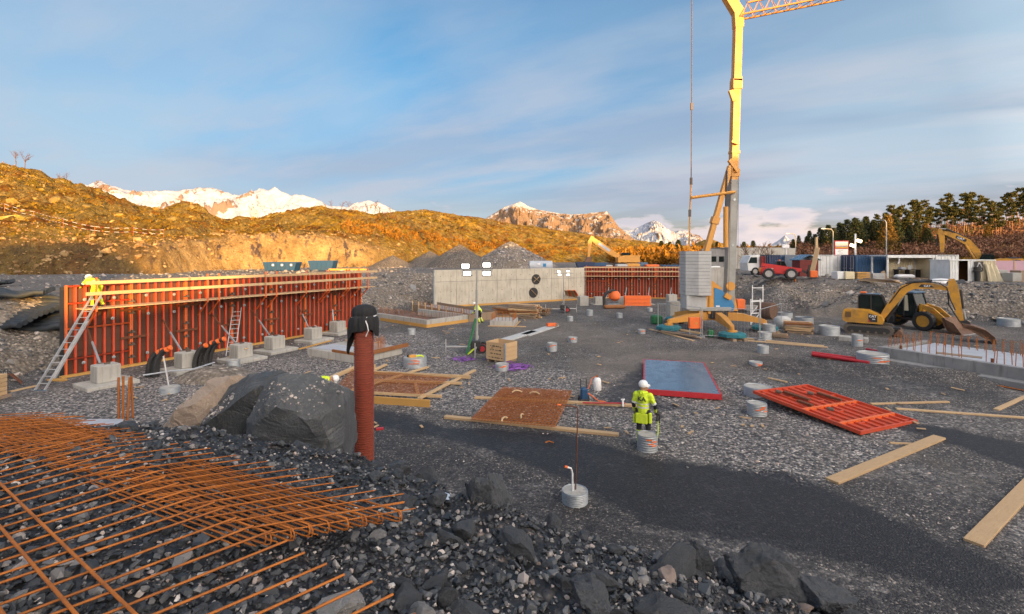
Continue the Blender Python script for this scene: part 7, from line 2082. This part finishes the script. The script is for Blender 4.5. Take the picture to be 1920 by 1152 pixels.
t = light_mast('near light mast with four lit floodlights beside the wooden crate', p + Vector((0, .3, 0)), mh, 'lamp_lit'); MB().bar((-.1, -.3, .3), (-.45, -.5, .02), .12, .04).build('green_strap', 'hivis', t); MB().tube([(-.05, -.12, 1.9), (-.25, -.3, 1.0), (-.5, -.5, .05)], .07, 6).build('green_cover', 'green_plastic', t)
p = G(1057, 586); light_mast('far light mast with small floodlights before the concrete wall', p, D(1055, 512, p.y).z, 'lamp_soft', .75)
# ---- around the crane base: fence panels, cabinet, cans
def fence_panel(label, a, b, h=2.0):
    L = (b - a).length; t = thing('fence_panel', label, 'fence', a, heading(a, b), 'wire fence panels round the crane base')
    for x in (0, L): MB().tube([(x, 0, .05), (x, 0, h)], .024, 6).build('post', 'galv', t)
    for z in (.18, h - .03): MB().tube([(0, 0, z), (L, 0, z)], .02, 6).build('rail', 'galv', t)
    for k in range(1, 16): MB().tube([(L * k / 16, 0, .18), (L * k / 16, 0, h - .03)], .004, 3).build('wire', 'galv', t)
    for x in (0, L): MB().box((x, 0, .06), (.25, .6, .12), None, .02).build('foot', 'concrete_dark', t)
    return t
pa, pb, pc_, pd_ = G(1234, 622), G(1314, 634), G(1424, 640), G(1465, 622)
fence_panel('wire fence panel left of the orange cabinet', pa, pb); fence_panel('wire fence panel in front of the crane legs', pb + Vector((.1, 0, 0)), pc_); fence_panel('wire fence panel right of the crane leg', pc_ + Vector((.1, .1, 0)), pd_)
p = G(1304, 633); t = thing('power_cabinet', 'orange electric cabinet on thin legs in front of the crane', 'cabinet', p); MB().box((0, 0, .95), (.86, .3, .72), None, .02).build('box_body', 'orange_plastic', t)
for x in (-.36, .36): MB().tube([(x, 0, 0), (x, 0, .62)], .025, 6).build('leg', 'galv', t)
MB().prism([(-.07, .90), (0, .84), (.07, .90), (.07, 1.0), (-.07, 1.0)], -.165, -.155).build('warning_mark', 'crane_yellow', t)
p = G(1333, 633); t = thing('fuel_can', 'green plastic jerry can beside the crane leg', 'jerry can', p); MB().box((0, 0, .24), (.38, .26, .46), None, .05).build('can_body', 'green_plastic', t); MB().tube([(-.1, 0, .46), (-.1, 0, .54), (.1, 0, .54), (.1, 0, .46)], .02, 6).build('handle', 'green_plastic', t)
o = MB().box((0, 0, .35), (.8, .7, .7), None, .1).build('equipment_box', 'green_plastic'); o.location = G(1240, 612) + Vector((0, 1.2, 0)); tag(o, 'dark green box behind the left crane pad', 'box')
o = thing('bulk_bag', 'pale bulk bag standing right of the crane outrigger', 'bag', G(1467, 616)); MB().box((0, 0, .45), (1.0, .9, .9), .2, .18).build('bag_body', 'insulation', o, 50)
o = MB().lathe([(.9, -.7), (.95, 0), (.9, .7), (.75, .7), (.7, -.6)], 14, axis='y').build('digging_bucket', 'bucket_steel', None, 40); o.location = G(1446, 600) + Vector((0, .6, .7)); o.rotation_euler = (0, .4, .6); o.scale = (.75, .75, .75); tag(o, 'rusty digging bucket lying behind the fence right of the crane', 'bucket')
def firewood(label, p, n, L, s=1.0):
    t = thing('timber_pile', label, 'timber', p, R(-25)); rr = random.Random(n)
    for k in range(n):
        rw = k // 5; MB().box((rr.uniform(-.1, .1), (k % 5 - 2) * .26 * s + rr.uniform(-.04, .04), .09 + rw * .15 * s), (L * rr.uniform(.8, 1.05), .2 * s, .11 * s), Euler((rr.uniform(-.2, .2), rr.uniform(-.06, .06), rr.uniform(-.12, .12)))).build('timber', rr.choice(['wood_old', 'wood', 'brown_board']), t)
firewood('stack of weathered timber right of the bulk bag', G(1496, 624), 24, 1.7); firewood('small bundle of split timber below the larger timber stack', G(1463, 633), 11, .9, .7); firewood('heap of pale offcut timber right of the stooping worker', G(985, 596), 34, 2.6, 1.1); firewood('splayed pale timber heap behind the pad foundation', G(1010, 590), 20, 2.0); firewood('dark timber and bar pile in front of the concrete wall', G(950, 594), 26, 2.2)
def frame_rack(label, p, w, h):
    t = thing('white_trestle', label, 'trestle', p, .3, 'white trestles behind the crane')
    for x in (0, w): MB().tube([(x, 0, 0), (x, 0, h)], .045, 6).build('post', 'helmet_white', t)
    for z in (h * .45, h * .9): MB().tube([(0, 0, z), (w, 0, z)], .035, 6).build('rail', 'helmet_white', t)
    MB().tube([(0, 0, .1), (w, 0, h * .45)], .03, 6).build('brace', 'helmet_white', t)
frame_rack('white steel trestle standing on the crane leg side', G(1408, 610), .9, 2.0); frame_rack('tall white trestle further back by the bank', G(1411, 588), 1.2, 2.6)
o = thing('orange_bin', 'orange refuse bin at the foot of the right bank', 'bin', G(1387, 586)); MB().box((0, 0, .75), (.8, .7, 1.0), None, .08).build('bin_body', 'orange_plastic', o); MB().box((0, 0, .12), (.9, .8, .24)).build('bin_base', 'black_steel', o)
plank('pale concrete beam lying at the foot of the right bank', G(1398, 582), G(1450, 585), .5, .5, 'concrete', None, 0, 'concrete_beam')
# orange barrier, mixer and trolley before the rear formwork
p = G(1171, 574); t = thing('water_barrier', 'long orange plastic barrier in front of the rear formwork', 'barrier', p); L = (G(1221, 574) - p).length
MB().prism([(0, 0), (.06, .5), (.0, 1.05), (L, 1.05), (L - .06, .5), (L, 0)], 0, .5).build('barrier_body', 'orange_plastic', t)
for z in (.35, .75): MB().box((L / 2, -.02, z), (L - .3, .05, .10)).build('barrier_rib', 'orange_steel', t)
p = G(1150, 578); t = thing('concrete_mixer', 'orange drum mixer with black arched hose left of the orange barrier', 'mixer', p); MB().lathe([(.2, 0), (.55, .25), (.6, .6), (.4, .95), (.25, 1.0)], 16, (.2, .3, .7)).build('drum', 'orange_plastic', t, 40)
MB().tube([(-.9, 0, .1), (-.95, 0, 1.1), (-.6, .1, 1.6), (.0, .2, 1.75), (.3, .25, 1.65)], .16, 8).build('arched_hose', 'black_rubber', t, 40); MB().box((.1, .3, .35), (1.4, .8, .1)).build('frame', 'galv', t)
for x in (-.5, .7): MB().box((x, .3, .2), (.1, .7, .4)).build('leg', 'galv', t)
MB().box((.0, -.5, .2), (2.2, .6, .35), .15, .1).build('tool_tray', 'brown_board', t)
for k, px_ in enumerate((1124, 1167, 1213, 1262)):
    o = thing('concrete_block', 'grey counterweight block at the foot of the rear formwork, %s from left' % ('first', 'second', 'third', 'fourth')[k], 'block', G(px_, 572), 0, 'blocks before the rear formwork'); MB().box((0, .5, .42), (.95, .8, .84 + (.5 if k == 3 else 0)), .1, .02).build('block_body', 'concrete', o); MB().box((0, .5, .03), (1.6, 1.4, .1), .1).build('slab', 'concrete', o)
o = thing('concrete_block', 'grey block against the right end of the concrete wall', 'block', G(1094, 574)); MB().box((0, .5, .5), (1.0, .8, 1.0), .3, .02).build('block_body', 'concrete', o)
o = thing('concrete_block', 'tall grey block left behind the crane counterweights', 'block', G(1262, 602)); MB().box((0, 0, .8), (.9, .7, 1.6), .2, .02).build('block_body', 'concrete', o)
for k in range(4): plank('pale board leaning on the concrete wall near its right end, %s from left' % ('first', 'second', 'third', 'fourth')[k], G(1086 - 7 * k, 562), D(1076 - 5 * k, 545, 55.5), .35, .06, 'wood' if k % 2 else 'orange_steel', 'boards leaning on the concrete wall')
# slab beside excavator, stone block, stakes, post with column
plank('flat grey stone slab left of the excavator tracks', G(1574, 637), G(1628, 642), .8, .25, 'concrete', None, 0, 'stone_slab')
p = G(1833, 584); t = thing('black_column', 'tall black drain column with flanged top standing in a zinc ring', 'column', p); hh = D(1833, 505, p.y).z; MB().lathe([(.23, 0), (.23, hh)], 18).build('shaft', 'black_rubber', t, 40); MB().lathe([(.36, hh - .25), (.36, hh - .12), (.28, hh - .10), (.28, hh + .22)], 18).build('flange', 'black_steel', t, 40)
p = G(1491, 572); t = thing('steel_post', 'slim rusty steel post on the right bank below the telehandler', 'post', p); MB().box((0, 0, 1.6), (.14, .14, 3.2)).build('shaft', 'rust', t); MB().box((0, 0, 3.22), (.35, .2, .06)).build('head_plate', 'rust_dark', t)
p = G(1588, 567); t = thing('steel_post', 'slim pale timber post above the mini excavator', 'post', p); MB().box((0, 0, 1.35), (.12, .12, 2.7)).build('shaft', 'wood_old', t); MB().box((0, 0, 2.72), (.5, .12, .06)).build('head_plate', 'wood_old', t)
for k in range(4): plank('long board in the stack right of the loader bucket, %s' % ('lowest', 'second', 'third', 'top')[k], G(1815, 593 + k), G(1890, 605 + k), .22, .07, 'wood_old' if k % 2 else 'wood', 'boards right of the loader', .07 * k)
plank('pale plank lying flat at the foot of the right bank left of the excavator', G(1546, 577), G(1578, 579), .5, .08, 'sheet_white')
plank('tall leaning wooden board between red shed and white container', at_right(1521, 55), at_right(1533, 56) + Vector((0, 0, 3.4)), .5, .08, 'wood')
t = thing('lamp_pole', 'slim pole with two lit warm floodlights above the navy container', 'lamp pole', at_right(1604, 60)); MB().tube([(0, 0, 0), (0, 0, 5.2)], .10, 8).build('pole', 'sheet_white', t)
for s in (-1, 1): MB().box((.42 * s, -.1, 4.05 + .28 * s), (.6, .15, .35), Euler((0, .3, 0)), .03).build('lamp_head', 'lamp_warm', t)
t = thing('lamp_pole', 'pole with white floodlights above the blue container', 'lamp pole', at_right(1475, 68)); MB().tube([(0, 0, 0), (-.1, 0, 3.6)], .08, 8).build('pole', 'sheet_white', t); MB().box((-.2, -.1, 3.8), (1.0, .2, .5), None, .05).build('lamp_head', 'sheet_white', t)
t = thing('timber_mast', 'tall thin timber mast behind the white containers', 'mast', at_right(1531, 60)); MB().box((0, 0, 2.4), (.26, .2, 4.8)).build('shaft', 'wood', t)
# information board
t = thing('site_sign', 'red framed information board with sunset picture above the containers', 'sign', at_right(1578, 61)); w_, h0_, h1_ = 1.7, 2.5, 4.35
for s in (-1, 1): MB().box((s * w_ / 2, .06, h1_ / 2), (.1, .1, h1_)).build('post', 'shed_red', t)
MB().box((0, .02, (h0_ + h1_) / 2), (w_ + .1, .06, h1_ - h0_ + .1)).build('frame', 'machine_red', t)
MB().box((0, -.02, h1_ - .5), (w_ - .12, .03, .85)).build('picture', 'sign_sunset', t); MB().box((0, -.02, h0_ + .42), (w_ - .12, .03, .84)).build('text_field', 'helmet_white', t)
for k in range(4): MB().box((-.3 + .2 * (k % 2), -.04, h0_ + .15 + .18 * k), (.6 - .1 * (k % 3), .012, .06)).build('text_line', 'rim_grey', t)
def street_lamp(label, p, h, rz):
    t = thing('street_lamp', label, 'street lamp', p, rz, 'street lamps behind the containers'); MB().tube([(0, 0, 0), (0, 0, h - .5), (.3, 0, h - .1), (1.5, 0, h)], .09, 8).build('pole', 'crane_grey', t, 50); MB().box((1.7, 0, h), (.8, .25, .14), None, .03).build('lantern', 'white_paint', t)
street_lamp('street lamp left above the white containers', at_right(1562, 85), 7.2, PI); street_lamp('street lamp far left behind the blue container', at_right(1492, 100), 7.0, PI); street_lamp('street lamp behind the open shelter', at_right(1662, 78), 8.3, PI / 2)

# ================================================================== trees and brush
def leaf_tris(centres, rad, n, size, seed, flat=.6, up=0.0):
    """n small triangles scattered in balls of radius rad round the centres; returns V, F, tone"""
    r = np.random.RandomState(seed); C = np.repeat(np.asarray(centres, float), n, 0); Rr = np.repeat(np.asarray(rad, float), n)
    d = r.normal(size=C.shape); d /= np.linalg.norm(d, axis=1)[:, None]; d *= (r.rand(len(C)) ** .45)[:, None] * Rr[:, None]; d[:, 2] *= flat
    P = C + d
    a = r.normal(size=C.shape); a[:, 2] += up; a /= np.linalg.norm(a, axis=1)[:, None]
    b = np.cross(a, r.normal(size=C.shape)); b /= np.linalg.norm(b, axis=1)[:, None]
    s = (size * (.6 + .8 * r.rand(len(C))))[:, None]
    V = np.stack([P - b * s * .32, P + b * s * .32, P + a * s], 1).reshape(-1, 3)
    F = np.arange(len(V)).reshape(-1, 3)
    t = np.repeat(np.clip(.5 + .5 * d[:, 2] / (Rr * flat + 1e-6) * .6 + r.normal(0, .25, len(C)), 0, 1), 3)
    return V, F, t
def pine_proto(seed, h, lo, spread, lean=.0):
    r = random.Random(seed); tr = MB()
    pts = [Vector((lean * (z / h) ** 2 + .12 * math.sin(z * .7 + seed), .1 * math.cos(z * .5 + seed), z)) for z in np.linspace(0, h * .96, 9)]
    tr.tube(pts, [max(.03, .19 * (1 - .82 * k / 8)) for k in range(9)], 6)
    C = []; Rd = []
    n = 20
    for k in range(n):
        f = lo + (1 - lo) * (k / (n - 1)) ** .9; z = h * f; a = r.uniform(0, 6.28)
        L = spread * (1.0 - .72 * ((f - lo) / (1 - lo)) ** 1.5) * r.uniform(.35, 1.1)
        i = min(int(f * .999 * 8 / .96), 7); p = pts[i].lerp(pts[i + 1], .5) if f < .96 else pts[8]
        e = Vector((p.x + L * math.cos(a), p.y + L * math.sin(a), z + L * r.uniform(.0, .35)))
        tr.tube([p, p.lerp(e, .6) + Vector((0, 0, -.05 * L)), e], [.06, .04, .02], 4)
        for q in (e, p.lerp(e, .6)): 
            if r.random() < .85: C.append(q); Rd.append(r.uniform(.30, .72) * (.8 + .12 * spread))
    for k in range(5):     # dead lower snags
        z = h * r.uniform(.2, lo); a = r.uniform(0, 6.28); tr.tube([(pts[2].x, pts[2].y, z), (pts[2].x + .9 * math.cos(a), pts[2].y + .9 * math.sin(a), z + .2)], [.035, .012], 3)
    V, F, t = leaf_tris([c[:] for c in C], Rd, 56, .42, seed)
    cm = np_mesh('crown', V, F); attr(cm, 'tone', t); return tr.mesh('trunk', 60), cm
def spruce_proto(seed, h, w):
    r = random.Random(seed); tr = MB().tube([(0, 0, 0), (0, 0, h * .97)], [.17, .02], 6); C = []; Rd = []
    n = 24
    for k in range(n):
        f = .08 + .9 * k / n; L = w * (1 - f) ** .8 + .12
        for m in range(5):
            a = 6.28 * m / 5 + k * 1.1 + r.uniform(-.3, .3); e = Vector((L * math.cos(a) * r.uniform(.75, 1.1), L * math.sin(a) * r.uniform(.75, 1.1), h * f - L * .28))
            tr.tube([(0, 0, h * f), e], [.03, .01], 3); C += [e, e * .6 + Vector((0, 0, h * f * .4))]; Rd += [.36 + .14 * L, .34 + .14 * L]
    V, F, t = leaf_tris([c[:] for c in C], Rd, 12, .36, seed, .5); cm = np_mesh('crown', V, F); attr(cm, 'tone', t); return tr.mesh('trunk', 60), cm
def bare_proto(seed, h, fine=3):
    r = random.Random(seed); tr = MB(); cr = MB()
    def grow(b, p, d, L, rad, lev):
        e = p + d * L; m = p.lerp(e, .5) + Vector((r.uniform(-.06, .06), r.uniform(-.06, .06), 0)) * L
        b.tube([p, m, e], [rad, rad * .85, rad * .65], 4 if lev else 5, cap=False)
        if lev >= fine: return
        for k in range(4 if lev else 5):
            ax = Vector((r.gauss(0, 1), r.gauss(0, 1), r.gauss(0, .3))).normalized(); nd = (d + ax * r.uniform(.45, .9)).normalized(); nd.z = abs(nd.z) * .9 + .1
            grow(cr, p.lerp(e, r.uniform(.35, 1.0)), nd.normalized(), L * r.uniform(.5, .72), rad * .5, lev + 1)
    grow(tr, Vector((0, 0, 0)), Vector((r.uniform(-.15, .15), r.uniform(-.15, .15), 1)).normalized(), h * .45, h * .012 + .02, 0)
    return tr.mesh('trunk', 60, False), cr.mesh('crown', 60, False)
PROTO = {}
def proto(key, fn, tmat, cmat):
    a, b = fn(); a.materials.append(M[tmat]); b.materials.append(M[cmat]); PROTO[key] = (a, b)
for k in range(4): proto(('pine', k), lambda k=k: pine_proto(40 + k, 11.5, .46 + .05 * k, 2.1 + .2 * (k % 3), .3 * (k - 1.5)), 'pine_bark', 'pine_needles')
for k in range(3): proto(('spruce', k), lambda k=k: spruce_proto(60 + k, 9, 2.5 + .3 * k), 'bark', 'spruce_needles')
proto(('larch', 0), lambda: spruce_proto(70, 9.5, 2.9), 'bark', 'larch_needles')
for k in range(4): proto(('bare', k), lambda k=k: bare_proto(80 + k, 5.0), 'twig', 'twig')
ORD = ['first', 'second', 'third', 'fourth', 'fifth', 'sixth', 'seventh', 'eighth', 'ninth', 'tenth', 'eleventh', 'twelfth', 'thirteenth', 'fourteenth', 'fifteenth', 'sixteenth', 'seventeenth', 'eighteenth', 'nineteenth', 'twentieth',
       'twenty-first', 'twenty-second', 'twenty-third', 'twenty-fourth', 'twenty-fifth', 'twenty-sixth', 'twenty-seventh', 'twenty-eighth', 'twenty-ninth', 'thirtieth', 'thirty-first', 'thirty-second', 'thirty-third', 'thirty-fourth', 'thirty-fifth', 'thirty-sixth', 'thirty-seventh', 'thirty-eighth', 'thirty-ninth', 'fortieth', 'forty-first', 'forty-second', 'forty-third', 'forty-fourth', 'forty-fifth']
def tree(name, key, label, p, s, rz, group):
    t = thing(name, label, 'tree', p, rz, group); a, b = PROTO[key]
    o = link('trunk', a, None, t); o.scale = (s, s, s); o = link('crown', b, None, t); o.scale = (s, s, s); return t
tr = random.Random(12)
# pines: picture column, top row
pines = sorted([(1770, 382), (1784, 388), (1812, 378), (1829, 382), (1855, 380), (1872, 376), (1892, 378), (1914, 380), (1741, 394), (1703, 402), (1660, 396), (1672, 388), (1691, 384), (1708, 378), (1642, 402), (1682, 392), (1700, 398), (1716, 380), (1733, 374), (1748, 384), (1764, 372), (1778, 364), (1790, 376), (1806, 366), (1822, 357), (1836, 360), (1848, 372), (1862, 384), (1876, 392), (1886, 362), (1897, 358), (1908, 356), (1918, 362), (1930, 352), (1945, 360),
                (1725, 400), (1757, 398), (1797, 392), (1815, 388), (1842, 394), (1868, 402), (1900, 384), (1925, 386)])
for k, (x, ytop) in enumerate(pines):
    fr = tr.uniform(.45, .95) if ytop < 384 else tr.uniform(.3, .6)
    p = surf_at(WHILL, x, fr); zt = CAM_H + (478 - ytop) / FPX * p.y; s = max(.55, (zt - p.z) / 11.5 * tr.uniform(.92, 1.08))
    tree('pine_tree', ('pine', k % 4), 'slender pine on the right wooded hill, %s from the left' % ORD[k], p - Vector((0, 0, .3)), s, tr.uniform(0, 6), 'pines on the right wooded hill')
spr = sorted([(1488, 446), (1500, 444), (1520, 430), (1537, 424), (1553, 418), (1571, 414), (1588, 408), (1605, 404), (1622, 402), (1641, 408), (1657, 410), (1682, 404), (1700, 408), (1722, 410), (1512, 440), (1528, 436), (1545, 428), (1562, 424), (1580, 416), (1597, 418), (1612, 412), (1632, 414), (1650, 418), (1690, 412), (1706, 418), (1672, 420), (1740, 424), (1770, 418)])
for k, (x, ytop) in enumerate(spr):
    fr = tr.uniform(.12, .45); p = surf_at(WHILL, x, fr); zt = CAM_H + (478 - ytop) / FPX * p.y; s = max(.4, (zt - p.z) / 9.0)
    tree('spruce_tree', ('spruce', k % 3), 'dark dense spruce behind the containers, %s from the left' % ORD[k], p - Vector((0, 0, .2)), s, tr.uniform(0, 6), 'spruces behind the containers')
for k, (x, ytop, l) in enumerate(((1664, 400, 'golden sunlit larch behind the open shelter'), (1736, 416, 'smaller golden larch among the dark spruces on the right'), (1852, 420, 'golden young conifer low on the right hill'))):
    p = surf_at(WHILL, x, .10 + .1 * k); zt = CAM_H + (478 - ytop) / FPX * p.y; tree('larch_tree', ('larch', 0), l, p - Vector((0, 0, .2)), (zt - p.z) / 9.5, k * 2.0, None)
# small dark conifers mid distance right of the crane strut
for k, (x, ytop) in enumerate(((1240, 450), (1256, 452), (1272, 448), (1330, 448), (1345, 452), (1395, 452), (1412, 450))):
    Y = 150 + 9 * k; p = Vector(((x - 960) / FPX * Y, Y, 3.0)); zt = CAM_H + (478 - ytop) / FPX * Y; tree('spruce_tree', ('spruce', k % 3), 'small dark conifer in the low ground behind the crane, %s from left' % ORD[k], p, (zt - p.z) / 9, k, 'small conifers behind the crane')
# bare trees
bare = [(30, .98, 1.15), (46, .99, 1.35), (112, .98, .7), (124, .97, .75), (178, .98, .9), (190, .97, 1.0), (200, .98, .85), (622, .70, .8), (640, .66, .9), (655, .62, .9), (668, .60, 1.0), (690, .58, 1.1), (703, .55, 1.15), (712, .50, 1.2), (722, .46, 1.1), (733, .42, 1.1), (744, .36, 1.0), (756, .32, 1.0), (770, .26, .9), (786, .22, .9), (850, .15, .8), (866, .16, .8), (890, .16, .75)]
for k, (x, fr, s) in enumerate(bare):
    tree('bare_tree', ('bare', k % 4), 'leafless little birch on the golden hillside, %s from the left' % ORD[k], surf_at(HILL, x, fr) - Vector((0, 0, .15)), s * .8, k * 1.3, 'bare birches on the hillside')
for k, (x, Y, s) in enumerate(((1408, 80, 1.0), (1424, 78, 1.1), (1440, 82, 1.2), (1396, 84, .9))):
    tree('bare_tree', ('bare', k % 4), 'leafless tree in front of the grey depot building, %s from left' % ORD[k], Vector(((x - 960) / FPX * Y, Y, 2.8)), s, k, 'bare trees before the depot')
# brush and grass: nobody could count these
def brush(name, label, pts, h, per, size, mat, seed, up=1.2):
    r = np.random.RandomState(seed); P = np.asarray(pts, float); hh = h * (.5 + .8 * r.rand(len(P)))
    C = P.copy(); C[:, 2] += hh * .45
    V, F, t = leaf_tris(C, hh * .6, per, size, seed, .85, up); me = np_mesh(name, V, F); attr(me, 'tone', t); me.materials.append(M[mat])
    o = stuff(link(name, me)); o['label'] = label; o['category'] = 'brush'; return o
def hill_points(H, c, pxr, fr, n, seed):
    r = np.random.RandomState(seed); X, T, z = H; js = np.where((c > pxr[0]) & (c < pxr[1]))[0]; m = X.shape[0] - 14; lo = 17 + int(fr[0] * (m - 18)); hi = 17 + int(fr[1] * (m - 18))
    j = r.choice(js, n); i = r.randint(lo, max(hi, lo + 1), n); return np.stack([X[i, j], T[i, j], z[i, j]], 1)
brush('brushwood', 'leafless red-brown brushwood band behind the containers on the right', hill_points(WHILL, cols2, (1480, 2050), (.0, .45), 1500, 1), 1.6, 24, .38, 'brush', 3)
brush('brushwood', 'brown scrub on the upper right hillside under the pines', hill_points(WHILL, cols2, (1480, 2050), (.5, 1.0), 350, 2), 1.2, 18, .4, 'brush', 4)
r_ = np.random.RandomState(5); Y = r_.uniform(115, 230, 1500); X = (r_.uniform(1150, 1530, 1500) - 960) / FPX * Y
brush('brushwood', 'orange-brown scrub in the low ground left and right of the crane mast', np.stack([X, Y, np.full(1500, 2.9)], 1), 4.2, 24, 1.0, 'brush_gold', 6)
brush('moor_grass', 'golden grass and heather covering the left hillside', hill_points(HILL, cols, (-60, 1250), (.01, 1.0), 4500, 7), .25, 3, .22, 'moor_grass', 8, 2.0)
brush('hill_scrub', 'orange scrub at the foot of the middle hill behind the gravel heaps', hill_points(HILL, cols, (640, 1180), (.02, .22), 380, 9), 1.3, 18, .4, 'brush_gold', 10)

# ---- striped barrier tape on stakes across the left hillside
def surf_row(px_, py_):
    X, T, z = HILL; j = int(np.argmin(np.abs(cols - px_))); n = X.shape[0] - 14
    yy = 478 - (z[16:n, j] - CAM_H) / T[16:n, j] * FPX; i = 16 + int(np.argmin(np.abs(yy - py_))); return Vector((X[i, j], T[i, j], z[i, j]))
t = thing('barrier_tape', 'red and white barrier tape strung on stakes across the left hillside', 'barrier tape'); pts = [surf_row(x, y) for x, y in ((-30, 392), (8, 398), (64, 412), (118, 428), (178, 440), (250, 446), (306, 446))]
for p in pts: MB().tube([p - Vector((0, 0, .3)), p + Vector((0, 0, 1.1))], .035, 5).build('stake', 'rust', t)
for z in (.55, 1.05):
    for a, b in zip(pts[:-1], pts[1:]):
        L = (b - a).length; m = max(2, int(L / .45))
        for part in range(2):
            g = MB()
            for k in range(part, m, 2):
                f0 = k / m; f1_ = (k + 1) / m; sag = lambda f: Vector((0, 0, z - .5 * f * (1 - f)))
                g.bar(a.lerp(b, f0) + sag(f0), a.lerp(b, f1_) + sag(f1_), .01, .05)
            g.build('tape_stripes', ('tarp', 'shed_red')[part], t)
# ---- litter: chips and offcuts trodden into the gravel
V = []; F = []; r_ = np.random.RandomState(77)
lb = MB()
for k in range(170):
    p = G(r_.uniform(250, 1850), 585 + 230 * r_.rand() ** 1.6)
    if float(poly_sd(np.array([[p.x]]), np.array([[p.y]]), PIT)[0, 0]) > -.5: continue
    lb.box((p.x, p.y, p.z + .06), (r_.uniform(.08, .5), r_.uniform(.04, .1), .02), Euler((r_.uniform(-.1, .1), r_.uniform(-.1, .1), r_.uniform(0, 3.1))))
o = stuff(lb.build('wood_litter', 'wood')); o['label'] = 'small wood chips and offcuts trodden into the pit floor'; o['category'] = 'litter'
